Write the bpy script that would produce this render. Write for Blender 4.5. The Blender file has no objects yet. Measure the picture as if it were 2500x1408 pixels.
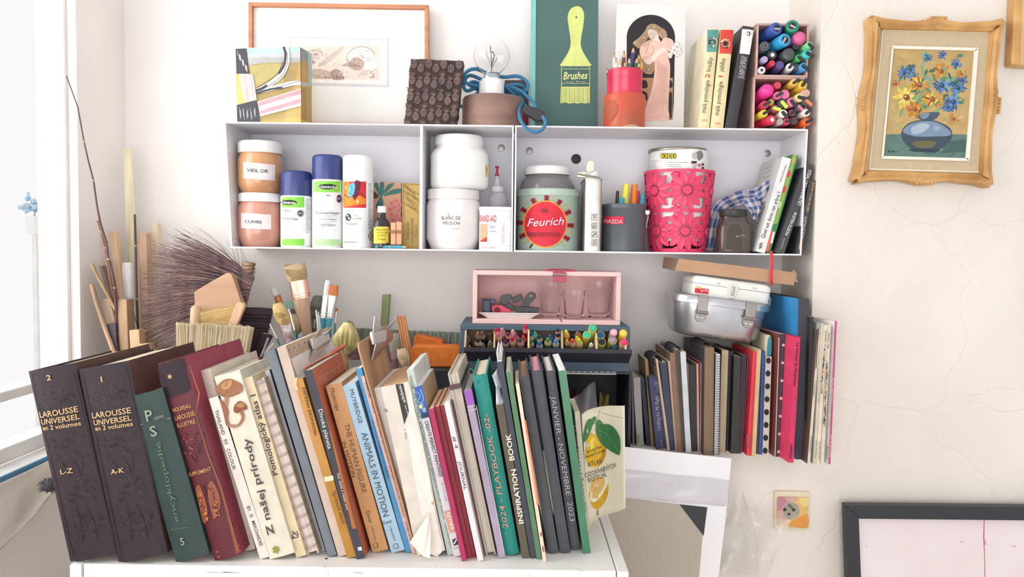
import bpy, math, random
from mathutils import Vector as V, Matrix, noise as mnoise
random.seed(7)
S = bpy.context.scene
C = S.collection
F, W, H = 1870.0, 2500, 1408
EYE = V((0, 0, 1.294))
PITCH, ROLL = math.radians(2.88), math.radians(0.75)
fw = V((0, math.cos(PITCH), -math.sin(PITCH)))
u0 = V((0, math.sin(PITCH), math.cos(PITCH)))
r0 = V((1, 0, 0))
rt = r0 * math.cos(ROLL) + u0 * math.sin(ROLL)
up = -r0 * math.sin(ROLL) + u0 * math.cos(ROLL)

# ---- camera, sky, window daylight, added fill, exposure -------------------------------------------------
cam = bpy.data.objects.new('camera', bpy.data.cameras.new('camera'))
cam.data.lens = 36 * F / W
cam.data.sensor_width = 36
cam.data.sensor_fit = 'HORIZONTAL'
cam.data.clip_start = 0.02
cam.matrix_world = Matrix(((rt.x, up.x, -fw.x, EYE.x), (rt.y, up.y, -fw.y, EYE.y), (rt.z, up.z, -fw.z, EYE.z), (0, 0, 0, 1)))
C.objects.link(cam)
S.camera = cam
wd = bpy.data.worlds.new('daylight')
S.world = wd
wd.use_nodes = True
wd.node_tree.nodes['Background'].inputs['Color'].default_value = (1.0, 0.985, 0.985, 1)
wd.node_tree.nodes['Background'].inputs['Strength'].default_value = 1.24


def area(name, loc, rot, sx, sy, power, col=(1, 1, 1)):
    l = bpy.data.lights.new(name, 'AREA')
    l.shape = 'RECTANGLE'
    l.size, l.size_y, l.energy, l.color = sx, sy, power, col
    o = bpy.data.objects.new(name, l)
    o.location = loc
    o.rotation_euler = rot
    C.objects.link(o)
    return o


area('window_daylight', (-1.25, 0.95, 1.75), (0, math.radians(-90), 0), 1.7, 1.5, 36, (1, 0.98, 0.96))
area('room_fill', (-0.5, -2.3, 1.15), (math.radians(91), 0, 0), 3.0, 1.8, 84, (1, 0.985, 0.97))  # added soft fill lamp behind the camera, brightens the niche
S.view_settings.view_transform = 'Standard'
S.view_settings.look = 'None'
S.view_settings.gamma = 1
S.view_settings.use_curve_mapping = False
S.view_settings.exposure = -0.38


# ---- measuring helpers ----------------------------------------------------------------------
def ray(px, py):
    return fw + rt * ((px - W / 2) / F) - up * ((py - H / 2) / F)


def at(px, py, Y):
    d = ray(px, py)
    return EYE + d * (Y / d.y)


def onz(px, py, z):
    d = ray(px, py)
    return EYE + d * ((z - EYE.z) / d.z)


def FY(Y):
    return lambda px, py: at(px, py, Y)


def onplane(o, n):
    def f(px, py):
        d = ray(px, py)
        return EYE + d * ((o - EYE).dot(n) / d.dot(n))
    return f


def oncyl(cx, cy, r):
    def f(px, py):
        d = ray(px, py)
        ox, oy = EYE.x - cx, EYE.y - cy
        a = d.x * d.x + d.y * d.y
        b = ox * d.x + oy * d.y
        q = b * b - a * (ox * ox + oy * oy - r * r)
        t = (-b - math.sqrt(max(q, 0))) / a
        return EYE + d * t
    return f


def near(P, e):
    return P + (EYE - P).normalized() * e


# ---- materials ------------------------------------------------------------------------------
def lin(c):
    if isinstance(c, str):
        c = c.lstrip('#')
        c = [int(c[i:i + 2], 16) / 255 for i in (0, 2, 4)]
    return tuple((x / 12.92 if x <= .04045 else ((x + .055) / 1.055) ** 2.4) for x in c)


MC = {}
ALB = 0.90


def mat(c, rough=.55, kind='paint', metal=0.0, amp=.10, scale=14.0, c2=None, st=(1, 1, 1), bump=0.0, spec=.3):
    key = (c if isinstance(c, str) else tuple(c), rough, kind, metal, amp, scale, c2, st, bump, spec)
    if key in MC:
        return MC[key]
    m = bpy.data.materials.new(kind + '_' + str(c).strip('#'))
    MC[key] = m
    m.use_nodes = True
    nt = m.node_tree
    N, L = nt.nodes, nt.links
    b = N['Principled BSDF']
    col = V(lin(c)) * ALB
    b.inputs['Roughness'].default_value = rough
    b.inputs['Metallic'].default_value = metal
    b.inputs['Specular IOR Level'].default_value = spec
    m.diffuse_color = (*col, 1)
    tc = N.new('ShaderNodeTexCoord')
    mp = N.new('ShaderNodeMapping')
    mp.inputs['Scale'].default_value = st
    L.new(tc.outputs['Object'], mp.inputs['Vector'])
    if kind == 'glass':
        b.inputs['Base Color'].default_value = (*lin(c), 1)
        b.inputs['Transmission Weight'].default_value = 1
        b.inputs['IOR'].default_value = 1.45 if not c2 else c2
        b.inputs['Roughness'].default_value = rough
        return m
    if kind == 'film':
        t = N.new('ShaderNodeBsdfTransparent')
        mx = N.new('ShaderNodeMixShader')
        n = N.new('ShaderNodeTexNoise')
        n.inputs['Scale'].default_value = scale
        L.new(mp.outputs[0], n.inputs['Vector'])
        mr = N.new('ShaderNodeMapRange')
        mr.inputs['To Min'].default_value = amp * .6
        mr.inputs['To Max'].default_value = amp * 1.4
        L.new(n.outputs['Fac'], mr.inputs['Value'])
        L.new(mr.outputs[0], mx.inputs['Fac'])
        b.inputs['Base Color'].default_value = (*col, 1)
        L.new(t.outputs[0], mx.inputs[1])
        L.new(b.outputs[0], mx.inputs[2])
        L.new(mx.outputs[0], N['Material Output'].inputs['Surface'])
        return m
    if kind == 'check':
        n1 = N.new('ShaderNodeTexWave')
        n2 = N.new('ShaderNodeTexWave')
        n2.bands_direction = 'Y'
        facs = []
        for n in (n1, n2):
            n.inputs['Scale'].default_value = scale
            L.new(tc.outputs['UV'], n.inputs['Vector'])
            g = N.new('ShaderNodeMath')
            g.operation = 'GREATER_THAN'
            g.inputs[1].default_value = .5
            L.new(n.outputs['Fac'], g.inputs[0])
            facs.append(g)
        ad = N.new('ShaderNodeMath')
        ad.operation = 'ADD'
        L.new(facs[0].outputs[0], ad.inputs[0])
        L.new(facs[1].outputs[0], ad.inputs[1])
        hf = N.new('ShaderNodeMath')
        hf.operation = 'MULTIPLY'
        hf.inputs[1].default_value = .5
        L.new(ad.outputs[0], hf.inputs[0])
        cr = N.new('ShaderNodeMix')
        cr.data_type = 'RGBA'
        cr.inputs[6].default_value = (*col, 1)
        cr.inputs[7].default_value = (*(V(lin(c2)) * ALB), 1)
        L.new(hf.outputs[0], cr.inputs[0])
        L.new(cr.outputs[2], b.inputs['Base Color'])
        return m
    n = N.new('ShaderNodeTexNoise')
    n.inputs['Scale'].default_value = scale
    n.inputs['Detail'].default_value = 4
    L.new(mp.outputs[0], n.inputs['Vector'])
    fac = n.outputs['Fac']
    if kind == 'leather':
        v = N.new('ShaderNodeTexVoronoi')
        v.inputs['Scale'].default_value = scale * 5
        v.feature = 'DISTANCE_TO_EDGE'
        L.new(mp.outputs[0], v.inputs['Vector'])
        bp = N.new('ShaderNodeBump')
        bp.inputs['Strength'].default_value = bump or .35
        bp.inputs['Distance'].default_value = .004
        L.new(v.outputs['Distance'], bp.inputs['Height'])
        L.new(bp.outputs[0], b.inputs['Normal'])
    elif bump:
        n3 = N.new('ShaderNodeTexNoise')
        n3.inputs['Scale'].default_value = scale * (1.5 if kind != 'plaster' else 1.0)
        n3.inputs['Detail'].default_value = 6
        L.new(mp.outputs[0], n3.inputs['Vector'])
        bp = N.new('ShaderNodeBump')
        bp.inputs['Strength'].default_value = bump
        bp.inputs['Distance'].default_value = .004 if kind != 'plaster' else .012
        h = n3.outputs['Fac']
        if kind == 'plaster':
            n4 = N.new('ShaderNodeTexNoise')
            n4.inputs['Scale'].default_value = 55
            n4.inputs['Detail'].default_value = 3
            L.new(tc.outputs['Object'], n4.inputs['Vector'])
            vo = N.new('ShaderNodeTexVoronoi')
            vo.feature = 'DISTANCE_TO_EDGE'
            vo.inputs['Scale'].default_value = 3.2
            dn = N.new('ShaderNodeMix')
            dn.data_type = 'RGBA'
            dn.inputs[0].default_value = .25
            L.new(tc.outputs['Object'], dn.inputs[6])
            L.new(n3.outputs['Color'], dn.inputs[7])
            L.new(dn.outputs[2], vo.inputs['Vector'])
            mr = N.new('ShaderNodeMapRange')
            mr.inputs['From Max'].default_value = .012
            mr.inputs['To Min'].default_value = -.10
            mr.inputs['To Max'].default_value = 0
            L.new(vo.outputs['Distance'], mr.inputs['Value'])
            ma = N.new('ShaderNodeMath')
            ma.operation = 'MULTIPLY_ADD'
            ma.inputs[1].default_value = .18
            L.new(n4.outputs['Fac'], ma.inputs[0])
            L.new(n3.outputs['Fac'], ma.inputs[2])
            mb_ = N.new('ShaderNodeMath')
            L.new(ma.outputs[0], mb_.inputs[0])
            L.new(mr.outputs[0], mb_.inputs[1])
            h = mb_.outputs[0]
        L.new(h, bp.inputs['Height'])
        L.new(bp.outputs[0], b.inputs['Normal'])
    mr = N.new('ShaderNodeMapRange')
    mr.inputs['From Min'].default_value = .3
    mr.inputs['From Max'].default_value = .7
    L.new(fac, mr.inputs['Value'])
    mx = N.new('ShaderNodeMix')
    mx.data_type = 'RGBA'
    a = col * (1 + amp * .6)
    d = V(lin(c2)) * ALB if c2 else col * (1 - amp)
    mx.inputs[6].default_value = (*[min(1, x) for x in a], 1)
    mx.inputs[7].default_value = (*d, 1)
    L.new(mr.outputs[0], mx.inputs[0])
    L.new(mx.outputs[2], b.inputs['Base Color'])
    return m


def wood(c, c2=None, ax='z', sc=9):
    st = {'z': (6, 6, .5), 'x': (.5, 6, 6), 'y': (6, .5, 6)}[ax]
    return mat(c, .6, 'wood', amp=.28, scale=sc, c2=c2, st=st)


def metal(c, rough=.35):
    return mat(c, rough, 'metal', metal=.85, amp=.12, scale=30)


def glass(c='#ffffff', ior=1.45, rough=0.0):
    return mat(c, rough, 'glass', c2=ior)


# ---- mesh building --------------------------------------------------------------------------
class MB:
    def __init__(s):
        s.v, s.f, s.m = [], [], []

    def add(s, vs, fs, m=0):
        k = len(s.v)
        s.v += [V(x) for x in vs]
        for i, f in enumerate(fs):
            s.f.append([k + j for j in f])
            s.m.append(m if isinstance(m, int) else m[i])
        return s

    def box(s, a, b, M=None, m=0):
        vs = [V((x, y, z)) for z in (a[2], b[2]) for y in (a[1], b[1]) for x in (a[0], b[0])]
        if M is not None:
            vs = [M @ p for p in vs]
        # faces: bottom, top, front(-y), back, left, right
        return s.add(vs, [(0, 2, 3, 1), (4, 5, 7, 6), (0, 1, 5, 4), (2, 6, 7, 3), (0, 4, 6, 2), (1, 3, 7, 5)], m)

    def prism(s, pts, d, m=0, mside=None):
        n = len(pts)
        d = V(d)
        s.add([V(p) for p in pts] + [V(p) + d for p in pts],
              [tuple(range(n)), tuple(range(2 * n - 1, n - 1, -1))] + [(i, i + n, (i + 1) % n + n, (i + 1) % n) for i in range(n)],
              [m, m] + [m if mside is None else mside] * n)
        return s

    def lathe(s, c, prof, n=28, M=None, m=0, close=True, a0=0, a1=2 * math.pi):
        c = V(c)
        full = abs(a1 - a0 - 2 * math.pi) < 1e-6
        k = n if full else n + 1
        vs = []
        for r, z in prof:
            for i in range(k):
                a = a0 + (a1 - a0) * i / n
                p = V((r * math.cos(a), r * math.sin(a), z))
                vs.append(c + (M @ p if M is not None else p))
        fs, ms = [], []
        for j in range(len(prof) - 1):
            mm = m[j] if isinstance(m, (list, tuple)) else m
            for i in range(n):
                i2 = (i + 1) % k
                fs.append((j * k + i, j * k + i2, (j + 1) * k + i2, (j + 1) * k + i))
                ms.append(mm)
        if close and full:
            fs.append(tuple(range(k - 1, -1, -1)))
            ms.append(m[0] if isinstance(m, (list, tuple)) else m)
            fs.append(tuple((len(prof) - 1) * k + i for i in range(k)))
            ms.append(m[-1] if isinstance(m, (list, tuple)) else m)
        return s.add(vs, fs, ms)

    def tube(s, pts, rad, n=8, m=0, flat=1.0, ref=None):
        pts = [V(p) for p in pts]
        if not isinstance(rad, (list, tuple)):
            rad = [rad] * len(pts)
        vs, fs = [], []
        ref = V(ref) if ref else None
        for i, p in enumerate(pts):
            t = (pts[min(i + 1, len(pts) - 1)] - pts[max(i - 1, 0)]).normalized()
            if ref is None:
                ref = t.orthogonal().normalized()
            ref = (ref - t * ref.dot(t))
            ref = ref.normalized() if ref.length > 1e-6 else t.orthogonal().normalized()
            bi = t.cross(ref)
            for k in range(n):
                a = 2 * math.pi * k / n
                vs.append(p + ref * (math.cos(a) * rad[i]) + bi * (math.sin(a) * rad[i] * flat))
        for i in range(len(pts) - 1):
            for k in range(n):
                k2 = (k + 1) % n
                fs.append((i * n + k, i * n + k2, (i + 1) * n + k2, (i + 1) * n + k))
        fs.append(tuple(range(n - 1, -1, -1)))
        fs.append(tuple((len(pts) - 1) * n + k for k in range(n)))
        return s.add(vs, fs, m)

    def ball(s, c, r, n=12, m=0, M=None, k=7):
        rx = r if isinstance(r, (list, tuple)) else (r, r, r)
        c = V(c)
        vs, fs = [], []
        for j in range(1, k):
            th = math.pi * j / k
            for i in range(n):
                a = 2 * math.pi * i / n
                p = V((rx[0] * math.sin(th) * math.cos(a), rx[1] * math.sin(th) * math.sin(a), -rx[2] * math.cos(th)))
                vs.append(c + (M @ p if M is not None else p))
        for p in (V((0, 0, -rx[2])), V((0, 0, rx[2]))):
            vs.append(c + (M @ p if M is not None else p))
        for j in range(k - 2):
            for i in range(n):
                i2 = (i + 1) % n
                fs.append((j * n + i, j * n + i2, (j + 1) * n + i2, (j + 1) * n + i))
        b, t = len(vs) - 2, len(vs) - 1
        for i in range(n):
            i2 = (i + 1) % n
            fs.append((b, i2, i))
            fs.append((t, (k - 2) * n + i, (k - 2) * n + i2))
        return s.add(vs, fs, m)

    def grid(s, fn, nu, nv, m=0):
        vs = [fn(i / nu, j / nv) for j in range(nv + 1) for i in range(nu + 1)]
        k = nu + 1
        return s.add(vs, [(j * k + i, j * k + i + 1, (j + 1) * k + i + 1, (j + 1) * k + i) for j in range(nv) for i in range(nu)], m)


WM = {}


def obj(name, mb, mats, parent=None, M=None, smooth=True, bevel=0.0, sharp=35, uv=None, kind=None, solid=0.0, label=None):
    inv = (WM[parent] if parent else M or Matrix()).inverted()
    me = bpy.data.meshes.new(name)
    me.from_pydata([tuple(inv @ p) for p in mb.v], [], mb.f)
    if not isinstance(mats, (list, tuple)):
        mats = [mats]
    for x in mats:
        me.materials.append(x)
    if len(mats) > 1:
        me.polygons.foreach_set('material_index', mb.m)
    if uv:
        ul = me.uv_layers.new(name='UVMap')
        for l in me.loops:
            ul.data[l.index].uv = uv[l.vertex_index]
    if smooth:
        me.polygons.foreach_set('use_smooth', [True] * len(me.polygons))
        me.set_sharp_from_angle(angle=math.radians(sharp))
    me.update()
    o = bpy.data.objects.new(name, me)
    C.objects.link(o)
    if parent:
        o.parent = parent
        WM[o] = WM[parent]
    else:
        o.matrix_world = M or Matrix()
        WM[o] = M or Matrix()
    if solid:
        md = o.modifiers.new('thickness', 'SOLIDIFY')
        md.thickness = solid
        md.offset = 0
    if bevel:
        md = o.modifiers.new('edge', 'BEVEL')
        md.width = bevel
        md.segments = 2
        md.limit_method = 'ANGLE'
        md.angle_limit = math.radians(40)
    if kind:
        o['kind'] = kind
    if label:
        o['label'] = label
    return o


def tag(o, label, cat, group=None):
    o['label'] = label
    o['category'] = cat
    if group:
        o['group'] = group
    return o


def thing(name, label, cat, M=None, group=None):
    o = bpy.data.objects.new(name, None)
    o.empty_display_size = .02
    if M is None:
        M = Matrix()
    if not isinstance(M, Matrix):
        M = Matrix.Translation(V(M))
    C.objects.link(o)
    o.matrix_world = M
    WM[o] = M
    return tag(o, label, cat, group)


def solo(name, mb, mats, label, cat, group=None, **kw):
    n = len(mb.v)
    c = V((sum(p.x for p in mb.v) / n, sum(p.y for p in mb.v) / n, min(p.z for p in mb.v)))
    return tag(obj(name, mb, mats, None, Matrix.Translation(c), **kw), label, cat, group)


def struct(name, mb, mats, **kw):
    return obj(name, mb, mats, kind='structure', **kw)


# ---- flat print: lettering and pictures -----------------------------------------------------
TC = {}


def textmesh(s, bold=0.0, shear=0.0):
    k = (s, bold, shear)
    if k not in TC:
        cu = bpy.data.curves.new('lettering', 'FONT')
        cu.body = s
        cu.size = 1
        cu.resolution_u = 2
        cu.offset = bold
        cu.shear = shear
        o = bpy.data.objects.new('lettering', cu)
        me = bpy.data.meshes.new_from_object(o)
        vs = [(p.co.x, p.co.y) for p in me.vertices]
        fs = [tuple(p.vertices) for p in me.polygons]
        bpy.data.objects.remove(o)
        bpy.data.curves.remove(cu)
        bpy.data.meshes.remove(me)
        x0 = min(p[0] for p in vs)
        x1 = max(p[0] for p in vs)
        TC[k] = ([((x - x0) / (x1 - x0), y / .70) for x, y in vs], fs)
    return TC[k]


def lettering(parent, fn, lines, c, bold=0.0, shear=0.0, eps=.0009, name='lettering', rough=.5):
    mb = MB()
    for s, p0, p1, pt in lines:
        vs, fs = textmesh(s, bold, shear)
        if len(pt) == 1:   # cap height in pixels, upright to the baseline
            dx, dy = p1[0] - p0[0], p1[1] - p0[1]
            l = math.hypot(dx, dy)
            pt = (p0[0] + dy / l * pt[0], p0[1] - dx / l * pt[0])
        out = []
        for x, y in vs:
            out.append(near(fn(p0[0] + (p1[0] - p0[0]) * x + (pt[0] - p0[0]) * y, p0[1] + (p1[1] - p0[1]) * x + (pt[1] - p0[1]) * y), eps))
        mb.add(out, fs)
    return obj(name, mb, mat(c, rough, amp=.04), parent, smooth=False)


def sm(pts, k=4, closed=True):
    n = len(pts)
    out = []
    rng = n if closed else n - 1
    for i in range(rng):
        g = (lambda j: pts[j % n]) if closed else (lambda j: pts[min(max(j, 0), n - 1)])
        a, b, c, d = g(i - 1), g(i), g(i + 1), g(i + 2)
        for q in range(k):
            t = q / k
            out.append(tuple(.5 * (2 * b[j] + (c[j] - a[j]) * t + (2 * a[j] - 5 * b[j] + 4 * c[j] - d[j]) * t * t + (3 * b[j] - a[j] - 3 * c[j] + d[j]) * t ** 3) for j in range(len(b))))
    if not closed:
        out.append(tuple(pts[-1]))
    return out


def ell(cx, cy, rx, ry=None, rot=0, n=18, a0=0, a1=360):
    ry = rx if ry is None else ry
    c, s = math.cos(math.radians(rot)), math.sin(math.radians(rot))
    out = []
    full = a1 - a0 >= 360
    for i in range(n if full else n + 1):
        a = math.radians(a0 + (a1 - a0) * i / n)
        x, y = rx * math.cos(a), ry * math.sin(a)
        out.append((cx + x * c - y * s, cy + x * s + y * c))
    return out


def rect(x0, y0, x1, y1):
    return [(x0, y0), (x1, y0), (x1, y1), (x0, y1)]


def stroke(pts, w):
    L, R = [], []
    for i, p in enumerate(pts):
        a, b = pts[max(i - 1, 0)], pts[min(i + 1, len(pts) - 1)]
        dx, dy = b[0] - a[0], b[1] - a[1]
        l = math.hypot(dx, dy) or 1
        ww = w[i] if isinstance(w, (list, tuple)) else w
        L.append((p[0] - dy / l * ww / 2, p[1] + dx / l * ww / 2))
        R.append((p[0] + dy / l * ww / 2, p[1] - dx / l * ww / 2))
    return ('S', L, R)


def art(parent, name, fn, shapes, eps=.0006, step=.00012, curved=False, rough=.55, label=None):
    cols, mb = [], MB()
    if curved and step == .00012:
        step = .0005
    boxes = []
    for i, sh in enumerate(shapes):
        c, pts = sh[0], sh[1]
        if c not in cols:
            cols.append(c)
        m = cols.index(c)
        q = pts[1] + pts[2] if pts and pts[0] == 'S' else pts
        bb = (min(p[0] for p in q), min(p[1] for p in q), max(p[0] for p in q), max(p[1] for p in q))
        lay = max([b[4] + 1 for b in boxes if b[0] < bb[2] and bb[0] < b[2] and b[1] < bb[3] and bb[1] < b[3]] or [0])
        boxes.append(bb + (lay,))
        e = eps + step * lay
        if pts and pts[0] == 'S':
            k = len(pts[1])
            vs = [near(fn(*p), e) for p in pts[1] + pts[2]]
            mb.add(vs, [(j, j + 1, k + j + 1, k + j) for j in range(k - 1)], m)
        elif curved:
            d = []
            n = len(pts)
            for j in range(n):
                a, b = pts[j], pts[(j + 1) % n]
                q = max(1, int(math.hypot(a[0] - b[0], a[1] - b[1]) / 5))
                d += [(a[0] + (b[0] - a[0]) * t / q, a[1] + (b[1] - a[1]) * t / q) for t in range(q)]
            cx, cy = sum(p[0] for p in d) / len(d), sum(p[1] for p in d) / len(d)
            n = len(d)
            K = 5
            vs = [near(fn(cx + (p[0] - cx) * r / K, cy + (p[1] - cy) * r / K), e) for r in range(K, 0, -1) for p in d] + [near(fn(cx, cy), e)]
            fs = [(r * n + j, r * n + (j + 1) % n, (r + 1) * n + (j + 1) % n, (r + 1) * n + j) for r in range(K - 1) for j in range(n)]
            fs += [((K - 1) * n + j, (K - 1) * n + (j + 1) % n, K * n) for j in range(n)]
            mb.add(vs, fs, m)
        else:
            mb.add([near(fn(*p), e) for p in pts], [tuple(range(len(pts)))], m)
    return obj(name, mb, [c if not isinstance(c, str) else mat(c, rough, amp=.12, scale=40) for c in cols], parent, smooth=False, label=label)

# ---- the room: niche, pier, window wall, ledge ----------------------------------------------
YB, YP, XP, XL = 1.90, 1.70, 0.668, -0.955   # back wall, pier front, niche side, window wall
ZT, ZL = 0.800, 0.854                        # table top, ledge
ZS0, ZS1 = 1.2935, 1.5675                    # shelf board tops
plaster = mat('#f6f1ee', .8, 'plaster', amp=.05, scale=5, bump=.22, spec=.15)
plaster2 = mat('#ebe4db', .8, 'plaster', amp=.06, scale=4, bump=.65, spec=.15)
struct('wall_back', MB().box((XL - .1, YB, 0), (XP + .02, YB + .1, 2.5)), plaster)
struct('wall_right', MB().box((XP, YP, ZL), (1.75, YB + .1, 2.5)), plaster2)
struct('wall_lower', MB().box((XL, YP, 0), (1.75, YB + .1, ZL)), plaster2)
struct('floor', MB().box((-1.2, 0.2, -.05), (1.75, 2.0, 0)), wood('#cdb49a', ax='x'))
wl = MB()
wl.box((XL - .09, 1.69, 0), (XL, YB + .1, 2.5))
wl.box((XL - .09, .05, 0), (XL, 1.69, EYE.z - .44))
wl.box((XL - .09, .05, 2.42), (XL, 1.69, 2.5))
struct('wall_left', wl, plaster)
# window: outer frame, rail, panes, sill
ZW = EYE.z - .425
wf = thing('window_1', 'bright white window in the left wall', 'window', (XL, .9, ZW))
del wf['label'], wf['category']
wf['kind'] = 'structure'
wp = mat('#f6f5f3', .4)
fr = MB()
for a, b in (((XL - .07, 1.678, ZW), (XL - .02, 1.69, 2.42)), ((XL - .07, .05, ZW), (XL - .02, .1, 2.42)), ((XL - .07, .1, 2.37), (XL - .02, 1.68, 2.42)), ((XL - .07, .1, ZW), (XL - .02, 1.68, ZW + .03))):
    fr.box(a, b)
obj('window_frame', fr, wp, wf, bevel=.003)
obj('rail', MB().box((XL - .07, .1, EYE.z - .305), (XL - .02, 1.68, EYE.z - .285)), wp, wf, bevel=.003)
obj('window_pane', MB().box((XL - .047, .07, EYE.z - .29), (XL - .044, 1.685, 2.40)), glass(ior=1.02), wf)
obj('window_pane', MB().box((XL - .047, .07, ZW + .01), (XL - .044, 1.685, EYE.z - .295)), glass(ior=1.02), wf)
obj('sill', MB().box((XL - .02, .05, ZW - .012), (XL + .03, 1.69, ZW)), wp, wf, bevel=.002)
obj('sill_edge', MB().box((XL + .03, .05, ZW - .008), (XL + .034, 1.69, ZW + .002)), mat('#5f9cc4', .5), wf, label='blue strip along the sill front')

# ---- builders shared by many things ---------------------------------------------------------
def pages_mat(c='#e6dccb'):
    return mat(c, .8, 'pages', amp=.22, scale=9, st=(60, 1, 1), spec=.1)


def book(label, TL, TR, BL, BR, col, depth, base, Y=None, name='book', cat='book', group=None, pages='#e6dccb', spine=None,
         left=None, right=None, hard=True, bulge=None, yaw=0.0, fore=False, rough=.5, kind='paint', M0=None, short=0.0, lift=0.0):
    if Y is None:
        lo = BL if BL[1] >= BR[1] else BR
        Y = onz(lo[0], lo[1], base).y
    A, B, T1, T2 = at(*BL, Y), at(*BR, Y), at(*TL, Y), at(*TR, Y)
    bm, tm = (A + B) / 2, (T1 + T2) / 2
    z = (tm - bm)
    h = z.length
    z.normalize()
    x = V((z.z, 0, -z.x))
    w = max(.003, (abs((B - A).dot(x)) + abs((T2 - T1).dot(x))) / 2)
    M = Matrix(((x.x, 0, z.x, bm.x), (x.y, 1, z.y, Y), (x.z, 0, z.z, 0), (0, 0, 0, 1)))
    if yaw:
        M = M @ Matrix.Rotation(math.radians(yaw), 4, 'Z')
    lowest = min((M @ V((sx * w / 2, 0, 0))).z for sx in (-1, 1))
    M = Matrix.Translation((0, 0, base + lift - lowest)) @ M
    r = thing(name, label, cat, M, group)
    bulge = (.10 * w if hard else 0) if bulge is None else bulge
    t = min(.0028, w * .16) if hard else min(.0008, w * .15)
    cm = mat(col, rough, kind, amp=.14, scale=25, bump=.12)
    mats = [cm, mat(spine or col, rough, kind, amp=.14, scale=25, bump=.12), mat(left or col, rough, kind, amp=.14, scale=25), mat(right or col, rough, kind, amp=.14, scale=25)]
    out, inn = [], []
    K = 6
    for i in range(K + 1):
        u = -1 + 2 * i / K
        yy = -bulge * (1 - u * u)
        out.append((u * w / 2, yy))
        inn.append((u * (w / 2 - t), yy + t))
    prof = [(-w / 2, depth)] + out + [(w / 2, depth), (w / 2 - t, depth)] + inn[::-1] + [(-w / 2 + t, depth)]
    if fore:
        prof = [(px, depth - py) for px, py in prof][::-1]
    n = len(prof)
    mb = MB()
    vs = [M @ V((px, py, zz)) for zz in (0, h) for px, py in prof]
    fs = [(i, (i + 1) % n, n + (i + 1) % n, n + i) for i in range(n)]
    ms = []
    for i in range(n):
        a = prof[i], prof[(i + 1) % n]
        mx = (a[0][0] + a[1][0]) / 2
        if abs(a[0][0] - a[1][0]) < 1e-7 and abs(abs(mx) - w / 2) < 1e-6:
            ms.append(2 if mx < 0 else 3)
        elif abs(mx) <= w / 2 and (min(a[0][1], a[1][1]) < t * 1.5 if not fore else max(a[0][1], a[1][1]) > depth - t * 1.5):
            ms.append(1)
        else:
            ms.append(0)
    # cap rings as quads between outer and inner outlines
    k = K + 3
    for off, flip in ((0, True), (n, False)):
        for i in range(k - 1):
            q = [off + i, off + i + 1, off + n - 2 - i, off + n - 1 - i]
            fs.append(q[::-1] if flip else q)
            ms.append(0)
    mb.add(vs, fs, ms)
    obj('cover', mb, mats, r, sharp=50)
    ins = .0035 if hard else .0003
    pb = MB()
    y0, y1 = t * 1.2, depth - ins
    if fore:
        y0, y1 = ins, depth - t * 1.2
    pb.box((-w / 2 + t * 1.05, y0, ins), (w / 2 - t * 1.05, y1, h - ins - short), M)
    obj('page_block', pb, pages_mat(pages), r, smooth=False)
    Mi = M.inverted()
    yl = M.to_3x3() @ V((0, 1, 0))
    base_f = onplane(M @ V((0, 0, 0)), yl)

    def fn(px, py):
        P = base_f(px, py)
        u = (Mi @ P).x / (w / 2)
        return P - yl * (bulge * max(0, 1 - u * u) if not fore else 0)
    r_info[r] = (M, w, h, depth)
    return r, fn


r_info = {}


def side_fn(r, s):
    """measuring plane of a book's left (-1) or right (+1) cover"""
    M, w, h, d = r_info[r]
    return onplane(M @ V((s * w / 2, 0, 0)), M.to_3x3() @ V((s, 0, 0)))


def lpx(cx, Y, prof, z0=None):
    c = at(cx, prof[0][1], Y)
    zb = c.z if z0 is None else z0
    return V((c.x, Y, zb)), [(max(0.0001, r * Y / F), (zb if (i == 0 and z0 is not None) else at(cx, y, Y).z) - zb) for i, (r, y) in enumerate(prof)]


def can(parent, name, cx, Y, prof, m, z0=None, n=36, mi=0):
    c, p = lpx(cx, Y, prof, z0)
    mb = MB().lathe(c, p, n, m=mi)
    return obj(name, mb, m, parent, sharp=40), oncyl(c.x, c.y, max(q[0] for q in p)), c, p


def rrect(x0, z0, x1, z1, r, k=4):
    out = []
    for cx, cz, a in ((x1 - r, z1 - r, 0), (x0 + r, z1 - r, 90), (x0 + r, z0 + r, 180), (x1 - r, z0 + r, 270)):
        for i in range(k + 1):
            t = math.radians(a + 90 * i / k)
            out.append((cx + r * math.cos(t), cz + r * math.sin(t)))
    return out

# ---- white metal wall shelf, two cabinets side by side --------------------------------------
YF = 1.70
shm = mat('#eceaee', .35, amp=.03, scale=6)


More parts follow.
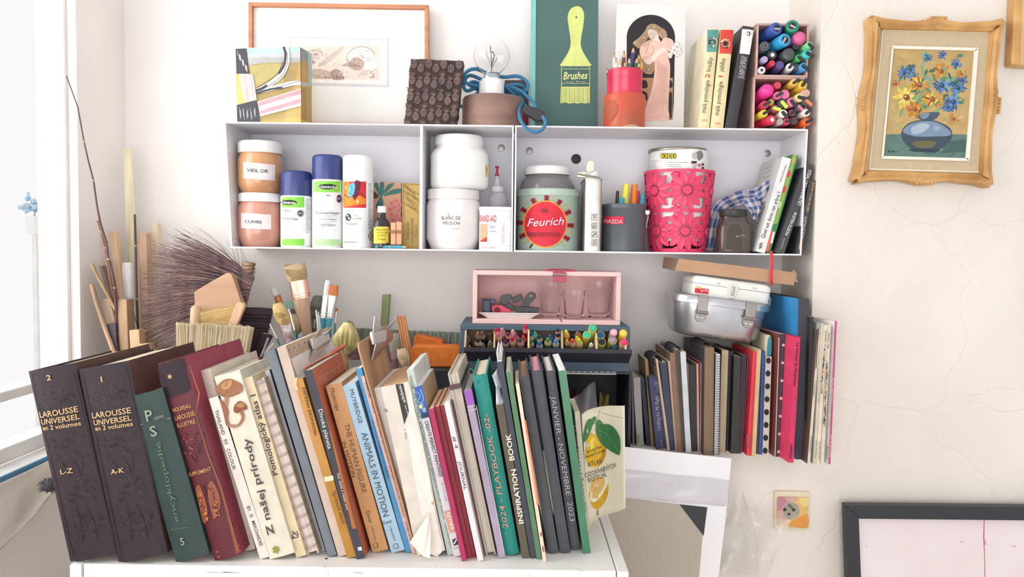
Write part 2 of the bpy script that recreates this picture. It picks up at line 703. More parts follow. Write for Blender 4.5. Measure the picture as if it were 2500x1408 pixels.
def cabinet(label, xl, xlb, xr, xrb, screws, divider=None):
    L0, L1, R0, R1 = at(xl, 305, YF).x, at(xlb, 600, YF).x, at(xr, 312, YF).x, at(xrb, 610, YF).x
    r = thing('wall_shelf', label, 'shelf', ((L0 + R0) / 2, YF, ZS0), 'white metal wall cabinets')
    D = V((0, 1.865 - YF, 0))
    t = .0035

    def pr(nm, pts, mm=shm, d=D):
        obj(nm, MB().prism([V((x, YF, z)) for x, z in pts], d), mm, r, smooth=False)
    pr('top_board', [(L0, ZS1 - t), (R0, ZS1 - t), (R0, ZS1), (L0, ZS1)])
    pr('bottom_board', [(L1, ZS0 - t), (R1, ZS0 - t), (R1, ZS0), (L1, ZS0)])
    pr('side_panel', [(L1, ZS0), (L1 + t, ZS0), (L0 + t, ZS1 - t), (L0, ZS1 - t)])
    pr('side_panel', [(R1 - t, ZS0), (R1, ZS0), (R0, ZS1 - t), (R0 - t, ZS1 - t)])
    if divider:
        x = at(divider, 460, YF).x
        pr('divider', [(x - .003, ZS0), (x + .003, ZS0), (x + .003, ZS1 - t), (x - .003, ZS1 - t)])
    obj('back_panel', MB().box((min(L0, L1), 1.865, ZS0 - t), (max(R0, R1), YB - .001, ZS1)), mat('#f0f0f6', .4, amp=.03, scale=6), r, smooth=False)
    Mx = Matrix.Rotation(math.radians(90), 3, 'X')
    for sx, sy in screws:
        c = at(sx, sy, 1.8645)
        mb = MB().lathe(c, [(.0085, 0), (.0085, .001), (.0068, .0016), (.0045, .0018), (.0045, .003), (.002, .0036)], 16, Mx)
        for a in (0, 1):
            mb.box((-.0035, -.0006, .003), (.0035, .0006, .0042), Matrix.Translation(c) @ Mx.to_4x4() @ Matrix.Rotation(a * math.pi / 2 + .4, 4, 'Z'))
        obj('screw', mb, metal('#a9a7a6', .4), r)
    return r


cabinet('left white metal wall cabinet, divided in two, holding jars and spray cans', 547, 563, 1254.5, 1251.5, [(1224, 361)], 1028)
sc = cabinet('right white metal wall cabinet holding the tins and leaning books', 1257.5, 1254.5, 1973, 1957, [(1293, 368), (1873, 374)])
c = at(1406.5, 388, 1.8645)
obj('cable_hole', MB().lathe(c, [(.0118, 0), (.0118, .0015), (.010, .0025)], 24, Matrix.Rotation(math.radians(90), 3, 'X')), mat('#3c3638', .5), sc, label='round dark plug in the back panel')  # dark disc in place of the open hole, its shade put into the colour

white_lid = mat('#f1efee', .35, amp=.04)
# copper powder jars
for label, lid, body, lab, txt, tl, c1, z0 in (
    ('glass jar of rose copper powder labelled CUIVRE, under another jar', [(50, 494), (50.5, 490), (50.5, 476), (48, 473)], [(40, 599), (44, 596), (51.5, 574), (52, 560), (52, 512), (49, 501), (46, 496), (46, 493)], [(588, 519), (662, 524), (662, 560), (588, 557)], 'CUIVRE', ((597, 544), (639, 546), (7.5,)), '#cf9683', ZS0),
    ('glass jar of old gold powder labelled VIEIL OR, stacked on top', [(51, 376), (52, 371), (52, 352), (49, 348)], [(40, 473), (43, 471), (51.5, 452), (52, 440), (52, 392), (49.5, 384), (47, 378), (47, 374)], [(594, 395), (672, 402), (671, 441), (594, 435)], 'VIEIL OR', ((602, 419), (655, 422), (8,)), '#d39c70', None)):
    cx, Y = 635.5, 1.762
    r = thing('jar', label, 'jar', at(cx, body[0][1], Y), 'copper powder jars')
    z = z0
    _, fn, c, p = can(r, 'glass_body', cx, Y, body, mat(c1, .12, amp=.18, scale=9, spec=.6), z0)
    can(r, 'lid', cx, Y, lid, white_lid)
    art(r, 'paper_label', fn, [('#ece3e2', lab)], curved=True)
    lettering(r, fn, [(txt, *tl)], '#3a3638', eps=.0012, bold=.01)


# spray cans
def spray(label, cx, hw, ytop, ycap, ybot, capc, shapes, lines, bodyc='#f3f3f4'):
    Y = YF + hw * 1.70 / F + .012
    r = thing('spray_can', label, 'spray can', at(cx, ybot, Y), 'spray cans in the left cabinet')
    _, fn, c, p = can(r, 'can_body', cx, Y, [(hw - 1, ybot), (hw, ybot - 2), (hw, ycap + 3), (hw - 2, ycap)], mat(bodyc, .3, amp=.02, spec=.5), ZS0)
    can(r, 'cap', cx, Y, [(hw - .5, ycap + 1), (hw - .5, ytop + 8), (hw - 2, ytop + 3), (hw - 6, ytop)], mat(capc, .3, amp=.03, spec=.5))
    art(r, 'label_print', fn, shapes, curved=True)
    for c_, l in lines:
        lettering(r, fn, l, c_, bold=.01, eps=.004)
    return r, fn


bars = lambda x0, x1, y0, y1, n, c='#b9bcc4': [(c, rect(x0 + (i * 7 % 5) * .4, y0 + (y1 - y0) * i / n, x1 - (i * 13 % 7) * (x1 - x0) * .06, y0 + (y1 - y0) * i / n + 1.1)) for i in range(n)]
spray('short spray can with blue cap and green band, left of the three', 724, 37.5, 419, 478, 600, '#35407c',
      [('#8ede55', rect(688.5, 480.5, 743, 506)), ('#8ede55', rect(688.5, 583, 743, 599)), ('#24302a', ell(704, 494, 21, 6.5)), ('#4c4a52', ell(733.5, 520.5, 9)), ('#f3f3f4', ell(733.5, 520.5, 8)), ('#4c4a52', ell(733.5, 520.5, 7))] + bars(746, 758, 486, 570, 24, '#8b8e98') + bars(689, 725, 538, 572, 4),
      [('#f6fff0', [('Schmincke', (686.5, 497), (722, 498.5), (7,))]), ('#f0f0f0', [('UV+', (728.5, 523), (739, 523.5), (5,))]), ('#4d4f58', [('402', (694, 516), (708, 516.5), (4.5,)), ('Universal-Fixativ', (688.5, 535), (728, 537), (6,))])])
spray('tall spray can with blue cap and green band, in the middle', 799.5, 36.8, 380, 439, 602, '#37437f',
      [('#8ede55', rect(765, 442, 834.5, 469)), ('#24302a', ell(799, 455.5, 24, 6.8)), ('#46324a', ell(828, 485, 6, 10))] + [('#a9e583', rect(766, 584.5 + i * 4, 834, 587 + i * 4)) for i in range(4)] + bars(784, 826, 526, 532, 2) + bars(784, 820, 540, 556, 4),
      [('#f6fff0', [('Schmincke', (775.5, 459), (823, 460), (7.5,))]), ('#53555d', [('401', (797, 479), (807, 479), (4.5,)), ('Universal-Fixativ', (770, 522), (829, 523), (6.5,)), ('universal fixative', (783, 536), (822, 537), (4,)), ('fixatif universel', (781, 550), (819, 551), (4,))]), ('#f0f0f0', [('UV+', (823.5, 487), (832, 487), (5,))])])
spray('tall all white spray can with a red and orange picture', 873.7, 37.2, 381, 441, 603, '#f4f3f3',
      [('#d7353f', rect(838, 443, 894, 507)), ('#f08a2c', [(838, 443), (853, 443), (848, 470), (862, 490), (880, 478), (893, 486), (893, 498), (872, 500), (846, 504), (838, 507)]), ('#6a2436', sm([(866, 443), (880, 445), (876, 470), (868, 486), (862, 482)])), ('#64b5e0', sm([(853, 452), (862, 446), (867, 452), (864, 472), (855, 484), (850, 470)])), ('#2a3554', stroke([(855, 452), (860, 464), (853, 470), (862, 478)], .9)), ('#3b2a34', stroke([(840, 474), (850, 482), (866, 478), (880, 470), (892, 480)], 1.2)), ('#f6ead6', ell(844, 458, 3.2)), ('#342430', ell(844, 458, 1.5)), ('#f6ead6', ell(873, 492, 3)), ('#3b3c40', ell(850, 530, 7, 9.5)), ('#f3f3f4', ell(848, 526, 2.2)), ('#f3f3f4', ell(852, 533, 2.4)), ('#8d8f94', ell(850, 530, 1.5)),
       ('#3e4046', rect(838, 590, 870, 591.3)), ('#4a3a2a', [(905, 563), (910, 576), (905, 589), (898.5, 576)]), ('#f4ecd8', [(905, 566), (908.6, 576), (905, 586), (900.4, 576)])] + bars(898, 909, 448, 560, 34, '#83858d') + bars(840, 868, 548, 566, 5),
      [('#7a7c84', [('No 2', (846, 516), (862, 516), (5,)), ('Oil', (861, 527), (870, 527), (4.5,)), ('pastels', (861, 535), (882, 535), (4.5,)), ('fixative', (842, 547), (872, 548), (4.5,))]), ('#3a3a3e', [('!', (903.6, 581), (905.8, 581), (8,))])])

# ink bottle, pegs, boxes behind
r = thing('ink_bottle', 'small dark ink bottle with white cap and yellow label', 'bottle', at(931, 602, 1.722))
can(r, 'glass_body', 931, 1.722, [(19, 602.5), (20, 601), (20, 549), (17, 538), (11, 533), (10, 531), (10, 520)], mat('#2c2630', .12, amp=.05, spec=.6), ZS0)
can(r, 'cap', 932.5, 1.722, [(10.5, 519), (10.5, 505), (9.5, 503.5)], white_lid)
fn = oncyl(at(931, 600, 1.722).x, 1.722, 20 * 1.722 / F)
art(r, 'paper_label', fn, [('#f0dc52', rect(912.5, 553, 949.5, 594))], curved=True)
lettering(r, fn, [('PRINCIPES', (918, 563), (946, 563), (4.5,)), ('ACTIFS DES', (919, 570), (946, 570), (4.5,)), ('LEVANT', (920, 577), (944, 577), (4.5,)), ('3 bad.', (922, 586), (943, 586), (6,))], '#5a5430')
r = thing('postcard', 'kraft card printed with dark green leaves and pink flowers, behind the ink bottle', 'card', at(944, 603, 1.79))
Yc = 1.79
z1 = at(944, 445, Yc).z
obj('card', MB().box((at(905, 500, Yc).x, Yc, ZS0), (at(979, 500, Yc).x, Yc + .012, z1)), mat('#d9a98a', .7), r, bevel=.001)
fl = [('#3f7d78', sm([(928, 447), (938, 447), (934, 478), (928, 478)])), ('#3f7d78', sm([(934, 476), (945, 452), (962, 447), (955, 458)])), ('#3f7d78', sm([(936, 478), (955, 464), (978, 460), (977, 470), (955, 475)])), ('#3b6d6c', sm([(930, 480), (936, 495), (931, 515), (921, 512), (918, 500)])), ('#3f7d78', sm([(927, 478), (914, 452), (921, 447), (929, 470)])), ('#6a4640', sm([(912, 466), (926, 480), (912, 484)]))]
for i, (x, y) in enumerate([(957, 496), (966, 490), (975, 500), (952, 510), (963, 506), (973, 514), (956, 524), (968, 527), (976, 535), (960, 537)]):
    fl += [('#e58d90', ell(x, y, 7, 6, i * 40)), ('#d0606c', ell(x, y, 2.6))]
art(r, 'printed_flowers', FY(Yc), fl)
r = thing('slim_box', 'slim gold box printed with olive branches, beside the divider', 'box', at(1005, 605, 1.75))
Yc = 1.745
obj('carton', MB().box((at(982, 500, Yc).x, Yc, ZS0), (at(1026, 500, Yc).x, Yc + .035, at(1000, 447, Yc).z)), mat('#b99a55', .45, amp=.12), r, bevel=.0015)
lv = [('#6d5527', stroke([(984, 449), (1025, 451)], 1)), ('#6d5527', stroke([(985, 449), (986, 536)], 1)), ('#6d5527', stroke(sm([(988, 452), (1005, 470), (1018, 485), (1024, 500)], 3, False), .9))]
for i in range(16):
    a = random.uniform(20, 70)
    x, y = 989 + (i % 4) * 8 + random.uniform(-2, 2), 456 + (i // 4) * 14 + (i % 4) * 5
    lv.append(('#6d5527', stroke(ell(x + 3, y, 8, 2.4, a, 10) + [ell(x + 3, y, 8, 2.4, a, 10)[0]], .8)))
art(r, 'printed_branches', FY(Yc), lv)
lettering(r, FY(Yc), [('ENVELOPPES', (999, 585), (999, 543), (5,)), ('OUVRAGES DE DAMES', (1009, 594), (1009, 532), (5,)), ('PARIS', (1018, 580), (1018, 550), (4.5,))], '#7a6130')
r = thing('peg_bundle', 'small pale wooden clothes peg standing by the gold box', 'clothes peg', at(966, 605, 1.715))
wm = wood('#f0b58c')
for i, (a, b, y0) in enumerate(((954, 966.5, 543), (967.5, 980, 541))):
    obj('peg_half', MB().box((at(a, 580, 1.71).x, 1.71, ZS0 + (.009 if i == 0 else .009)), (at(b, 580, 1.71).x, 1.722, at(a, y0, 1.71).z)), wm, r, bevel=.0015)
mb = MB()
for k in range(3):
    mb.tube([at(949, 562 + k * 3, 1.708), at(985, 563 + k * 3, 1.708)], .0009, 6)
obj('spring', mb, metal('#c9a184'), r)
for lb, a, b in (('thin blue pencil lying at the cabinet edge, left of the other', (916, 604.3), (950, 604.8)), ('thin blue pencil lying at the cabinet edge, under the peg', (953, 604.5), (984, 605))):
    p, q = at(*a, 1.7075), at(*b, 1.7085)
    p.z = q.z = ZS0 + .0036
    r = thing('pencil', lb, 'pencil', p, 'thin blue pencils')
    obj('barrel', MB().tube([p, q], .0035, 6), mat('#4fa6c4', .4), r, sharp=20)
    obj('tip', MB().tube([q, q + V((.008, 0, 0))], [.0035, .0006], 6), wood('#e8c9a0', ax='x'), r)

# white plastic jars and the tin
r = thing('jar', 'big white plastic jar with screw lid, stacked on the blanc jar', 'jar', at(1121, 464, 1.775), 'white plastic jars')
_, fn, c, p = can(r, 'body', 1121.5, 1.775, [(60, 463.5), (66, 460), (70, 452), (70, 382), (66, 371), (58, 364), (56, 360), (56, 355)], mat('#f6f5f2', .3, amp=.02, spec=.4))
can(r, 'lid', 1121.5, 1.775, [(58, 357), (59, 353), (58.5, 338), (55, 334)], white_lid)
art(r, 'paper_label', fn, [('#f0cf66', rect(1185, 400, 1190.6, 433)), ('#6a5a20', stroke([(1187.5, 408), (1189, 412), (1187.5, 418), (1189.5, 422)], 1.4))], curved=True)
r = thing('jar', 'white jar of chalk powder marked BLANC DE MEUDON', 'jar', at(1105, 608, 1.775), 'white plastic jars')
_, fn, c, p = can(r, 'body', 1106.5, 1.775, [(54, 609), (58, 600), (65.5, 583), (66, 575), (66, 505), (63, 494), (60, 489), (60, 485)], mat('#f1ebe9', .25, amp=.05, scale=20, spec=.45), ZS0)
can(r, 'lid', 1107, 1.775, [(62.5, 488), (63, 485), (63, 466), (60, 463.5)], mat('#efeae9', .35, amp=.10, scale=40))
lettering(r, fn, [('BLANC DE', (1078, 536), (1124, 536.5), (8.5,)), ('MEUDON', (1081, 548), (1122, 548.5), (8,))], '#5a5a60')
art(r, 'scratch', fn, [('#77777b', stroke([(1093, 519), (1098, 532)], 1.1)), ('#77777b', stroke([(1104, 558), (1112, 559), (1122, 557)], .8))], curved=False)
r = thing('bandage_tin', 'white oval hinged tin lettered BAND-AID in red', 'tin', at(1211, 610, 1.735))
Yc = 1.735
w2, cx = 40.5 * Yc / F, at(1210.5, 600, Yc).x
zt, zl = at(1210, 514, 1.712).z, at(1210, 504.5, 1.712).z
oval = lambda k, z, cx=cx, w2=w2: [V((cx + x * k, 1.735 + y * k, z)) for x, y in rrect(-w2, -.024, w2, .024, .016, 5)]
mb = MB().prism(oval(1, ZS0)[::-1], (0, 0, zt - ZS0))
obj('tin_body', mb, mat('#f4f2f1', .3, amp=.03, spec=.5), r, sharp=50)
obj('lid', MB().prism(oval(1.03, zt)[::-1], (0, 0, zl - zt)), mat('#f0efec', .3, amp=.05, spec=.5), r, sharp=50, bevel=.0015)
fb = FY(1.7108)
art(r, 'printed_patches', fb, [('#f2b98f', [(1172, 547), (1190, 546), (1190, 575), (1178, 586), (1172, 588)]), ('#d24a4a', [(1172, 588), (1189, 577), (1189, 590), (1172, 590)]), ('#9fb1d8', rect(1237, 530, 1246, 530.9)), ('#9fb1d8', rect(1237, 599, 1246, 600)), ('#c9c9d4', rect(1233.6, 518, 1234.3, 608))])
lettering(r, fb, [('BAND-AID', (1171, 541), (1212, 541), (16,))], '#d8404a', bold=.015)
lettering(r, fb, [('Sheer', (1196, 557), (1209.5, 557), (8,)), ('bandages', (1196, 566), (1211, 566), (4.5,))], '#4a74b8')
lettering(r, fb, [('sterile strips', (1231, 594), (1231, 546), (3.6,)), ('small sizes', (1227, 594), (1227, 552), (3.6,)), ('Johnson + Johnson', (1173, 605), (1210, 606.5), (6,))], '#cc5a5a', shear=.2)
r = thing('glue_bottle', 'clear plastic glue bottle with red tip, behind the bandage tin', 'bottle', at(1214, 610, 1.80))
can(r, 'bottle_body', 1214, 1.80, [(22, 607), (23, 604), (23, 490), (20, 474), (14, 468)], mat('#d4d0d6', .25, 'film', amp=.42), ZS0)
can(r, 'collar', 1214, 1.80, [(16, 469), (16.5, 467), (16.5, 456), (13, 453)], mat('#e3dfe2', .3, 'film', amp=.7))
can(r, 'nozzle', 1213.5, 1.80, [(9, 455), (6, 440), (4.5, 430)], mat('#e0dde0', .3, 'film', amp=.6))
can(r, 'cap', 1213.5, 1.80, [(4.6, 430), (4.8, 424), (2.6, 423), (2.6, 411), (4.6, 410), (4.8, 405.5)], mat('#a8283c', .35))

# piano tin with a glass jar in it
Yc = 1.785
r = thing('tin', 'pale green round tin with a red sunburst label reading Feurich', 'tin', at(1336.5, 609, Yc))
_, fn, c, p = can(r, 'tin_body', 1337, Yc, [(74, 609), (75, 606), (75, 482), (76, 480), (76, 466), (74.5, 464.5), (74, 470), (73, 600)], mat('#a9bfb0', .35, amp=.08, spec=.5), ZS0, n=48)
mb = MB()
for k in range(40):
    a = math.pi + math.pi * k / 40
    mb.box((-.004, -.0006, -.0075), (.004, .0006, .0055), Matrix.Translation((c.x + .0727 * math.cos(a), c.y + .0727 * math.sin(a), at(1337, 473, Yc).z)) @ Matrix.Rotation(a + math.pi / 2, 4, 'Z'))
obj('crimped_rim', mb, mat('#b4c6bb', .35, spec=.5), r)
sh = []
for k in range(24):
    a = math.radians(k * 15 + 3)
    d, e = (math.cos(a), math.sin(a)), (-math.sin(a), math.cos(a))
    q = lambda rr, t: (1331 + d[0] * rr + e[0] * t, 547 + d[1] * rr + e[1] * t)
    if k % 2:
        sh += [('#dcb54a', [q(54, -.8), q(76, -1), q(76, 1), q(54, .8)])]
    else:
        sh += [('#c22a3c', [q(53, -5), q(70, -6), q(70, 6), q(53, 5)]), ('#3f2a30', [q(53, -1.6), q(70, -1.9), q(70, 1.9), q(53, 1.6)])]
sh = [s for s in sh if all(474 < y < 607 for _, y in s[1])]
art(r, 'label_print', fn, sh + [('#f0a83c', ell(1331, 547, 54, 58, n=40)), ('#dd2f43', ell(1331, 547, 51, 55, n=40))], curved=True)
lettering(r, fn, [('EIN', (1321, 519), (1337.5, 519), (10.5,)), ('MEISTERSTÜCK', (1288, 577.5), (1369, 577.5), (10.5,))], '#3d2a2c', eps=.0085)
lettering(r, fn, [('Feurich', (1287, 553), (1377, 548), (19,))], '#f6eef0', shear=.35, bold=.0, eps=.0085)
r = thing('jar', 'glass jar with white lid standing inside the green tin', 'jar', at(1336, 600, Yc))
can(r, 'glass_body', 1336, Yc, [(66, 480), (68, 478), (68, 462), (62, 444), (54, 434), (51, 430), (51, 425)], mat('#8d898b', .08, 'film', amp=.68, spec=.9))
can(r, 'lid', 1336, Yc, [(55.5, 428.5), (56.5, 426), (56.5, 412), (53, 408.5)], white_lid)

# silver can with spring clip
Yc = 1.70
r = thing('solvent_can', 'tall narrow bare metal can with white cap and hazard pictograms', 'can', at(1448, 609, 1.74))
x0, x1, z1 = at(1427.5, 500, 1.712).x, at(1469, 500, 1.712).x, at(1450, 437, 1.712).z
mb = MB().prism([V((x0 + x, 1.712 + y, ZS0)) for x, y in rrect(0, 0, x1 - x0, .105, .006)][::-1], (0, 0, z1 - ZS0))
obj('can_body', mb, metal('#c4bfba', .3), r, sharp=50)
mb = MB().prism([V((x0 - .0015 + x, 1.7105 + y, z1 - .002)) for x, y in rrect(0, 0, x1 - x0 + .003, .108, .006)][::-1], (0, 0, .0035))
obj('seam', mb, metal('#aaa49e', .3), r, sharp=50)
can(r, 'cap', 1445.5, 1.735, [(15.5, 437), (16, 435), (16, 421), (14, 418)], white_lid)
fb = FY(1.712)
sq = []
for y in (531, 552, 572.5, 593):
    sq += [('#6d6a68', rect(1443.5, y - 9, 1457.5, y - 7.4)), ('#6d6a68', rect(1443.5, y - 6.5, 1457.5, y + 7.5)), ('#cfcac4', rect(1444.6, y - 5.4, 1456.4, y + 6.4))]
sq += [('#4c4946', stroke([(1448, 527), (1454, 529), (1448, 534)], 1.6)), ('#4c4946', ell(1450.5, 553, 4)), ('#cfcac4', ell(1450.5, 553, 2.4)), ('#4c4946', stroke([(1446, 577), (1455, 569)], 2.2)), ('#4c4946', stroke([(1447, 591), (1454, 591), (1451, 597), (1447, 595)], 1.8))]
art(r, 'hazard_print', fb, sq)
r = thing('bulldog_clip', 'small steel spring clip gripping the cap of the metal can', 'clip', at(1441, 437, 1.735))
cm = metal('#b5b2a6', .3)
f1 = FY(1.716)
obj('jaw', MB().prism([f1(*q) for q in [(1410, 420), (1430, 418), (1432, 434), (1409, 432)]], (0, .003, 0)), cm, r, bevel=.0008)
obj('handle', MB().prism([f1(*q) for q in sm([(1432, 418), (1433, 402), (1436, 393), (1443, 391), (1450, 394), (1451, 402), (1449, 418)], 2)], (0, .002, 0)), cm, r, bevel=.0006)
obj('spring', MB().tube([at(1409, 424, 1.714), at(1466, 434, 1.714)], .002, 8), cm, r)

# dark tin with markers
Yc = 1.762
r = thing('tin', 'dark grey cylindrical tin with a small red MAZDA label', 'tin', at(1521, 611, Yc))
_, fn, c, p = can(r, 'tin_body', 1521, Yc, [(51, 611), (52, 609), (52, 513), (53.5, 511), (53.5, 501), (52.5, 499.5), (51.5, 503), (51, 605)], mat('#565c63', .35, amp=.12, spec=.5), ZS0, n=40)
art(r, 'label_print', fn, [('#cf2f4a', rect(1475, 528, 1523, 547))], curved=True)
lettering(r, fn, [('MAZDA', (1474, 544), (1520, 545.5), (9,))], '#e7cfd2', eps=.0022)
mb = MB()
mb.tube([at(1574, 516, Yc - .02), at(1581, 518, Yc - .02), at(1582, 530, Yc - .02), at(1577, 556, Yc - .02), at(1574, 535, Yc - .02)], .0013, 6)
mb.box((at(1571, 520, Yc).x, Yc - .026, at(1571, 524, Yc).z), (at(1581, 520, Yc).x, Yc - .016, at(1571, 515, Yc).z))
obj('latch', mb, metal('#c6c6c8'), r)


def chunky(label, P0, P1, rad, col, cap=None, group=None, n=14):
    """highlighter: body, shoulder and blunt cap from P0 (foot) to P1 (cap end)"""
    r = thing('highlighter', label, 'marker', P0, group)
    d = P1 - P0
    obj('barrel', MB().tube([P0, P0 + d * .72], [rad, rad], n), mat(col, .35, amp=.04, spec=.5), r, sharp=40)
    obj('cap', MB().tube([P0 + d * .72, P0 + d * .75, P0 + d * .97, P1], [rad, rad * .82, rad * .74, rad * .66], n), mat(cap or col, .35, amp=.04, spec=.5), r, sharp=40)
    return r


g = 'highlighters in the dark tin'
for lb, x0, x1, y1, rd, col in (('yellow highlighter, tallest in the dark tin', 1513, 1529, 449, 10.5, '#f0e75a'), ('orange highlighter in the dark tin', 1541, 1549, 450, 10, '#f48a33'), ('pink highlighter in the dark tin behind the orange one', 1553, 1557, 466, 8, '#e5568a'),
                               ('teal highlighter leaning right in the dark tin', 1557, 1570, 472, 8, '#2a90a6'), ('short teal highlighter at the front of the dark tin', 1516, 1519, 482, 8, '#22a6bb'), ('black flat pen at the left of the dark tin', 1499, 1508, 466, 5, '#40383c')):
    Yh = Yc + {'o': .012, 'p': .03, 'y': .0, 's': -.018, 't': .0, 'b': .015}[lb[0]]
    p1 = at(x1, y1, Yh)
    p0 = at(x0, 600, Yh)
    p0.z = ZS0 + .004
    chunky(lb, p0, p1, rd * Yc / F, col, group=g)

# pink openwork basket
Yc = 1.795
r = thing('basket', 'bright pink openwork plastic basket moulded with flowers', 'basket', at(1655, 614, Yc))
pk = mat('#e9436c', .35, amp=.06, spec=.45)
zb, zt = ZS0, at(1658, 420, Yc).z
rb, rtp = 63.5 * Yc / F, 82 * Yc / F
bx, tx = at(1653, 614, Yc).x, at(1658.5, 420, Yc).x
Hh = zt - zb


def cone(a, h, e=0):
    k = h / Hh
    rr = rb + (rtp - rb) * k + e
    return V((bx + (tx - bx) * k + rr * math.cos(a), Yc + rr * math.sin(a), zb + h))


def ring(nm, h0, h1, th):
    mb = MB()
    n = 48
    for i in range(n):
        a, b = 2 * math.pi * i / n, 2 * math.pi * (i + 1) / n
        mb.add([cone(a, h0, th), cone(b, h0, th), cone(b, h1, th), cone(a, h1, th), cone(a, h0, -.001), cone(b, h0, -.001), cone(b, h1, -.001), cone(a, h1, -.001)], [(0, 1, 2, 3), (5, 4, 7, 6), (3, 2, 6, 7), (1, 0, 4, 5)])
    return obj(nm, mb, pk, r, sharp=60)


ring('rim', Hh * .965, Hh, .003)
ring('middle_band', Hh * .485, Hh * .53, .002)
ring('foot_band', 0, Hh * .045, .0015)
obj('basket_floor', MB().lathe((bx, Yc, zb), [(rb, 0), (rb, .002)], 40), pk, r)
for row, hc in ((0, .255), (1, .745)):
    for k in range(6):
        a0 = math.radians(-88 + k * 60)
        R = Hh * .235
        h0 = Hh * hc

        def sf(x, y, e):
            rr = rb + (rtp - rb) * hc
            return cone(a0 + x / rr, min(max(h0 + y, .004), Hh * .985), e)
        mb = MB()
        for q in range(12):
            t = math.radians(q * 30 + 15)
            big = 1.0
            pts = []
            for i in range(9):
                s = i / 8
                wd2 = .185 * math.sin(math.pi * min(1, s * 1.0)) ** .7
                pts.append((.26 + s * .82, wd2))
            out = [(p_, w_) for p_, w_ in pts] + [(p_, -w_) for p_, w_ in pts[::-1]][1:-1]
            P = lambda u, v, e: sf((u * math.cos(t) - v * math.sin(t)) * R * 1.0, (u * math.sin(t) + v * math.cos(t)) * R, e)
            n = len(out)
            mb.add([P(u, v, .0026) for u, v in out] + [P(.26 + (u - .26) * .8 + .1, v * .62, .0012) for u, v in out], [(i, (i + 1) % n, n + (i + 1) % n, n + i) for i in range(n)] + [tuple(range(n, 2 * n))])
        n = 14
        c0 = [sf(R * .26 * math.cos(2 * math.pi * i / n), R * .26 * math.sin(2 * math.pi * i / n), .002) for i in range(n)]
        c1 = [sf(R * .2 * math.cos(2 * math.pi * i / n), R * .2 * math.sin(2 * math.pi * i / n), .0045) for i in range(n)]
        mb.add(c0 + c1, [(i, (i + 1) % n, n + (i + 1) % n, n + i) for i in range(n)] + [tuple(range(n, 2 * n))])
        # corner links between neighbouring flowers
        for sx in (1,):
            for yy in (-1, -.55, .55, 1):
                x = R * 1.22
                mb.add([sf(x - R * .3, R * (yy * .85) - .002, .001), sf(x, R * yy * .62 - .005, .001), sf(x + R * .3, R * (yy * .85) - .002, .001), sf(x, R * yy * 1.05 + .004, .001)], [(0, 1, 2, 3)])
        obj('flower_motif', mb, pk, r, sharp=30, solid=.0012)
r = thing('paint_can', 'white round varnish can with yellow BONDEX lettering, in the pink basket', 'can', at(1653, 560, Yc))
_, fn, c, p = can(r, 'can_body', 1653.5, Yc, [(61, 590), (62, 588), (69.5, 500), (69.5, 372)], mat('#efeeee', .3, amp=.03, spec=.5), n=44)
# straight-sided body inside the basket
can(r, 'rim', 1653.5, Yc, [(68, 374), (70.3, 373), (70.6, 369), (69.5, 367), (66, 368)], metal('#a59d90', .35))
fn = oncyl(c.x, c.y, 69.6 * Yc / F)
art(r, 'label_print', fn, [('#3a3a3a', rect(1613, 374, 1651, 387)), ('#3a3a3c', rect(1688, 393, 1701, 399)), ('#e06a80', ell(1708, 403, 4)), ('#55565a', rect(1713, 398, 1719, 404)), ('#7a3440', rect(1713, 407, 1719, 415)), ('#8a8784', sm([(1700, 372), (1712, 368), (1717, 382), (1706, 392), (1702, 383)])), ('#c9c7c4', sm([(1690, 376), (1700, 372), (1702, 386), (1694, 388)]))] + bars(1628, 1680, 396, 416, 4, '#8d8d90') + bars(1587, 1606, 392, 416, 7, '#a2a2a6') + bars(1690, 1704, 402, 416, 4, '#77777a'), curved=True)
lettering(r, fn, [('BONDEX', (1614, 386), (1651, 386), (11,))], '#f4e22c', bold=.014, eps=.004)

# checked cloth and brown jar
r = thing('jar', 'brown glass jar with dark screw lid in front of the checked cloth', 'jar', at(1789, 614, 1.75))
bm = mat('#51443f', .1, amp=.15, spec=.7, scale=10)
cx, zt2 = at(1789, 600, 1.75).x, None
mb = MB()
prof = [(38, 614.5), (39.5, 611), (39.5, 565), (38, 553), (32, 541), (29, 536), (29, 526)]
loops = []
for hw, y in prof:
    z = at(1789, y, 1.75).z if y < 614 else ZS0
    hw_ = hw * 1.75 / F
    loops.append([V((cx + x, 1.75 + yy, z)) for x, yy in rrect(-hw_, -hw_ * .8, hw_, hw_ * .8, hw_ * .42, 3)])
k = len(loops[0])
mb.add([p for l in loops for p in l], [(j * k + i, j * k + (i + 1) % k, (j + 1) * k + (i + 1) % k, (j + 1) * k + i) for j in range(len(loops) - 1) for i in range(k)] + [tuple(range(k))[::-1]])
obj('glass_body', mb, bm, r, sharp=50)
can(r, 'lid', 1790, 1.75, [(32, 529), (33, 527), (33, 514), (30, 511.5)], mat('#3a3a38', .4, amp=.1), n=40)
fb = FY(1.75 - 39.5 * 1.75 / F * .8)
art(r, 'raised_panel', fb, [('#62564c', [(1768, 610), (1770, 560), (1779, 545), (1786, 541), (1806, 541), (1816, 553), (1817, 610)]), ('#4f4640', [(1773, 609), (1775, 562), (1782, 549), (1788, 545), (1804, 545), (1812, 555), (1813, 609)]), ('#a8a29c', stroke(sm([(1797, 576), (1800, 574), (1797, 578), (1803, 577), (1809, 575), (1814, 574), (1819, 576)], 3, False), 1.4))])
mb, uv = MB(), []
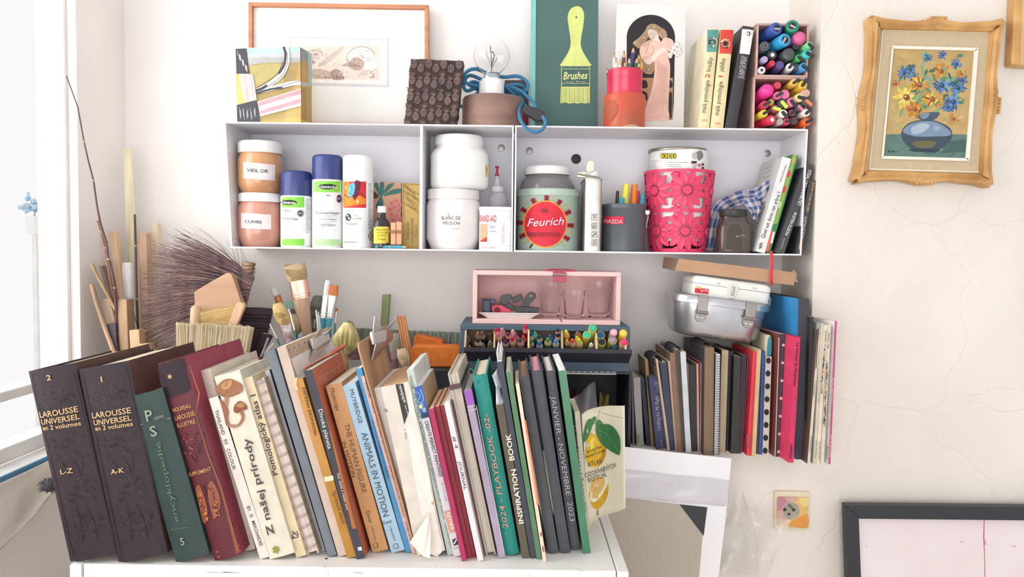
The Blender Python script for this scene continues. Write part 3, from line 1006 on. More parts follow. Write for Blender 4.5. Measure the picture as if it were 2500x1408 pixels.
secs = [((1719, 613), (1750, 613)), ((1724, 580), (1757, 575)), ((1731, 540), (1764, 540)), ((1739, 508), (1774, 520)), ((1757, 487), (1788, 510)), ((1783, 473), (1803, 503)), ((1812, 464), (1818, 500)), ((1838, 461), (1838, 503)), ((1853, 455), (1852, 500)), ((1866, 444), (1872, 488)), ((1880, 440), (1884, 470)), ((1890, 450), (1888, 465))]
NS = 8
secs2 = sm([a + b for a, b in secs], 3, False)
for j, q in enumerate(secs2):
    for i in range(NS + 1):
        u = i / NS
        x, y = q[0] + (q[2] - q[0]) * u, q[1] + (q[3] - q[1]) * u
        Yq = 1.80 - .05 * min(1, max(0, (j - 12) / 14)) + .008 * math.sin(u * 9 + j * .5) + .004 * math.sin(j * 1.1)
        P = at(x, y, Yq)
        P.z = max(P.z, ZS0 + .001)
        mb.v.append(P)
        uv.append((u * 3.2, j * .26))
k = NS + 1
mb.f = [(j * k + i, j * k + i + 1, (j + 1) * k + i + 1, (j + 1) * k + i) for j in range(len(secs2) - 1) for i in range(NS)]
o0 = len(mb.v)
sec3 = sm([(1812, 492, 1846, 478), (1822, 505, 1858, 500), (1834, 520, 1856, 520), (1836, 534, 1846, 540)], 4, False)
for j, q in enumerate(sec3):
    for i in range(NS + 1):
        u = i / NS
        P = at(q[0] + (q[2] - q[0]) * u, q[1] + (q[3] - q[1]) * u, 1.738 + .009 * math.sin(u * 8 + j * .7))
        mb.v.append(P)
        uv.append((u * 2.6, 7 + j * .26))
mb.f += [(o0 + j * k + i, o0 + j * k + i + 1, o0 + (j + 1) * k + i + 1, o0 + (j + 1) * k + i) for j in range(len(sec3) - 1) for i in range(NS)]
mb.m = [0] * len(mb.f)
solo('cloth', mb, mat('#dcd0d4', .9, 'check', c2='#4a6a9c', scale=.32), 'crumpled blue and white checked cloth draped behind the brown jar', 'cloth', uv=uv, solid=.0015, sharp=80)

# leaning books in the right cabinet
r, fn = book('white book titled Quel est donc cet arbre, leaning in the cabinet', (1911, 384), (1931, 383), (1843, 614), (1869, 615), '#e9e8e6', .13, ZS0, Y=1.712, left='#d5d4d3', hard=False)
lettering(r, fn, [('Quel est donc cet arbre ?', (1866, 582), (1907, 470), (1857, 579))], '#4a4648', bold=.008)
lettering(r, fn, [('Andreas Schweizer', (1906, 446), (1921, 402), (1902, 444))], '#55525a')
art(r, 'publisher_mark', fn, [('#6a5f5c', [(1855, 594), (1863, 591), (1859, 606), (1851, 607)]), ('#e9e8e6', stroke([(1853, 604), (1861, 594)], 1.2))])
fs_ = side_fn(r, -1)
art(r, 'cover_text', fs_, [('#a9a7a6', stroke([(1866 - i * 3 + (4 if i > 6 else 0), 412 + i * 11.5), (1888 - i * 3, 405 + i * 11.5)], 1.6)) for i in range(0, 15) if i not in (3,)])
r, fn = book('thin green field guide with red fruit on its spine', (1934, 377), (1950, 376), (1865, 614), (1880, 615), '#2f7d45', .125, ZS0, Y=1.714, spine='#3b8a4a', right='#1e6e3a', left='#3f8f4c', hard=False)
art(r, 'spine_picture', fn, [('#8fb05a', [(1936, 378), (1946, 377), (1898, 545), (1886, 548)]), ('#d8474a', ell(1926, 425, 4, 9, 15)), ('#d8474a', ell(1915, 462, 4, 10, 15)), ('#e0a060', ell(1938, 392, 4, 8, 15)), ('#c9d9a0', ell(1904, 500, 3, 9, 15)), ('#e4706c', [(1880, 566), (1888, 560), (1876, 613), (1866, 613)]), ('#e8e8e2', [(1887, 566), (1892, 565), (1886, 594), (1881, 594)])])
r, fn = book('black book titled STEAL LIKE AN ARTIST in white', (1966, 397), (1986, 401), (1893, 614), (1916, 616), '#4a4a4e', .13, ZS0, Y=1.705, hard=False, left='#46464b')
lettering(r, fn, [('STEAL LIKE AN ARTIST', (1974, 414), (1946, 501), (1982, 416)), ('AUSTIN KLEON', (1940, 517), (1916, 573), (1947, 519))], '#e6e4e2', bold=.012)
lettering(r, fn, [('WORKMAN', (1909, 608), (1917, 582), (1905, 607))], '#b8b8b8')
r, fn = book('dark narrow book titled SHOW YOUR WORK, rightmost in the cabinet', (1976, 434), (1990, 436), (1944, 614), (1957, 615), '#47474c', .13, ZS0, Y=1.702, hard=False)
lettering(r, fn, [('SHOW YOUR WORK!', (1984, 444), (1968, 517), (1990, 445))], '#c9a860', bold=.01)
lettering(r, fn, [('AUSTIN KLEON', (1965, 527), (1956, 582), (1970, 528))], '#c9c6c2', bold=.01)
art(r, 'publisher_mark', fn, [('#c9a860', [(1953, 588), (1956.5, 588), (1953, 608), (1949.5, 608)])])
pts = [at(1883.5, 612, 1.70), at(1883.5, 622, 1.694), at(1884.5, 645, 1.693), at(1882.5, 670, 1.693), at(1883.5, 696, 1.693)]
mb = MB()
for p_ in pts:
    mb.v += [p_ + V((-.0034, 0, 0)), p_ + V((.0034, .0006, 0))]
mb.f = [(2 * i, 2 * i + 1, 2 * i + 3, 2 * i + 2) for i in range(len(pts) - 1)]
mb.m = [0] * len(mb.f)
solo('ribbon', mb, mat('#e2404a', .6), 'red ribbon bookmark hanging below the right cabinet', 'ribbon', solid=.0006)

# ---- things standing on top of the cabinets -------------------------------------------------
def frontbox(mb, quad, Y, depth, m=0, lean=0.0):
    """box whose front face has the four photo corners (tl, tr, br, bl) at depth Y"""
    pts = [at(*q, Y) for q in quad]
    if lean:
        zb = min(p.z for p in pts)
        pts = [p + V((0, (p.z - zb) * lean, 0)) for p in pts]
    return mb.prism(pts[::-1], (0, depth, 0), m)


def picture_frame(r, corners, fw_, Y, depth, m, name='frame_bar', lean=0.0):
    """four mitred bars; corners tl,tr,br,bl in px; fw_ bar width px"""
    o = [V((*c_, 0)) for c_ in corners]
    cx = sum((p for p in o), V((0, 0, 0))) / 4
    inn = []
    for i in range(4):
        a, b, c_ = o[i - 1], o[i], o[(i + 1) % 4]
        inn.append(b + (a - b).normalized() * fw_ + (c_ - b).normalized() * fw_)
    zb = at(o[2].x, o[2].y, Y).z
    P = lambda p: at(p.x, p.y, Y) + V((0, max(0, at(p.x, p.y, Y).z - zb) * lean, 0))
    for i in range(4):
        j = (i + 1) % 4
        obj(name, MB().prism([P(q) for q in (o[i], inn[i], inn[j], o[j])], (0, depth, 0)), m, r, smooth=False, bevel=.0012)
    return [(p.x, p.y) for p in inn]


Yc = 1.862
r = thing('framed_drawing', 'wide thin copper-wood frame with a sepia drawing in a white mat', 'picture', at(826, 305, Yc))
wm = wood('#cf8f6c', ax='x')
inn = picture_frame(r, [(606, 5), (1046, 12), (1046, 312), (606, 305)], 9.5, Yc, .02, wm)
mb = MB()
frontbox(mb, [(610, 9), (1042, 16), (1042, 308), (610, 301)], Yc + .012, .006)
obj('mat_board', mb, mat('#f5f4f1', .6, amp=.01), r, smooth=False)
fm = FY(Yc + .012)
picture_frame(r, [(703, 84), (948, 92), (948, 212), (703, 205)], 6, Yc + .0105, .001, mat('#ded9de', .6, amp=.02), name='mat_bevel')
br = '#6d504c'
sk = [('#f8f2ec', [(709, 91), (943, 98), (943, 207), (709, 200)]), ('#efddd0', [(716, 109), (927, 113), (925, 196), (716, 192)])]
rs = random.Random(3)
sk += [('#e2d2c6', sm([(745, 150), (770, 118), (786, 120), (776, 142), (760, 160), (742, 166)])), ('#d6c4b8', sm([(776, 160), (810, 130), (840, 112), (836, 122), (812, 146), (790, 160)])),
       ('#f8f1e8', sm([(846, 128), (880, 114), (912, 130), (922, 160), (905, 172), (870, 160), (846, 145)])), ('#c4aca2', sm([(852, 150), (866, 140), (888, 148), (886, 166), (868, 172), (850, 163), (834, 160)])), ('#cdb6aa', sm([(760, 172), (786, 168), (812, 180), (806, 192), (764, 191)])), ('#bfa59c', sm([(806, 176), (824, 168), (836, 182), (840, 194), (812, 194)]))]
for i in range(170):
    x, y = rs.choice([(770, 150), (795, 180), (862, 155), (890, 140), (825, 182), (900, 178), (768, 130)])
    x += rs.gauss(0, 13)
    y += rs.gauss(0, 8)
    x, y = min(max(x, 724), 912), min(max(y, 116), 187)
    a = rs.uniform(0, 3)
    l = rs.uniform(4, 10)
    sk.append((br, stroke(sm([(x, y), (x + l * math.cos(a) * .5 + 1.5, y + l * math.sin(a) * .4), (x + l * math.cos(a), y + l * .4 * math.sin(a) + 1)], 3, False), .6)))
for cx_, cy_, rx, ry in ((880, 138, 34, 24), (768, 136, 20, 14), (823, 182, 14, 10)):
    e_ = ell(cx_, cy_, rx, ry, -10, 22)
    sk.append((br, stroke(e_[6:] + e_[:2], .8)))
art(r, 'sepia_drawing', fm, sk, step=.00004)

# painted canvas block
Yc = 1.705
r = thing('canvas_block', 'small deep canvas painted with yellow net, black and pink stripes', 'canvas', at(660, 300, Yc))
mb = MB()
frontbox(mb, [(575, 119), (733, 114), (735, 300), (579, 298)], Yc, .082)
obj('canvas', mb, [mat('#dcc27a', .7, amp=.25, scale=12, c2='#c49a5a')], r, smooth=False, bevel=.001)
f = FY(Yc)
ca = [('#b7d9d4', [(602, 117), (733, 114), (733, 128), (604, 134)]), ('#d7d9dc', [(604, 134), (733, 128), (733, 152), (640, 154), (606, 160)]), ('#ead48a', [(608, 160), (690, 154), (694, 200), (626, 226), (612, 180)])]
for i in range(44):   # net of fine dark strokes
    x = 606 + i * 3
    ca.append(('#84806e', stroke([(x, 140), (max(580, x - 44), 296)], .55)))
for i in range(40):
    y = 138 + i * 4
    ca.append(('#84806e', stroke([(607, y), (732, y - 12)], .5)))
ca += [('#e0c878', [(580, 180), (600, 180), (612, 250), (582, 256)])]
ca += [('#4a4b52', [(575, 119), (601, 118), (608, 179), (577, 180)]), ('#f1edec', [(585, 180), (617, 181), (627, 245), (596, 248)]), ('#eeb9bb', [(592, 181), (600, 181), (610, 247), (602, 248)]), ('#eeb9bb', [(608, 181), (615, 181), (625, 245), (618, 246)]),
       ('#4a4b52', [(578, 256), (627, 244), (634, 299), (579, 298)]), ('#f3efee', [(628, 248), (734, 216), (735, 258), (636, 284)]), ('#eda2ab', [(629, 250), (734, 218), (735, 229), (631, 260)]), ('#eda2ab', [(634, 270), (735, 240), (735, 251), (635, 279)]),
       ('#ece8e4', stroke(sm([(696, 114), (701, 130), (699, 158), (684, 186), (654, 208), (626, 224)], 4, False), 12)), ('#46464c', stroke(sm([(692, 114), (697, 130), (694, 158), (680, 180)], 4, False), 6)), ('#3c3a42', stroke(sm([(700, 126), (702, 150), (690, 182), (662, 206), (626, 226)], 4, False), 1.3)), ('#3c3a42', stroke(sm([(690, 150), (680, 176), (654, 198), (626, 214)], 4, False), 1.3)),
       ('#e8e4e0', stroke(sm([(626, 224), (670, 214), (710, 204), (734, 202)], 4, False), 11)), ('#46464c', stroke(sm([(626, 228), (660, 218), (690, 214)], 4, False), 5)), ('#3c3a42', stroke(sm([(640, 222), (680, 212), (734, 197)], 4, False), 1.2)), ('#46464c', stroke(sm([(624, 222), (640, 216), (652, 208)], 4, False), 7))]
for i in range(16):
    x = 579 + (i * 7.7) % 24
    y = 122 + (i * 13) % 40
    ca.append(('#c9c9ce', stroke([(x, y), (x + 1.5, y + 14)], .8)))
    ca.append(('#c9c9ce', stroke([(584 + (i * 9) % 44, 262 + (i * 5) % 14), (586 + (i * 9) % 44, 280 + (i * 5) % 14)], .8)))
art(r, 'painted_front', f, ca, step=.00003)
xs = at(734, 200, Yc).x
fs_ = onplane(V((xs + .0006, Yc, 1.6)), V((1, 0, 0)))
art(r, 'painted_side', fs_, [('#c79e5a', [(735, 116), (761, 131), (761, 299), (736, 299)]), ('#8d9a9c', [(735, 116), (752, 126), (752, 150), (735, 148)]), ('#a9cfc9', [(752, 126), (761, 131), (761, 210), (754, 206)]), ('#b9c4c4', [(735, 200), (756, 203), (756, 210), (735, 210)]), ('#b38a4a', [(736, 215), (748, 214), (748, 299), (736, 299)]), ('#b3a458', [(750, 222), (760, 222), (760, 260), (752, 262)])], eps=.0004)

# carved printing block
Yc = 1.712
r = thing('printing_block', 'dark carved wooden printing block covered in pineapple relief', 'printing block', at(1050, 305, Yc))
dk = wood('#4c3c3a', c2='#2c2428', sc=6)
dk2 = mat('#7a635c', .6, amp=.3, scale=30, c2='#56474a')
outl = []
for (a, b, n) in (((1003, 144), (1131, 149), 10), ((1131, 149), (1113, 305), 12), ((1113, 305), (987, 303), 10), ((987, 303), (1003, 144), 12)):
    for i in range(n):
        k = i / n
        w = 0 if i == 0 else random.uniform(-1.6, 1.6)
        if a[1] > 290 and b[1] > 290:
            w = 0
        outl.append((a[0] + (b[0] - a[0]) * k + w, a[1] + (b[1] - a[1]) * k + w * .8))
mb = MB().prism([at(*q, Yc) for q in outl][::-1], (0, .045, 0))
obj('block', mb, dk, r, smooth=False)
seen = 0
for row in range(8):
    for col in range(7):
        u = (col + .5 + (0 if row % 2 else .0)) / 7
        v = (row + .5 + (.5 if col % 2 else 0)) / 8
        if v > .98 or (row + col) % 1:
            continue
        x = 1003 + (1131 - 1003) * u + (-17) * v
        y = 146 + 3 * u + 157 * v
        if y > 296 or y < 150:
            continue
        mb = MB()
        c_ = at(x, y, Yc)
        s = .0104
        if row % 2 == 0 or True:
            fruit = (row % 2 == 0)
            if fruit:
                n = 12
                ro, ri = [], []
                for i in range(n):
                    a = 2 * math.pi * i / n
                    ro.append(c_ + V((s * .8 * math.cos(a), .0005, s * 1.05 * math.sin(a))))
                    ri.append(c_ + V((s * .66 * math.cos(a), -.0045, s * .9 * math.sin(a))))
                mb.add(ro + ri, [(i, (i + 1) % n, n + (i + 1) % n, n + i) for i in range(n)] + [tuple(range(n, 2 * n))])
                for hx, hz in ((-.3, .45), (.3, .45), (0, .05), (-.42, 0), (.42, 0), (-.25, -.45), (.25, -.45)):
                    q = c_ + V((hx * s * .9, -.0046, hz * s))
                    mb.add([q + V((.0013 * math.cos(i * 1.257), 0, .0013 * math.sin(i * 1.257))) for i in range(5)], [tuple(range(5))], 1)
            else:
                for k in range(-3, 4):
                    a = math.radians(90 + k * 27)
                    b0 = c_ + V((0, .0005, -s * .6))
                    d = V((math.cos(a), 0, math.sin(a))) * s * (1.35 if abs(k) < 3 else 1.1)
                    pe = V((-d.z, 0, d.x)).normalized() * s * .14
                    mb.add([b0 + pe + V((0, -.003, 0)), b0 - pe + V((0, -.003, 0)), b0 + d + V((0, -.002, 0)), b0 + d * .5 + pe * 1.6 + V((0, .0005, 0)), b0 + d * .5 - pe * 1.6 + V((0, .0005, 0)), b0 + d * .5 + V((0, -.0045, 0))], [(0, 5, 3), (1, 4, 5), (3, 5, 2), (5, 4, 2), (0, 1, 5)])
        obj('pineapple_relief' if row % 2 == 0 else 'leaf_relief', mb, [dk2, mat('#1f1a1e', .9)], r, smooth=False)

# lamp: wooden puck, porcelain socket, clear globe bulb, blue cord
Yl = 1.78
r = thing('table_lamp', 'small lamp with round wooden base, porcelain socket and clear globe bulb', 'lamp', at(1202, 305, Yl))
can(r, 'base', 1202, Yl, [(71, 305), (73, 303), (73, 246), (70, 241)], wood('#96786c', ax='x', sc=5), ZS1, n=48)
can(r, 'socket', 1200, Yl, [(31, 242), (31, 229), (30, 227.5), (30.5, 227), (30, 202), (26, 196), (24, 194)], mat('#f4f3f3', .2, amp=.02, spec=.6))
can(r, 'bulb_collar', 1200, Yl, [(20, 196), (20, 186), (17, 182), (17, 178)], metal('#c4cdd4', .25))
cb = at(1200, 136, Yl)
R = 44.5 * Yl / F
gl = glass('#ffffff', 1.32)
prof = [(.35, -1.02), (.5, -.9)] + [(math.sin(math.radians(a)), -math.cos(math.radians(a))) for a in range(36, 180, 12)] + [(.001, 1)]
mb = MB().lathe(cb, [(R * a, R * b) for a, b in prof], 32, close=False)
k = len(mb.v)
mb2 = MB().lathe(cb, [(R * .975 * a, R * .975 * b) for a, b in prof], 32, close=False)
mb.add(mb2.v, [f[::-1] for f in mb2.f])
obj('bulb_glass', mb, gl, r, sharp=180)
mb = MB()
for pts, wd in (([(1200, 182), (1200, 160), (1199, 135), (1197, 112)], .0012), ([(1200, 160), (1203, 150), (1207, 136), (1203, 126), (1200, 128)], .0016), ([(1201, 164), (1208, 152), (1213, 142)], .0008), ([(1199, 162), (1193, 145), (1186, 126)], .0005)):
    mb.tube([at(*q, Yl) for q in pts], wd, 6)
obj('filament', mb, mat('#77706c', .4), r)
cord = mat('#3f7ba0', .6, amp=.12, scale=200)
rad = .0042
Yk = 1.80
coil = [(1286, 262, 1.74), (1262, 240, Yk), (1230, 208, Yk), (1180, 206, Yk + .01), (1140, 222, Yk + .015), (1130, 200, Yk + .01), (1136, 178, Yk), (1160, 168, Yk - .005), (1192, 180, Yk + .01), (1230, 188, Yk + .01), (1264, 186, Yk + .005), (1286, 200, Yk), (1286, 220, Yk), (1264, 226, Yk + .01), (1228, 214, Yk + .015), (1180, 196, Yk + .02), (1150, 184, Yk + .015), (1136, 192, Yk + .012), (1140, 204, Yk + .008), (1168, 210, Yk + .006), (1212, 212, Yk + .004), (1262, 206, Yk + .006), (1280, 214, Yk + .012), (1268, 232, Yk + .014), (1236, 226, Yk + .02), (1190, 214, Yk + .03), (1160, 200, Yk + .03), (1146, 206, Yk + .03), (1164, 218, Yk + .03), (1172, 222, Yk + .03), (1150, 240, Yk + .03), (1124, 262, Yk + .03)]
mb = MB()
mb.tube([at(*q) for q in sm(coil, 4, False)], rad, 8)
obj('cord', mb, cord, r)
loop = [(1283, 262, 1.735), (1278, 246, 1.76), (1270, 232, 1.79), (1240, 214, 1.80)]
loop2 = [(1325, 284, 1.70), (1332, 300, 1.693), (1322, 317, 1.690), (1304, 322, 1.690), (1284, 312, 1.692), (1270, 290, 1.70), (1268, 266, 1.73), (1276, 248, 1.76), (1270, 236, 1.79)]
loop3 = [(1308, 266, 1.712), (1304, 252, 1.73), (1288, 236, 1.76), (1268, 220, 1.79), (1236, 208, 1.80)]
for q in (loop2, loop3):
    obj('cord', MB().tube([at(*z) for z in sm(q, 4, False)], rad * .95, 8), cord, r)
obj('switch', MB().prism([at(*q, 1.70) for q in [(1277, 259), (1287, 255), (1325, 270), (1331, 277), (1330, 291), (1322, 296), (1308, 294), (1279, 275)]][::-1], (0, .022, 0)), mat('#3c383a', .4), r, bevel=.003)
r = thing('wooden_block', 'small rough brown block with a red corner, behind the lamp cord', 'block', at(1262, 305, 1.80))
mb = MB()
frontbox(mb, [(1232, 195), (1290, 195), (1290, 304), (1232, 304)], 1.83, .02)
obj('block', mb, wood('#6e5350', c2='#4d3c3e'), r, bevel=.002)
mb = MB()
frontbox(mb, [(1262, 270), (1290, 270), (1290, 303), (1262, 303)], 1.8275, .002)
obj('red_patch', mb, mat('#a83a4a', .6), r)

# green Brushes board
Yc = 1.815
r = thing('print_board', 'dark green board printed with a yellow paintbrush and the word Brushes', 'board', at(1380, 318, Yc))
mb = MB()
frontbox(mb, [(1308, -30), (1461, -28), (1459, 318), (1304, 317)], Yc, .012)
obj('board', mb, mat('#4f6d68', .6, amp=.06, scale=6), r, smooth=False)
mb = MB()
frontbox(mb, [(1297, -30), (1309, -30), (1306, 318), (1293, 318)], Yc - .002, .016)
obj('cloth_spine', mb, mat('#86c3c0', .7, amp=.08), r, smooth=False, label='pale teal cloth spine')
f = FY(Yc)
yel, gr = '#d5de86', '#4a6664'
pb = sm([(1408, 15), (1420, 20), (1426, 36), (1424, 62), (1419, 90), (1418, 110), (1424, 128), (1440, 154), (1440, 160), (1371, 160), (1371, 154), (1387, 128), (1393, 110), (1392, 90), (1388, 62), (1386, 40), (1393, 22)], 3)
sh = [(yel, pb), (gr, ell(1407, 42, 2.6)), (yel, rect(1370, 160, 1440.5, 213)), (gr, rect(1371.5, 161.5, 1439, 211.5)), (yel, rect(1370, 168, 1440, 169)), (yel, rect(1370, 203, 1440, 204)), (yel, [(1369, 213), (1440, 213), (1440, 252), (1436, 251), (1430, 253), (1420, 251), (1410, 253), (1400, 251), (1390, 253), (1380, 250), (1368, 252)])]
for i in range(26):
    x = 1370 + i * 2.7 + random.uniform(-.5, .5)
    sh.append(('#8f9a62', stroke([(x, 214), (x + random.uniform(-.6, .6), 250)], .5 + (i % 4 == 0) * .7)))
for i in range(5):
    sh.append((yel, ell(1378 + i * 14, 165, .7)))
art(r, 'brush_print', f, sh)
lettering(r, f, [('Brushes', (1375, 194), (1435, 192), (18,))], '#e2e89a', shear=.3, bold=.015, eps=.004)
lettering(r, f, [('Hugo Besal', (1379, 201), (1428, 201), (4.5,))], '#a9b590', eps=.004)

# art print card: woman with flowers in a dark arch
Yc = 1.80
r = thing('art_print', 'white card print of a long haired woman in pink dress under a dark arch', 'print', at(1583, 318, Yc))
mb = MB()
frontbox(mb, [(1506, 9), (1674, 12), (1669, 318), (1497, 317)], Yc, .002)
obj('card', mb, mat('#e6e3e0', .7, amp=.03, scale=5), r, smooth=False)
f = FY(Yc)
ink, hair, dr, skn, tan_ = '#2c272b', '#ab8d6f', '#eec2b2', '#f2dcd0', '#b58f68'
sh = [(ink, ell(1589, 92, 59, 56, 0, 22, 180, 360) + [(1645, 250), (1642, 292), (1576, 292), (1530, 250)]), (tan_, [(1560, 190), (1643, 190), (1642, 291), (1556, 291)]), ('#2c272b', sm([(1566, 214), (1566, 200), (1573, 195), (1580, 200), (1580, 214)], 3)), ('#2c272b', sm([(1628, 213), (1628, 200), (1634, 195), (1641, 200), (1641, 213)], 3)), ('#2c272b', sm([(1564, 245), (1564, 228), (1570, 222), (1580, 228), (1580, 245)], 3)), ('#2c272b', [(1630, 290), (1632, 230), (1636, 222), (1641, 228), (1640, 288)]),
      (hair, sm([(1582, 62), (1597, 58), (1612, 66), (1624, 74), (1629, 88), (1622, 98), (1608, 88), (1596, 82), (1583, 92), (1572, 108), (1560, 118), (1551, 112), (1545, 104), (1560, 92), (1574, 76)], 4)), (hair, sm([(1570, 128), (1598, 148), (1594, 178), (1578, 180), (1563, 168), (1556, 150)], 4)),
      (skn, sm([(1582, 74), (1594, 72), (1605, 78), (1608, 92), (1612, 102), (1598, 104), (1597, 98), (1589, 96), (1583, 86)], 3)),
      (dr, sm([(1574, 104), (1592, 96), (1612, 102), (1622, 92), (1640, 96), (1646, 110), (1638, 120), (1630, 132), (1636, 160), (1634, 210), (1632, 262), (1634, 288), (1622, 296), (1600, 294), (1585, 296), (1570, 290), (1574, 270), (1588, 230), (1596, 190), (1598, 150), (1586, 158), (1574, 152), (1562, 130), (1564, 114)], 4)),
      (skn, sm([(1574, 146), (1592, 138), (1606, 122), (1618, 117), (1626, 121), (1618, 128), (1604, 140), (1590, 154), (1578, 155)], 3)), (skn, sm([(1630, 130), (1642, 128), (1640, 140), (1634, 142)], 3))]
for i in range(9):   # dress folds
    x = 1600 + i * 4
    sh.append(('#b98b80', stroke(sm([(1605 + i * 3.2, 150 + i * 2), (x + 2 - i * .4, 210), (1578 + i * 6.6, 288)], 4, False), .7)))
for i in range(7):
    sh.append(('#7d6450', stroke(sm([(1590 + i * 4, 62 + i), (1580 + i * 3, 78 + i * 2), (1556 + i * 3, 104 + i * 2)], 4, False), .7)))
for i in range(5):
    sh.append(('#7d6450', stroke(sm([(1574 + i * 4, 136 + i), (1566 + i * 6, 156), (1572 + i * 5, 176)], 4, False), .7)))
for x, y, s in ((1652, 108, 7), (1660, 114, 6), (1645, 116, 7), (1656, 122, 8), (1648, 128, 7), (1660, 128, 6), (1640, 124, 6), (1653, 134, 6)):
    sh += [('#9a8d88', ell(x, y, s, s * .8)), ('#f3ece8', ell(x, y, s * .88, s * .68)), ('#9a8d88', stroke([(x - 2, y), (x + 2, y - 2)], .6))]
sh += [('#6b5048', stroke([(1589, 81), (1594, 82)], .8)), ('#6b5048', stroke([(1592, 89), (1595, 92)], 1)), ('#8fa3b0', ell(1591, 81, 2.2, 1)), ('#6b5048', stroke([(1586, 80), (1587, 88)], .6)), (ink, stroke(sm([(1586, 106), (1576, 130)], 3, False), .6)), (ink, stroke(sm([(1592, 112), (1596, 124), (1588, 136)], 3, False), .6))]
for x, y in ((1597, 66), (1612, 84), (1572, 92), (1550, 104), (1584, 170)):
    sh.append(('#f4e8d8', ell(x, y, 1.4)))
art(r, 'figure_print', f, sh, step=.00004)

# pencil cup
Yc = 1.748
r = thing('pencil_cup', 'red pencil cup, glossy above a worn orange-red cardboard tube', 'cup', at(1524, 320, Yc))
can(r, 'outer_tube', 1523.5, Yc, [(48.5, 319), (49.5, 317), (50, 240), (48, 234), (43, 233)], mat('#cd4a35', .35, amp=.3, scale=7, c2='#a4573c', spec=.5), ZS1, n=40)
_, fn, c, p = can(r, 'inner_cup', 1524, Yc, [(42, 250), (42.5, 235), (42, 196), (42.6, 195), (42.6, 174), (41.2, 173), (40.5, 180), (40, 248)], mat('#d62a50', .25, amp=.06, spec=.6), n=40)
fn2 = oncyl(c.x, c.y, 50 * Yc / F)
art(r, 'worn_patch', fn2, [('#c9a083', sm([(1510, 314), (1522, 308), (1540, 303), (1556, 306), (1562, 314)])), ('#b45a40', sm([(1480, 250), (1500, 246), (1508, 270), (1490, 296), (1477, 284)]))], curved=True)


def pencil(label, P0, P1, rad, col, lead=None, tipw='#dcb48c', group=None, cone=2.6, blunt=0):
    """six-sided pencil, sharpened at P1"""
    d = (P1 - P0).normalized()
    L = (P1 - P0).length
    a = P0 + d * (L - rad * cone * 1.4)
    b = P0 + d * (L - rad * cone * (.62 if blunt else .5))
    kb, kt = (.62, .26) if blunt else (.45, .08)
    r = thing('pencil', label, 'pencil', P0, group)
    obj('barrel', MB().tube([P0, a], rad, 8), mat(col, .35, amp=.05, spec=.45), r, sharp=30)
    obj('sharpened_wood', MB().tube([a, b], [rad * .98, rad * kb], 8), mat(tipw, .7, amp=.12, scale=80), r, sharp=50)
    obj('lead', MB().tube([b, b.lerp(P1, .7), P1], [rad * kb, rad * (kb + kt) * .48, rad * kt], 8), mat(lead or col, .5), r, sharp=50)
    return r


g = 'pencils in the red cup'
zc = ZS1 + .02
for lb, x0, x1, y1, Yp, rd, col, ld in (
    ('white pencil with pale point, left in the red cup', 1502, 1499, 128, 1.752, 3.8, '#e9e6e4', '#8a6a5a'), ('short white pencil with brown point in the red cup', 1508, 1504, 141, 1.735, 3.8, '#ece8e4', '#7d5f52'), ('white pencil in front of the brown pencil in the red cup', 1512, 1514, 145, 1.73, 3.8, '#f0ecea', '#c9a58c'),
    ('dark brown coloured pencil in the red cup', 1516, 1524, 124, 1.77, 4.6, '#7a4a3a', '#5a3228'), ('crimson pencil in the red cup', 1518, 1527, 148, 1.73, 4, '#cf2f56', '#b5284a'), ('green pencil left of the blue one in the red cup', 1530, 1537, 138, 1.735, 4.4, '#3f8050', '#5c4038'),
    ('tall dark blue pencil in the red cup', 1534, 1547, 112, 1.77, 4.6, '#3a3f78', '#4a3a40'), ('second green pencil, leaning right in the red cup', 1541, 1556, 138, 1.74, 4.4, '#2f7048', '#4a3a34'), ('orange-brown pencil behind the green ones in the red cup', 1550, 1560, 130, 1.78, 4, '#c07a3c', '#8a5028'),
    ('bright yellow pencil, rightmost in the red cup', 1557, 1567, 146, 1.745, 4, '#efb43a', '#d99a2c'), ('dark green pencil in front of the yellow one in the red cup', 1550, 1561, 150, 1.735, 4, '#2f4f48', '#4a3a34'), ('short black pencil at the far left of the red cup', 1489, 1483, 167, 1.745, 3, '#3f3a40', '#3f3a40'), ('short grey pencil beside the black one in the red cup', 1500, 1497, 165, 1.725, 3, '#55505a', '#4a4650')):
    p1 = at(x1, y1, Yp)
    p0 = at(x0, 250, Yp)
    p0.z = zc + .05
    pencil(lb, p0, p1, rd * Yp / F, col, ld, group=g)

# the three books and the marker boxes
r, fn = book('cream book on pears titled mala pomologie 2 with teal band', (1727, 72), (1755, 72), (1704, 316), (1731, 316), '#e9dcb0', .155, ZS1, Y=1.72, left='#ece3c4', group='cream pomology books')
art(r, 'spine_band', fn, [('#5e9c97', [(1727, 73), (1754, 73), (1748.5, 127), (1725, 127)]), ('#f1ead2', [(1721, 74), (1727, 73), (1725, 127), (1722, 127)])], curved=True)
art(r, 'flower_emblem', fn, [('#2f4540', ell(1739, 103, 11)), ('#e9e2d0', ell(1736, 103, 9.5, 10)), ('#2f4540', ell(1738, 103, 7.5)), ('#5e9c97', ell(1738.5, 104, 4.5))] + [('#2f4540' if i < 6 else '#e9e2d0', ell(1739 + 10.5 * math.cos(i * .52 + 1.9), 103 + 10.5 * math.sin(i * .52 + 1.9), 1.9)) for i in range(12)], eps=.0012)
lettering(r, fn, [('malá pomologie', (1722, 276), (1732, 197), (11.5,)), ('hrušky', (1734, 176), (1739.5, 141), (11.5,))], '#57504a')
lettering(r, fn, [('2', (1731, 192), (1733, 181), (11,))], '#c9603c', bold=.01)
lettering(r, fn, [('SZN', (1713, 296), (1725, 296), (4,))], '#8a7f68')
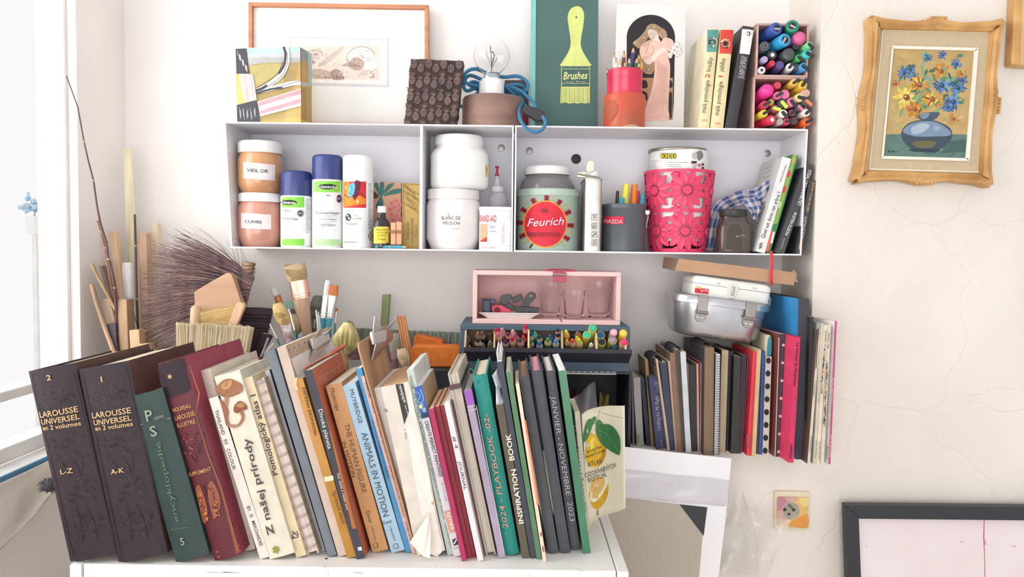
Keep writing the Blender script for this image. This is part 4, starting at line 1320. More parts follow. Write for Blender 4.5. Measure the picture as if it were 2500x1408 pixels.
r, fn = book('cream book on apples titled mala pomologie 1 with red band', (1760, 72), (1792, 73), (1734, 315), (1765, 316), '#eadbac', .155, ZS1, Y=1.72, group='cream pomology books')
art(r, 'spine_band', fn, [('#d9483f', [(1760, 73), (1791, 74), (1786, 132), (1756, 131)])], curved=True)
art(r, 'flower_emblem', fn, [('#2c2426', ell(1770, 107, 11)), ('#ecd9ac', ell(1768, 107, 9.5, 10)), ('#d9483f', ell(1770, 107, 8)), ('#2c2426', ell(1770.5, 107, 5.5))] + [('#2c2426' if i < 5 else '#ecd9ac', ell(1770 + 10.5 * math.cos(i * .52 + 1.2), 107 + 10.5 * math.sin(i * .52 + 1.2), 1.9)) for i in range(12)], eps=.0012)
lettering(r, fn, [('malá pomologie', (1754, 282), (1764, 200), (11.5,)), ('jablka', (1764.5, 176), (1770.5, 144), (11.5,))], '#504844')
lettering(r, fn, [('1', (1763.2, 189.5), (1763.8, 186), (10,)), ('SZN', (1746, 304), (1758, 304), (4.5,))], '#c9483c', bold=.01)
r, fn = book('black hardback O kaktusech with a white upper spine', (1812, 66), (1842, 67), (1770, 315), (1796, 316), '#403e42', .15, ZS1, Y=1.72, left='#3a383c')
art(r, 'spine_label', fn, [('#eeecea', [(1812, 71), (1840, 74), (1830, 133.5), (1805, 131)])], curved=True)
art(r, 'swirl_mark', fn, [('#333136', ell(1826, 83, 5.5)), ('#eeecea', ell(1824.5, 83.5, 4)), ('#333136', stroke([(1822, 83), (1824, 82), (1824, 87)], 1.4))], eps=.0012)
lettering(r, fn, [('O KAKTUSECH', (1808, 192), (1816, 138), (7,)), ('JOSEF JELÍNEK', (1815, 193), (1823, 139), (7,))], '#d3d1d0')

# ---- two open pink-wood boxes of markers lying with caps towards the room --------------------
pw = wood('#d3aea4', ax='x', sc=5)
Yb0, Yb1 = 1.722, 1.862
ZT1 = ZS1


def crate(label, x0, x1, y0, y1, zb=None):
    a, b = at(x0, y1, Yb0), at(x1, y0, Yb0)
    if zb is not None:
        a.z = zb
    t = .0048
    r = thing('marker_box', label, 'box', ((a.x + b.x) / 2, Yb0, a.z), 'pink wooden marker boxes')
    for nm, p, q in (('bottom_board', (a.x, a.z), (b.x, a.z + t)), ('top_board', (a.x, b.z - t), (b.x, b.z)), ('side_board', (a.x, a.z + t), (a.x + t, b.z - t)), ('side_board', (b.x - t, a.z + t), (b.x, b.z - t))):
        obj(nm, MB().box((p[0], Yb0, p[1]), (q[0], Yb1, q[1])), pw, r, bevel=.0008)
    obj('back_board', MB().box((a.x, Yb1, a.z), (b.x, Yb1 + .004, b.z)), wood('#8f7a76'), r)
    return a.x + t, b.x - t, a.z + t, b.z - t


lo = crate('lower pink wooden box packed with pink, red and yellow markers', 1836, 1971, 189, 316, ZT1)
hi = crate('upper pink wooden box packed with blue, green and dark markers', 1844, 1976, 58, 187.5, lo[3] + .0049)


def marker(lb, x, y, rp, col, tail=None, style='flat', c2='#3a383c', Y=None, L=.10, box=None, g=None):
    Y = Y or 1.712
    rad = rp * Y / F
    P1 = at(x, y, Y)
    if tail:
        P0 = at(tail[0], tail[1], Y + L * .45)
        P0 = P1 + (P0 - P1).normalized() * L
    else:
        P0 = P1 + V((-.004, L, -.003))
    m = 1.0
    for P, Yq in ((P0, 0),):
        P0.x = min(max(P0.x, box[0] + rad), box[1] - rad)
        P0.z = min(max(P0.z, box[2] + rad), box[3] - rad)
    d = (P1 - P0).normalized()
    r = thing('marker', lb, 'marker', P0, g)
    cm = mat(col, .35, amp=.05, spec=.5)
    dkm = mat(c2, .4, amp=.05)
    bar = cm if style in ('big', 'dome', 'flat', 'dot', 'ring') else dkm
    obj('barrel', MB().tube([P0, P1 - d * .032], rad * .92, 14), cm if style == 'clip' else bar, r, sharp=40)
    q = P1 - d * .032
    if style == 'dome':
        pr = [(q, rad), (P1 - d * .010, rad), (P1 - d * .004, rad * .86), (P1, rad * .5)]
    elif style == 'ring':
        pr = [(q, rad), (P1 - d * .001, rad), (P1, rad * .92)]
    else:
        pr = [(q, rad), (P1 - d * .003, rad), (P1 - d * .001, rad * .93), (P1, rad * .84)]
    obj('cap', MB().tube([p for p, _ in pr], [w for _, w in pr], 16), cm, r, sharp=40)
    side = d.orthogonal().normalized()
    s2 = d.cross(side)
    disc = lambda k, e, n=14: [P1 + d * e + (side * math.cos(2 * math.pi * i / n) + s2 * math.sin(2 * math.pi * i / n)) * rad * k for i in range(n)]
    fnp = onplane(P1 + d * .0006, d)
    if style == 'big':
        mb = MB().add(disc(.55, .0004), [tuple(range(14))])
        obj('cap_emblem', mb, mat('#343238', .4), r, smooth=False)
        a = {'b': 8, 'g': 30, 'l': 62}[lb[0]] if lb[0] in 'bgl' else 0
        t = math.radians(a)
        dx, dy = math.cos(t), math.sin(t)
        k = rp * .45
        if lb[0] == 'l':
            dx, dy = dx, -dy
        lettering(r, fnp, [('uni', (x - dx * k - dy * k * -.1 - dy * .0, y - dy * k + dx * k * .45), (x + dx * k, y + dy * k + dx * k * .45), (k * .75,))], '#f0eef0', bold=.03, shear=.2)
    elif style == 'dot':
        mb = MB().add(disc(.42, .0004), [tuple(range(14))])
        obj('cap_dot', mb, mat(c2, .4), r, smooth=False)
    elif style == 'ring':
        for k, cc, e in ((.8, c2, .0003), (.6, col, .0006), (.3, c2, .0009)):
            obj('cap_ring', MB().add(disc(k, e), [tuple(range(14))]), mat(cc, .4), r, smooth=False)
    elif style == 'clip':   # cap with a dark pocket clip folded over its end
        a = random.uniform(-.9, .9) if not tail else math.atan2(-(tail[1] - y), tail[0] - x) + math.pi
        ux = rt * math.cos(a) + up * math.sin(a)
        ux = (ux - d * ux.dot(d)).normalized()
        uy = d.cross(ux)
        w, l = rad * .36, rad * 1.35
        pts = []
        for i in range(7):
            t = math.pi / 2 + math.pi * i / 6
            pts.append(ux * (-rad * .28 + w * math.cos(t)) + uy * w * math.sin(t))
        pts += [ux * l - uy * w, ux * l + uy * w]
        mb = MB().prism([P1 + d * -.002 + p for p in pts], d * .0055)
        obj('pocket_clip', mb, dkm, r, smooth=False, bevel=.0004)
    return r


gu, gl_ = 'markers in the upper pink box', 'markers in the lower pink box'
U = [('big dark blue marker at the upper left of the upper box', 1897, 69, 15.5, '#3d5ba8', (1866, 84), 'big', 0), ('green big capped marker, topmost in the upper box', 1934.5, 63, 16, '#1f8a6a', (1928, 72), 'big', 0), ('fat pink marker cap beneath the green one', 1954, 88, 17, '#e06a9e', (1946, 112), 'dome', 0),
     ('light blue big capped marker at the centre of the upper box', 1917, 97, 16, '#38a4dd', (1891, 112), 'big', -.004), ('translucent grey marker at the left of the upper box', 1868, 112, 11.5, '#77757a', None, 'ring', .012), ('black marker with a white dot on its cap', 1886, 134, 11.5, '#3b393d', None, 'dot', .01),
     ('fat dark grey-green marker cap at the middle of the upper box', 1927, 132, 15.5, '#4a5250', None, 'flat', .0), ('lilac marker low on the left of the upper box', 1867, 145, 8.5, '#a99bc4', (1855, 154), 'flat', 0), ('dark red marker beside the lilac one', 1885.5, 154, 8, '#c0304a', (1871, 166), 'flat', 0),
     ('white capped marker in the bottom left corner of the upper box', 1860, 171, 9, '#e2dcdc', (1854, 178), 'dot', 0), ('purple marker at the bottom of the upper box', 1904, 158, 11, '#5a4a86', (1890, 176), 'flat', .004), ('white pen with black clip at the bottom of the upper box', 1929, 163, 9.5, '#eeeced', (1918, 176), 'clip', 0),
     ('bright green pen right of the dark fat cap', 1951.5, 141, 9.5, '#46b861', None, 'clip', 0), ('mint green pen sticking out at the right of the upper box', 1977, 110, 9, '#7fdb9c', None, 'clip', -.01), ('turquoise pen with black clip under the mint one', 1973, 131, 11, '#45cdbf', None, 'clip', -.01),
     ('sky blue pen with black clip, lowest at the right of the upper box', 1963, 163, 11, '#4a9cdc', None, 'clip', -.004), ('black marker barrel beneath the pink cap', 1944, 113, 9.5, '#343236', None, 'flat', .008), ('dark slate marker between the white and sky blue pens', 1946, 164, 9, '#4a5560', None, 'flat', .004)]
for lb, x, y, rp, col, tl, st, dy in U:
    marker(lb, x, y, rp, col, tl, st, Y=1.712 + dy, box=hi, g=gu, c2='#8c66b8' if lb[0:5] == 'lilac' else ('#e9e7e8' if 'white dot' in lb else '#3a383c'))
Lw = [('fat hot pink marker, largest in the lower box', 1878, 217, 16.5, '#f0409c', (1853, 234), 'dome', -.004), ('red capped marker behind the hot pink one', 1899, 208, 9.5, '#cf4a5c', None, 'flat', .012), ('yellow pen with black clip at the top of the lower box', 1940, 201, 9.5, '#efc95c', (1922, 214), 'clip', 0),
      ('deeper yellow pen in the top right corner of the lower box', 1961, 206, 11, '#f0c64a', (1950, 222), 'clip', -.004), ('mid pink pen with black clip, left of its twin', 1899, 233, 10, '#e76a9e', (1886, 240), 'clip', .0), ('mid pink marker right of the clipped pink pen', 1917, 230, 12, '#e879a8', None, 'flat', .006),
      ('pale beige marker at the right of the lower box', 1969, 227, 9.5, '#e3b9a8', (1962, 236), 'ring', 0), ('pale lemon pen with dark clip', 1953, 238, 11, '#eee59a', None, 'clip', 0), ('raspberry red pen with black clip, left in the lower box', 1868, 255, 10, '#d43a5e', (1852, 265), 'clip', 0),
      ('thin gold ringed marker above the raspberry pen', 1883, 249, 7.5, '#c9b45c', None, 'ring', 0), ('dark marker with a lime clip', 1911, 252, 11, '#4a4656', None, 'clip', .0), ('light pink pen with black clip at the middle of the lower box', 1934, 249, 11.5, '#ee86b4', None, 'clip', 0),
      ('dark marker with an orange clip', 1971, 249, 10, '#58545a', None, 'clip', -.006), ('dark marker with a rose clip', 1951, 262, 9.5, '#5a565e', None, 'clip', 0), ('maroon pen with grey clip under the lime one', 1892, 265, 10.5, '#a8485a', None, 'clip', .004),
      ('canary yellow pen at the left edge of the lower box', 1867, 276, 9.5, '#efd848', (1847, 287), 'clip', 0), ('ivory white pen with clip at the middle of the lower box', 1913, 277, 10.5, '#f2ecdc', None, 'clip', 0), ('plum pen with dark clip', 1934.5, 275, 9, '#8a4a66', None, 'clip', .004),
      ('ivory pen sticking out at the right of the lower box', 1970, 275, 9.5, '#f0eddc', (1960, 284), 'clip', -.008), ('large red marker with a white dot at the bottom left', 1885, 292, 12, '#d3304c', (1856, 302), 'dot', -.002), ('thin silver ringed marker beside the large red one', 1905, 297, 8, '#c9c4b8', (1890, 306), 'ring', 0),
      ('small red pen with clip at the bottom of the lower box', 1922, 296, 9, '#d9465a', None, 'clip', .0), ('dark plum marker at the bottom of the lower box', 1939, 295, 10, '#5a4452', None, 'flat', .004), ('orange pen in the bottom right corner of the lower box', 1972, 297, 10, '#ef6a38', (1955, 306), 'clip', -.006)]
for lb, x, y, rp, col, tl, st, dy in Lw:
    c2 = '#3a383c'
    for k, v in (('lime', '#d3ef5c'), ('orange clip', '#f08a5c'), ('rose clip', '#d9809c'), ('white dot', '#f2e6e8'), ('gold', '#8f7f3c'), ('silver', '#8a867c'), ('beige', '#c99c8c')):
        if k in lb:
            c2 = v
    marker(lb, x, y, rp, col, tl, st, Y=1.712 + dy, box=lo, g=gl_, c2=c2)

# ---- ledge: drawer unit, pink box, black box -------------------------------------------------
YU = 1.66
blue = mat('#4d6375', .55, amp=.12, scale=8)
r = thing('pencil_cabinet', 'dark blue wooden cabinet with an open tilted bin of fat pencils', 'cabinet', at(1330, 905, YU))
zu0, zu1 = at(1330, 905, YU).z, at(1330, 795, YU).z
xl, xr = at(1123, 850, YU).x, at(1537.5, 850, YU).x
t = .010
DU = .20
obj('top_board', MB().box((xl, YU, zu1 - .011), (xr, YU + DU, zu1)), blue, r, bevel=.0012)
obj('bottom_board', MB().box((xl, YU, zu0), (xr, YU + DU, zu0 + .02)), blue, r, bevel=.0012)
obj('side_board', MB().box((xl, YU, zu0 + .02), (xl + t, YU + DU, zu1 - .011)), blue, r, bevel=.0012)
obj('side_board', MB().box((xr - t, YU, zu0 + .02), (xr, YU + DU, zu1 - .011)), blue, r, bevel=.0012)
obj('back_board', MB().box((xl + t, YU + DU - .006, zu0 + .02), (xr - t, YU + DU, zu1 - .011)), mat('#a89484', .7, amp=.1), r)
dn = mat('#37363e', .5, amp=.12)
zl = at(1330, 853, YU - .044).z
yl = YU - .046
mb = MB()
mb.prism([V((xl + .012, yl, zl - .006)), V((xl + .012, yl, zl + .002)), V((xl + .012, yl + .010, zl + .002)), V((xl + .012, yl + .058, zl - .034)), V((xl + .012, yl + .052, zl - .036))], (xr - xl - .014, 0, 0))
obj('bin_front', mb, dn, r, smooth=False)
obj('bin_floor', MB().box((xl + .013, YU + .006, zl - .036), (xr - .012, YU + .15, zl - .033)), mat('#6d6058', .7), r)
obj('bin_back', MB().box((xl + t, YU + .062, zl - .033), (xr - t, YU + .065, zu1 - .016)), wood('#b49a84', ax='x'), r)
cw = wood('#dfc79e', sc=6)
for px_, y0 in ((1131.5, 805), (1207.5, 815), (1290, 804), (1371, 806), (1453.5, 812), (1534, 822)):
    x = at(px_, 850, YU).x
    x = min(max(x, xl + t + .003), xr - t - .003)
    zt = at(px_, y0, YU).z
    obj('divider', MB().prism([V((x - .002, YU + .008, zl - .032)), V((x - .002, YU - .034, zl + .001)), V((x - .002, YU - .012, zt)), V((x - .002, YU + .14, zt)), V((x - .002, YU + .14, zl - .032))], (.0035, 0, 0)), cw, r, smooth=False)

# fat pencils: (label bits, tip px, tail offset px, radius px, lead colour, wood, barrel)
KP = 10.057


def z3(x, y):
    return 1110 + x / KP, 780 + y / KP


def z4(x, y):
    return 1320 + x / KP, 780 + y / KP


fat = [(z3, 300, 415, 8.0, '#8a7268', '#9c8070', '#6d5850', 'grey-brown blunt pencil, far left of the upper row', 1), (z3, 305, 590, 7.6, '#8f4440', '#dcb08c', '#8a4a42', 'rust-red pencil, far left of the lower row', 0), (z3, 565, 320, 7.6, '#a87858', '#b08a72', '#7a5848', 'brown pencil behind in the first compartment', 2), (z3, 670, 310, 8.5, '#7c6458', '#a88c7a', '#5f4a44', 'dull brown pencil, upper middle of the first compartment', 1),
       (z3, 560, 480, 8.8, '#3a3c48', '#dcc8a8', '#33343c', 'black-blue pencil with pale wood in the first compartment', 0), (z3, 860, 360, 8.0, '#5d4038', '#6d5248', '#4f3a36', 'very dark brown pencil in the first compartment', 1), (z3, 870, 540, 8.0, '#8d827c', '#8a7468', '#6d5a50', 'taupe pencil just left of the white notebook', 0), (z3, 690, 590, 5.5, '#7b837c', '#6d6a60', '#4a4a44', 'thin grey-green pencil low in the first compartment', -1),
       (z3, 1010, 225, 8.0, '#d8324e', '#dca08c', '#c03048', 'bright red pencil, top left of the second compartment', 1), (z3, 1165, 225, 9.0, '#e58aa8', '#eab4b0', '#e090a8', 'pale pink pencil, topmost beside the red one', 2), (z3, 1065, 335, 8.6, '#ea6c94', '#e6c0a4', '#e088a0', 'rose pink pencil above the white notebook', 0), (z3, 1305, 325, 7.8, '#8a2e68', '#dcae94', '#7a2c5c', 'purple-magenta pencil in the second compartment', 1),
       (z3, 1420, 265, 7.6, '#eac0a4', '#e6c4ac', '#dca890', 'flesh coloured pencil in the second compartment', 2), (z3, 1490, 355, 7.8, '#b84a8e', '#d8a48c', '#c088a4', 'orchid pencil in the second compartment', 1), (z3, 1745, 140, 8.6, '#d42e54', '#d88a88', '#8a2038', 'tall crimson pencil rising highest of all', 2.5), (z3, 1680, 405, 7.6, '#e24858', '#dc8078', '#a83048', 'coral red pencil under the tall crimson one', 1),
       (z3, 1250, 520, 7.6, '#543078', '#c8a8a0', '#46305c', 'deep violet pencil, lower row', 0), (z3, 1405, 450, 8.6, '#d03050', '#e0b894', '#d8a884', 'carmine pencil, lower row', 0), (z3, 1600, 480, 8.6, '#4c4c64', '#c8aca0', '#9a80a8', 'slate pencil with lilac barrel, lower row', 0),
       (z3, 1860, 320, 9.4, '#2e5ca0', '#e0c8a4', '#3a6898', 'blue pencil, left of the third compartment', 1), (z3, 1965, 310, 6.6, '#54b4a0', '#8accb8', '#4a9a8c', 'aqua pencil behind the blue one', 2), (z3, 2070, 395, 8.3, '#2c6258', '#dcc8b0', '#2f5a50', 'dark green pencil in the third compartment', 1), (z3, 1850, 510, 8.6, '#3a8a58', '#d4b48c', '#3f7a50', 'green pencil, lower left of the third compartment', 0), (z3, 2070, 555, 8.6, '#3a80d0', '#c8c4c4', '#3a5c98', 'sky blue pencil, lower row of the third compartment', 0),
       (z4, 225, 390, 7.4, '#3664c0', '#8c80a4', '#4a4878', 'royal blue pencil in the third compartment', 1), (z4, 170, 465, 8.8, '#50a050', '#dccaa8', '#64a048', 'grass green pencil with green barrel', 0), (z4, 420, 355, 8.0, '#28305c', '#dcc0a0', '#3a3a60', 'navy pencil at the right of the third compartment', 1), (z4, 420, 245, 6.4, '#3c3240', '#d8a890', '#b08878', 'black-tipped pencil behind the navy one', 2), (z4, 365, 500, 8.6, '#4aa4e0', '#ccc0b4', '#4aa8cc', 'light blue pencil with turquoise barrel', 0),
       (z4, 620, 280, 8.8, '#f0dc64', '#f0c070', '#e0b060', 'tall yellow pencil, left of the fourth compartment', 1), (z4, 640, 505, 6.6, '#f0bc40', '#e0b0a4', '#8a8a70', 'small amber pencil, lower row', 0), (z4, 775, 490, 8.8, '#e85a50', '#e0be9c', '#e0a050', 'orange-red pencil with amber barrel, lower row', 0), (z4, 890, 420, 7.6, '#f4e23c', '#f0d880', '#e8c84c', 'lemon yellow pencil in the fourth compartment', 1), (z4, 940, 480, 9.0, '#f0e038', '#f0d098', '#e8cc98', 'yellow-green pencil leaning right in the fourth compartment', 0),
       (z4, 900, 310, 7.0, '#a07468', '#b08878', '#8a6458', 'brown pencil behind the fourth compartment', 2), (z4, 955, 335, 6.2, '#f09a48', '#e8b070', '#d89048', 'orange pencil behind the fourth compartment', 1.4), (z4, 790, 350, 3.2, '#5a5a60', '#6a6a70', '#5a5a60', 'thin grey pencil behind the fourth compartment', 1.6), (z4, 1240, 590, 8.0, '#f2f0f2', '#9a8478', '#4f4240', 'white-tipped dark pencil in the fourth compartment', 0)]
yb = YU - .030
for zf, x, y, rp, lead, wd, bar, lb, row in fat:
    px_, py_ = zf(x, y)
    Yt = yb + .012 + row * .016
    if py_ - rp < 806:
        Yt = min(Yt, YU - .008)
    P1 = at(px_, py_ - 1, Yt)
    P0 = P1 + V((.010 if zf is z4 or x > 1250 else .004, .085, -.058)) if row < 2.4 else P1 + V((.0, .06, -.055))
    zmin = zl - .032 + rp * Yt / F
    if P0.z < zmin:
        k = (P1.z - zmin) / (P1.z - P0.z)
        P0 = P1 + (P0 - P1) * max(.35, k)
    pencil(lb, P0, P1, rp * 1.1 * Yt / F, bar, lead, wd, group='fat pencils in the blue cabinet', cone=1.75, blunt=1)
# chunky crayons with painted yellow cups
for zf, x, y, rp, core, rim, lb, row, dome in ((z4, 1280, 205, 10.6, '#4cc49a', '#d8d068', 'mint crayon cup, highest of the stubs', 2.4, .5), (z4, 1135, 370, 10.4, '#3ccaa8', '#e0cc5c', 'turquoise crayon cup beside the fourth divider', 1, .1), (z4, 1475, 375, 10.4, '#2c5c8c', '#d8d470', 'navy crayon cup in the last compartment', 1, .1), (z4, 1795, 310, 10, '#f2b8c8', '#c8a0a0', 'pale pink crayon in the last compartment', 1.6, .3),
                                              (z4, 1500, 550, 10.4, '#2e2a2c', '#c8c468', 'empty black crayon cup, lower row', 0, -.3), (z4, 1770, 500, 11, '#a898b0', '#d0cc6c', 'grey lilac crayon cup, centre of the last compartment', .6, .4), (z4, 2030, 330, 10.6, '#f0d060', '#ecc850', 'yellow crayon at the right of the last compartment', 1, .4), (z4, 2050, 560, 10.6, '#e84470', '#e0a890', 'hot pink crayon, bottom right of the last compartment', 0, .6),
                                              (z4, 1800, 640, 9, '#286a88', '#2a6484', 'teal crayon low behind the lilac cup', .9, .1)):
    px_, py_ = zf(x, y)
    Yt = yb + .010 + row * .016
    if py_ - rp < 806:
        Yt = min(Yt, YU - .012)
    P1 = at(px_, py_, Yt)
    d = V((0.02 if 'last' in lb else -.006, -.86, .50)).normalized()
    rad = rp * Yt / F
    L = min(.075, max(.03, (P1.z - (zl - .032)) / .55))
    P0 = P1 - d * L
    r = thing('crayon', lb, 'crayon', P0, 'chunky crayons in the blue cabinet')
    side = d.orthogonal().normalized()
    mb = MB().tube([P0, P1 - d * .002, P1, P1 - d * .0005], [rad, rad, rad * .96, rad * .86], 18)
    obj('wrapper', mb, mat(rim, .5, amp=.08), r, sharp=40)
    k = max(dome, .02)
    Mx = Matrix((side, d.cross(side), d)).transposed()
    obj('crayon_core', MB().lathe(P1, [(rad * .86, -.0004), (rad * .84, k * rad * .4), (rad * .6, k * rad * .9), (rad * .3, k * rad * 1.15)] if dome > 0 else [(rad * .86, .0004), (rad * .5, .0006)], 18, Mx), mat(core, .8, amp=.12, scale=90), r, sharp=60)

# pink open box with clips and glasses
YK = 1.685
DK = .115
r = thing('open_box', 'pink wooden box lying open towards the room with glasses inside', 'box', at(1335, 793, YK))
zk0, zk1 = zu1 + .0005, at(1335, 662, YK).z
a, b = at(1154, 728, YK).x, at(1515.5, 728, YK).x
pk = mat('#f0c8c4', .6, amp=.05, scale=10)
t = .0098
obj('top_board', MB().box((a, YK, zk1 - t), (b, YK + DK, zk1)), pk, r, bevel=.001)
obj('bottom_board', MB().box((a, YK, zk0), (b, YK + DK, zk0 + .0105)), pk, r, bevel=.001)
obj('side_board', MB().box((a, YK, zk0 + .0105), (a + t, YK + DK, zk1 - t)), pk, r, bevel=.001)
obj('side_board', MB().box((b - t, YK, zk0 + .0105), (b, YK + DK, zk1 - t)), pk, r, bevel=.001)
obj('back_board', MB().box((a + t, YK + DK - .004, zk0 + .0105), (b - t, YK + DK, zk1 - t)), mat('#f2c6c4', .6, amp=.05), r)
mb = MB()
frontbox(mb, [(1365, 776), (1368, 776), (1373, 786), (1370, 786)], YK - .0004, .001)
obj('notch', mb, mat('#8a5a58', .8), r, smooth=False)
zi = zk0 + .0105
clipm = mat('#b03048', .35, amp=.08, spec=.5)
r = thing('spring_clip', 'crimson metal spring clip clamped over the top of the pink box', 'clip', at(1365, 670, YK))
mb = MB()
mb.prism([at(*q, YK - .004) for q in [(1350, 663), (1381, 664), (1383, 686), (1378, 689), (1356, 688), (1351, 686)]][::-1], (0, .003, 0))
obj('jaw', mb, clipm, r, bevel=.001)
x0, x1 = at(1328, 660, YK).x, at(1409, 660, YK).x
obj('handle', MB().prism([V((x0, YK + .004, zk1 + .0005)), V((x1, YK + .004, zk1 + .0005)), V((x1 - .018, YK + .03, zk1 + .002)), V((x0 + .018, YK + .03, zk1 + .002))], (0, 0, .003)), clipm, r, bevel=.0008)
obj('pin', MB().tube([at(1349, 670, YK - .004), at(1384, 671, YK - .004)], .0024, 8), metal('#c8c4ca', .25), r)
obj('lip', MB().box((at(1350, 670, YK).x, YK - .003, zk1), (at(1382, 670, YK).x, YK + .012, zk1 + .0022)), clipm, r)
# dish with clips
r = thing('dish', 'small white rectangular dish holding clips inside the pink box', 'dish', at(1243, 776, YK + .05))
c0 = at(1243, 773, YK + .045)
hw, hd = 52 * c0.y / F, .036
loops = []
for k, z, s in ((.74, 0, 1), (.76, .0015, 1), (1.0, .0125, 1.02), (.985, .0135, 1.0), (.74, .003, .96)):
    loops.append([V((c0.x + x, c0.y + y, zi + z)) for x, y in rrect(-hw * 1.42 * k, -hd * k, hw * 1.42 * k, hd * k, .006, 3)])
k = len(loops[0])
mb = MB().add([p for l in loops for p in l], [(j * k + i, j * k + (i + 1) % k, (j + 1) * k + (i + 1) % k, (j + 1) * k + i) for j in range(4) for i in range(k)] + [tuple(range(k))[::-1], tuple(4 * k + i for i in range(k))])
obj('dish_body', mb, mat('#f1efec', .25, amp=.02, spec=.5), r, sharp=50)
zd = zi + .0035
Yd = YK + .035
blk = mat('#33323a', .35, amp=.1, spec=.5)


def clipthing(lb, col, parts):
    r = thing('binder_clip', lb, 'clip', at(parts[0][1][0][0], parts[0][1][0][1], Yd), 'clips on the white dish')
    for nm, pts, Yq, th in parts:
        P = [at(*q, Yq) for q in pts]
        for p in P:
            p.z = max(p.z, zd)
        obj(nm, MB().prism(P[::-1], (0, th, 0)), mat(col, .35, amp=.1, spec=.5), r, bevel=.0008)
    return r


clipthing('dark blue square clip at the left end of the dish', '#2c3050', [('jaw', [(1176, 728), (1204, 731), (1206, 766), (1177, 766)], Yd + .012, .014), ('handle', [(1180, 734), (1196, 732), (1198, 766), (1182, 766)], Yd - .002, .004), ('spring', [(1196, 728), (1210, 731), (1209, 742), (1196, 740)], Yd + .004, .008)])
rr_ = clipthing('bright red clip with a round hole on the dish', '#d02a50', [('jaw', [(1201, 746), (1224, 744), (1247, 757), (1248, 765), (1202, 766)], Yd - .008, .010)])
art(rr_, 'hole', FY(Yd - .008), [('#7a1830', ell(1214, 757.5, 8, 8.5))])
clipthing('black bulldog clip with upright round handle on the dish', '#222026', [('jaw', [(1213, 743), (1226, 735), (1250, 742), (1262, 756), (1240, 757), (1222, 746)], Yd + .006, .01), ('handle', sm([(1222, 730), (1224, 722), (1236, 718), (1249, 720), (1249, 728), (1240, 742), (1226, 742)], 2), Yd + .002, .003), ('handle', [(1248, 727), (1272, 716), (1278, 731), (1254, 740)], Yd + .012, .003)])
rr_ = clipthing('large black bulldog clip with long holed handle at the right of the dish', '#201e24', [('jaw', [(1254, 748), (1290, 749), (1318, 752), (1312, 765), (1262, 766)], Yd - .004, .016), ('handle', sm([(1270, 750), (1282, 726), (1292, 714), (1303, 713), (1309, 720), (1306, 730), (1296, 738), (1286, 752)], 2), Yd + .004, .003)])
art(rr_, 'handle_hole', FY(Yd + .004), [('#b07878', ell(1296, 722, 4, 3, -20))])


def tumbler(lb, cx, ytop, ybot, wt, wb, Y):
    r = thing('drinking_glass', lb, 'glass', at(cx, ybot, Y), 'clear faceted glasses')
    c = at(cx, ybot, Y)
    c.z = zi
    z = lambda y: at(cx, y, Y).z - zi
    k = Y / F
    h = z(ytop)
    mb = MB()
    n = 40

    def loop(rad, zz, fac):
        out = []
        for i in range(n):
            a = 2 * math.pi * i / n
            q = 1 + fac * (.5 + .5 * math.cos(a * 10)) * -.07
            out.append(c + V((rad * q * math.cos(a), rad * q * math.sin(a), zz)))
        return out
    Ls = [loop(wb * k * .9, 0, 0), loop(wb * k, .002, 0), loop(wb * k * 1.02, .008, 1), loop((wb + (wt - wb) * .6) * k, h * .62, 1), loop((wb + (wt - wb) * .74) * k, h * .70, 0), loop(wt * k * .98, h * .74, 0), loop(wt * k, h, 0), loop(wt * k - .0016, h, 0), loop(wt * k * .93, h * .72, 0), loop((wb + (wt - wb) * .6) * k - .0026, h * .60, 0), loop(wb * k * .86, .010, 0), loop(wb * k * .5, .009, 0)]
    m = len(Ls)
    mb.add([p for l in Ls for p in l], [(j * n + i, j * n + (i + 1) % n, (j + 1) * n + (i + 1) % n, (j + 1) * n + i) for j in range(m - 1) for i in range(n)] + [tuple(range(n))[::-1], tuple((m - 1) * n + i for i in range(n))])
    obj('glass_body', mb, glass('#ffffff', 1.2), r, sharp=40)


tumbler('clear faceted glass beside the dish, left of three', 1343, 689, 775, 31, 22, YK + .074)
tumbler('short clear glass standing in front between the two taller ones', 1400, 708, 781, 28, 23, YK + .024)
tumbler('tall clear glass at the right end of the pink box', 1461, 686, 777, 33, 25, YK + .066)

# black storage box under the cabinet, bag inside, strip on top
YX = YU + .005
xa, xb = at(1000, 1000, YX).x, at(1541, 1000, YX).x
zx0, zx1 = ZL, zu0 - .0005
t = .006
r = thing('storage_box', 'dark navy open-fronted storage box under the blue cabinet', 'box', ((xa + xb) / 2, YX, zx0))
nv = mat('#31353f', .5, amp=.08)
obj('top_board', MB().box((xa, YX, zx1 - t), (xb, YX + .2, zx1)), mat('#3b3f46', .5, amp=.08), r, bevel=.001)
obj('bottom_board', MB().box((xa, YX, zx0), (xb, YX + .2, zx0 + t)), nv, r)
obj('side_board', MB().box((xa, YX, zx0 + t), (xa + t, YX + .2, zx1 - t)), nv, r)
obj('side_board', MB().box((xb - t, YX, zx0 + t), (xb, YX + .2, zx1 - t)), nv, r)
obj('divider', MB().box((at(1330, 1000, YX).x, YX, zx0 + t), (at(1336, 1000, YX).x, YX + .2, zx1 - t)), nv, r)
obj('front_panel', MB().box((xa + t, YX, zx0 + t), (at(1330, 1000, YX).x, YX + .004, zx1 - t)), nv, r)
obj('back_board', MB().box((xa + t, YX + .195, zx0 + t), (xb - t, YX + .2, zx1 - t)), nv, r)
# contents seen through the opening: a clear bag with bright scraps
Yg = YX + .06


def sheet(fnq, nu, nv_, nm, m, lb, cat, solid=.0004, **kw):
    mb = MB().grid(fnq, nu, nv_)
    return solo(nm, mb, m, lb, cat, solid=solid, sharp=80, **kw)


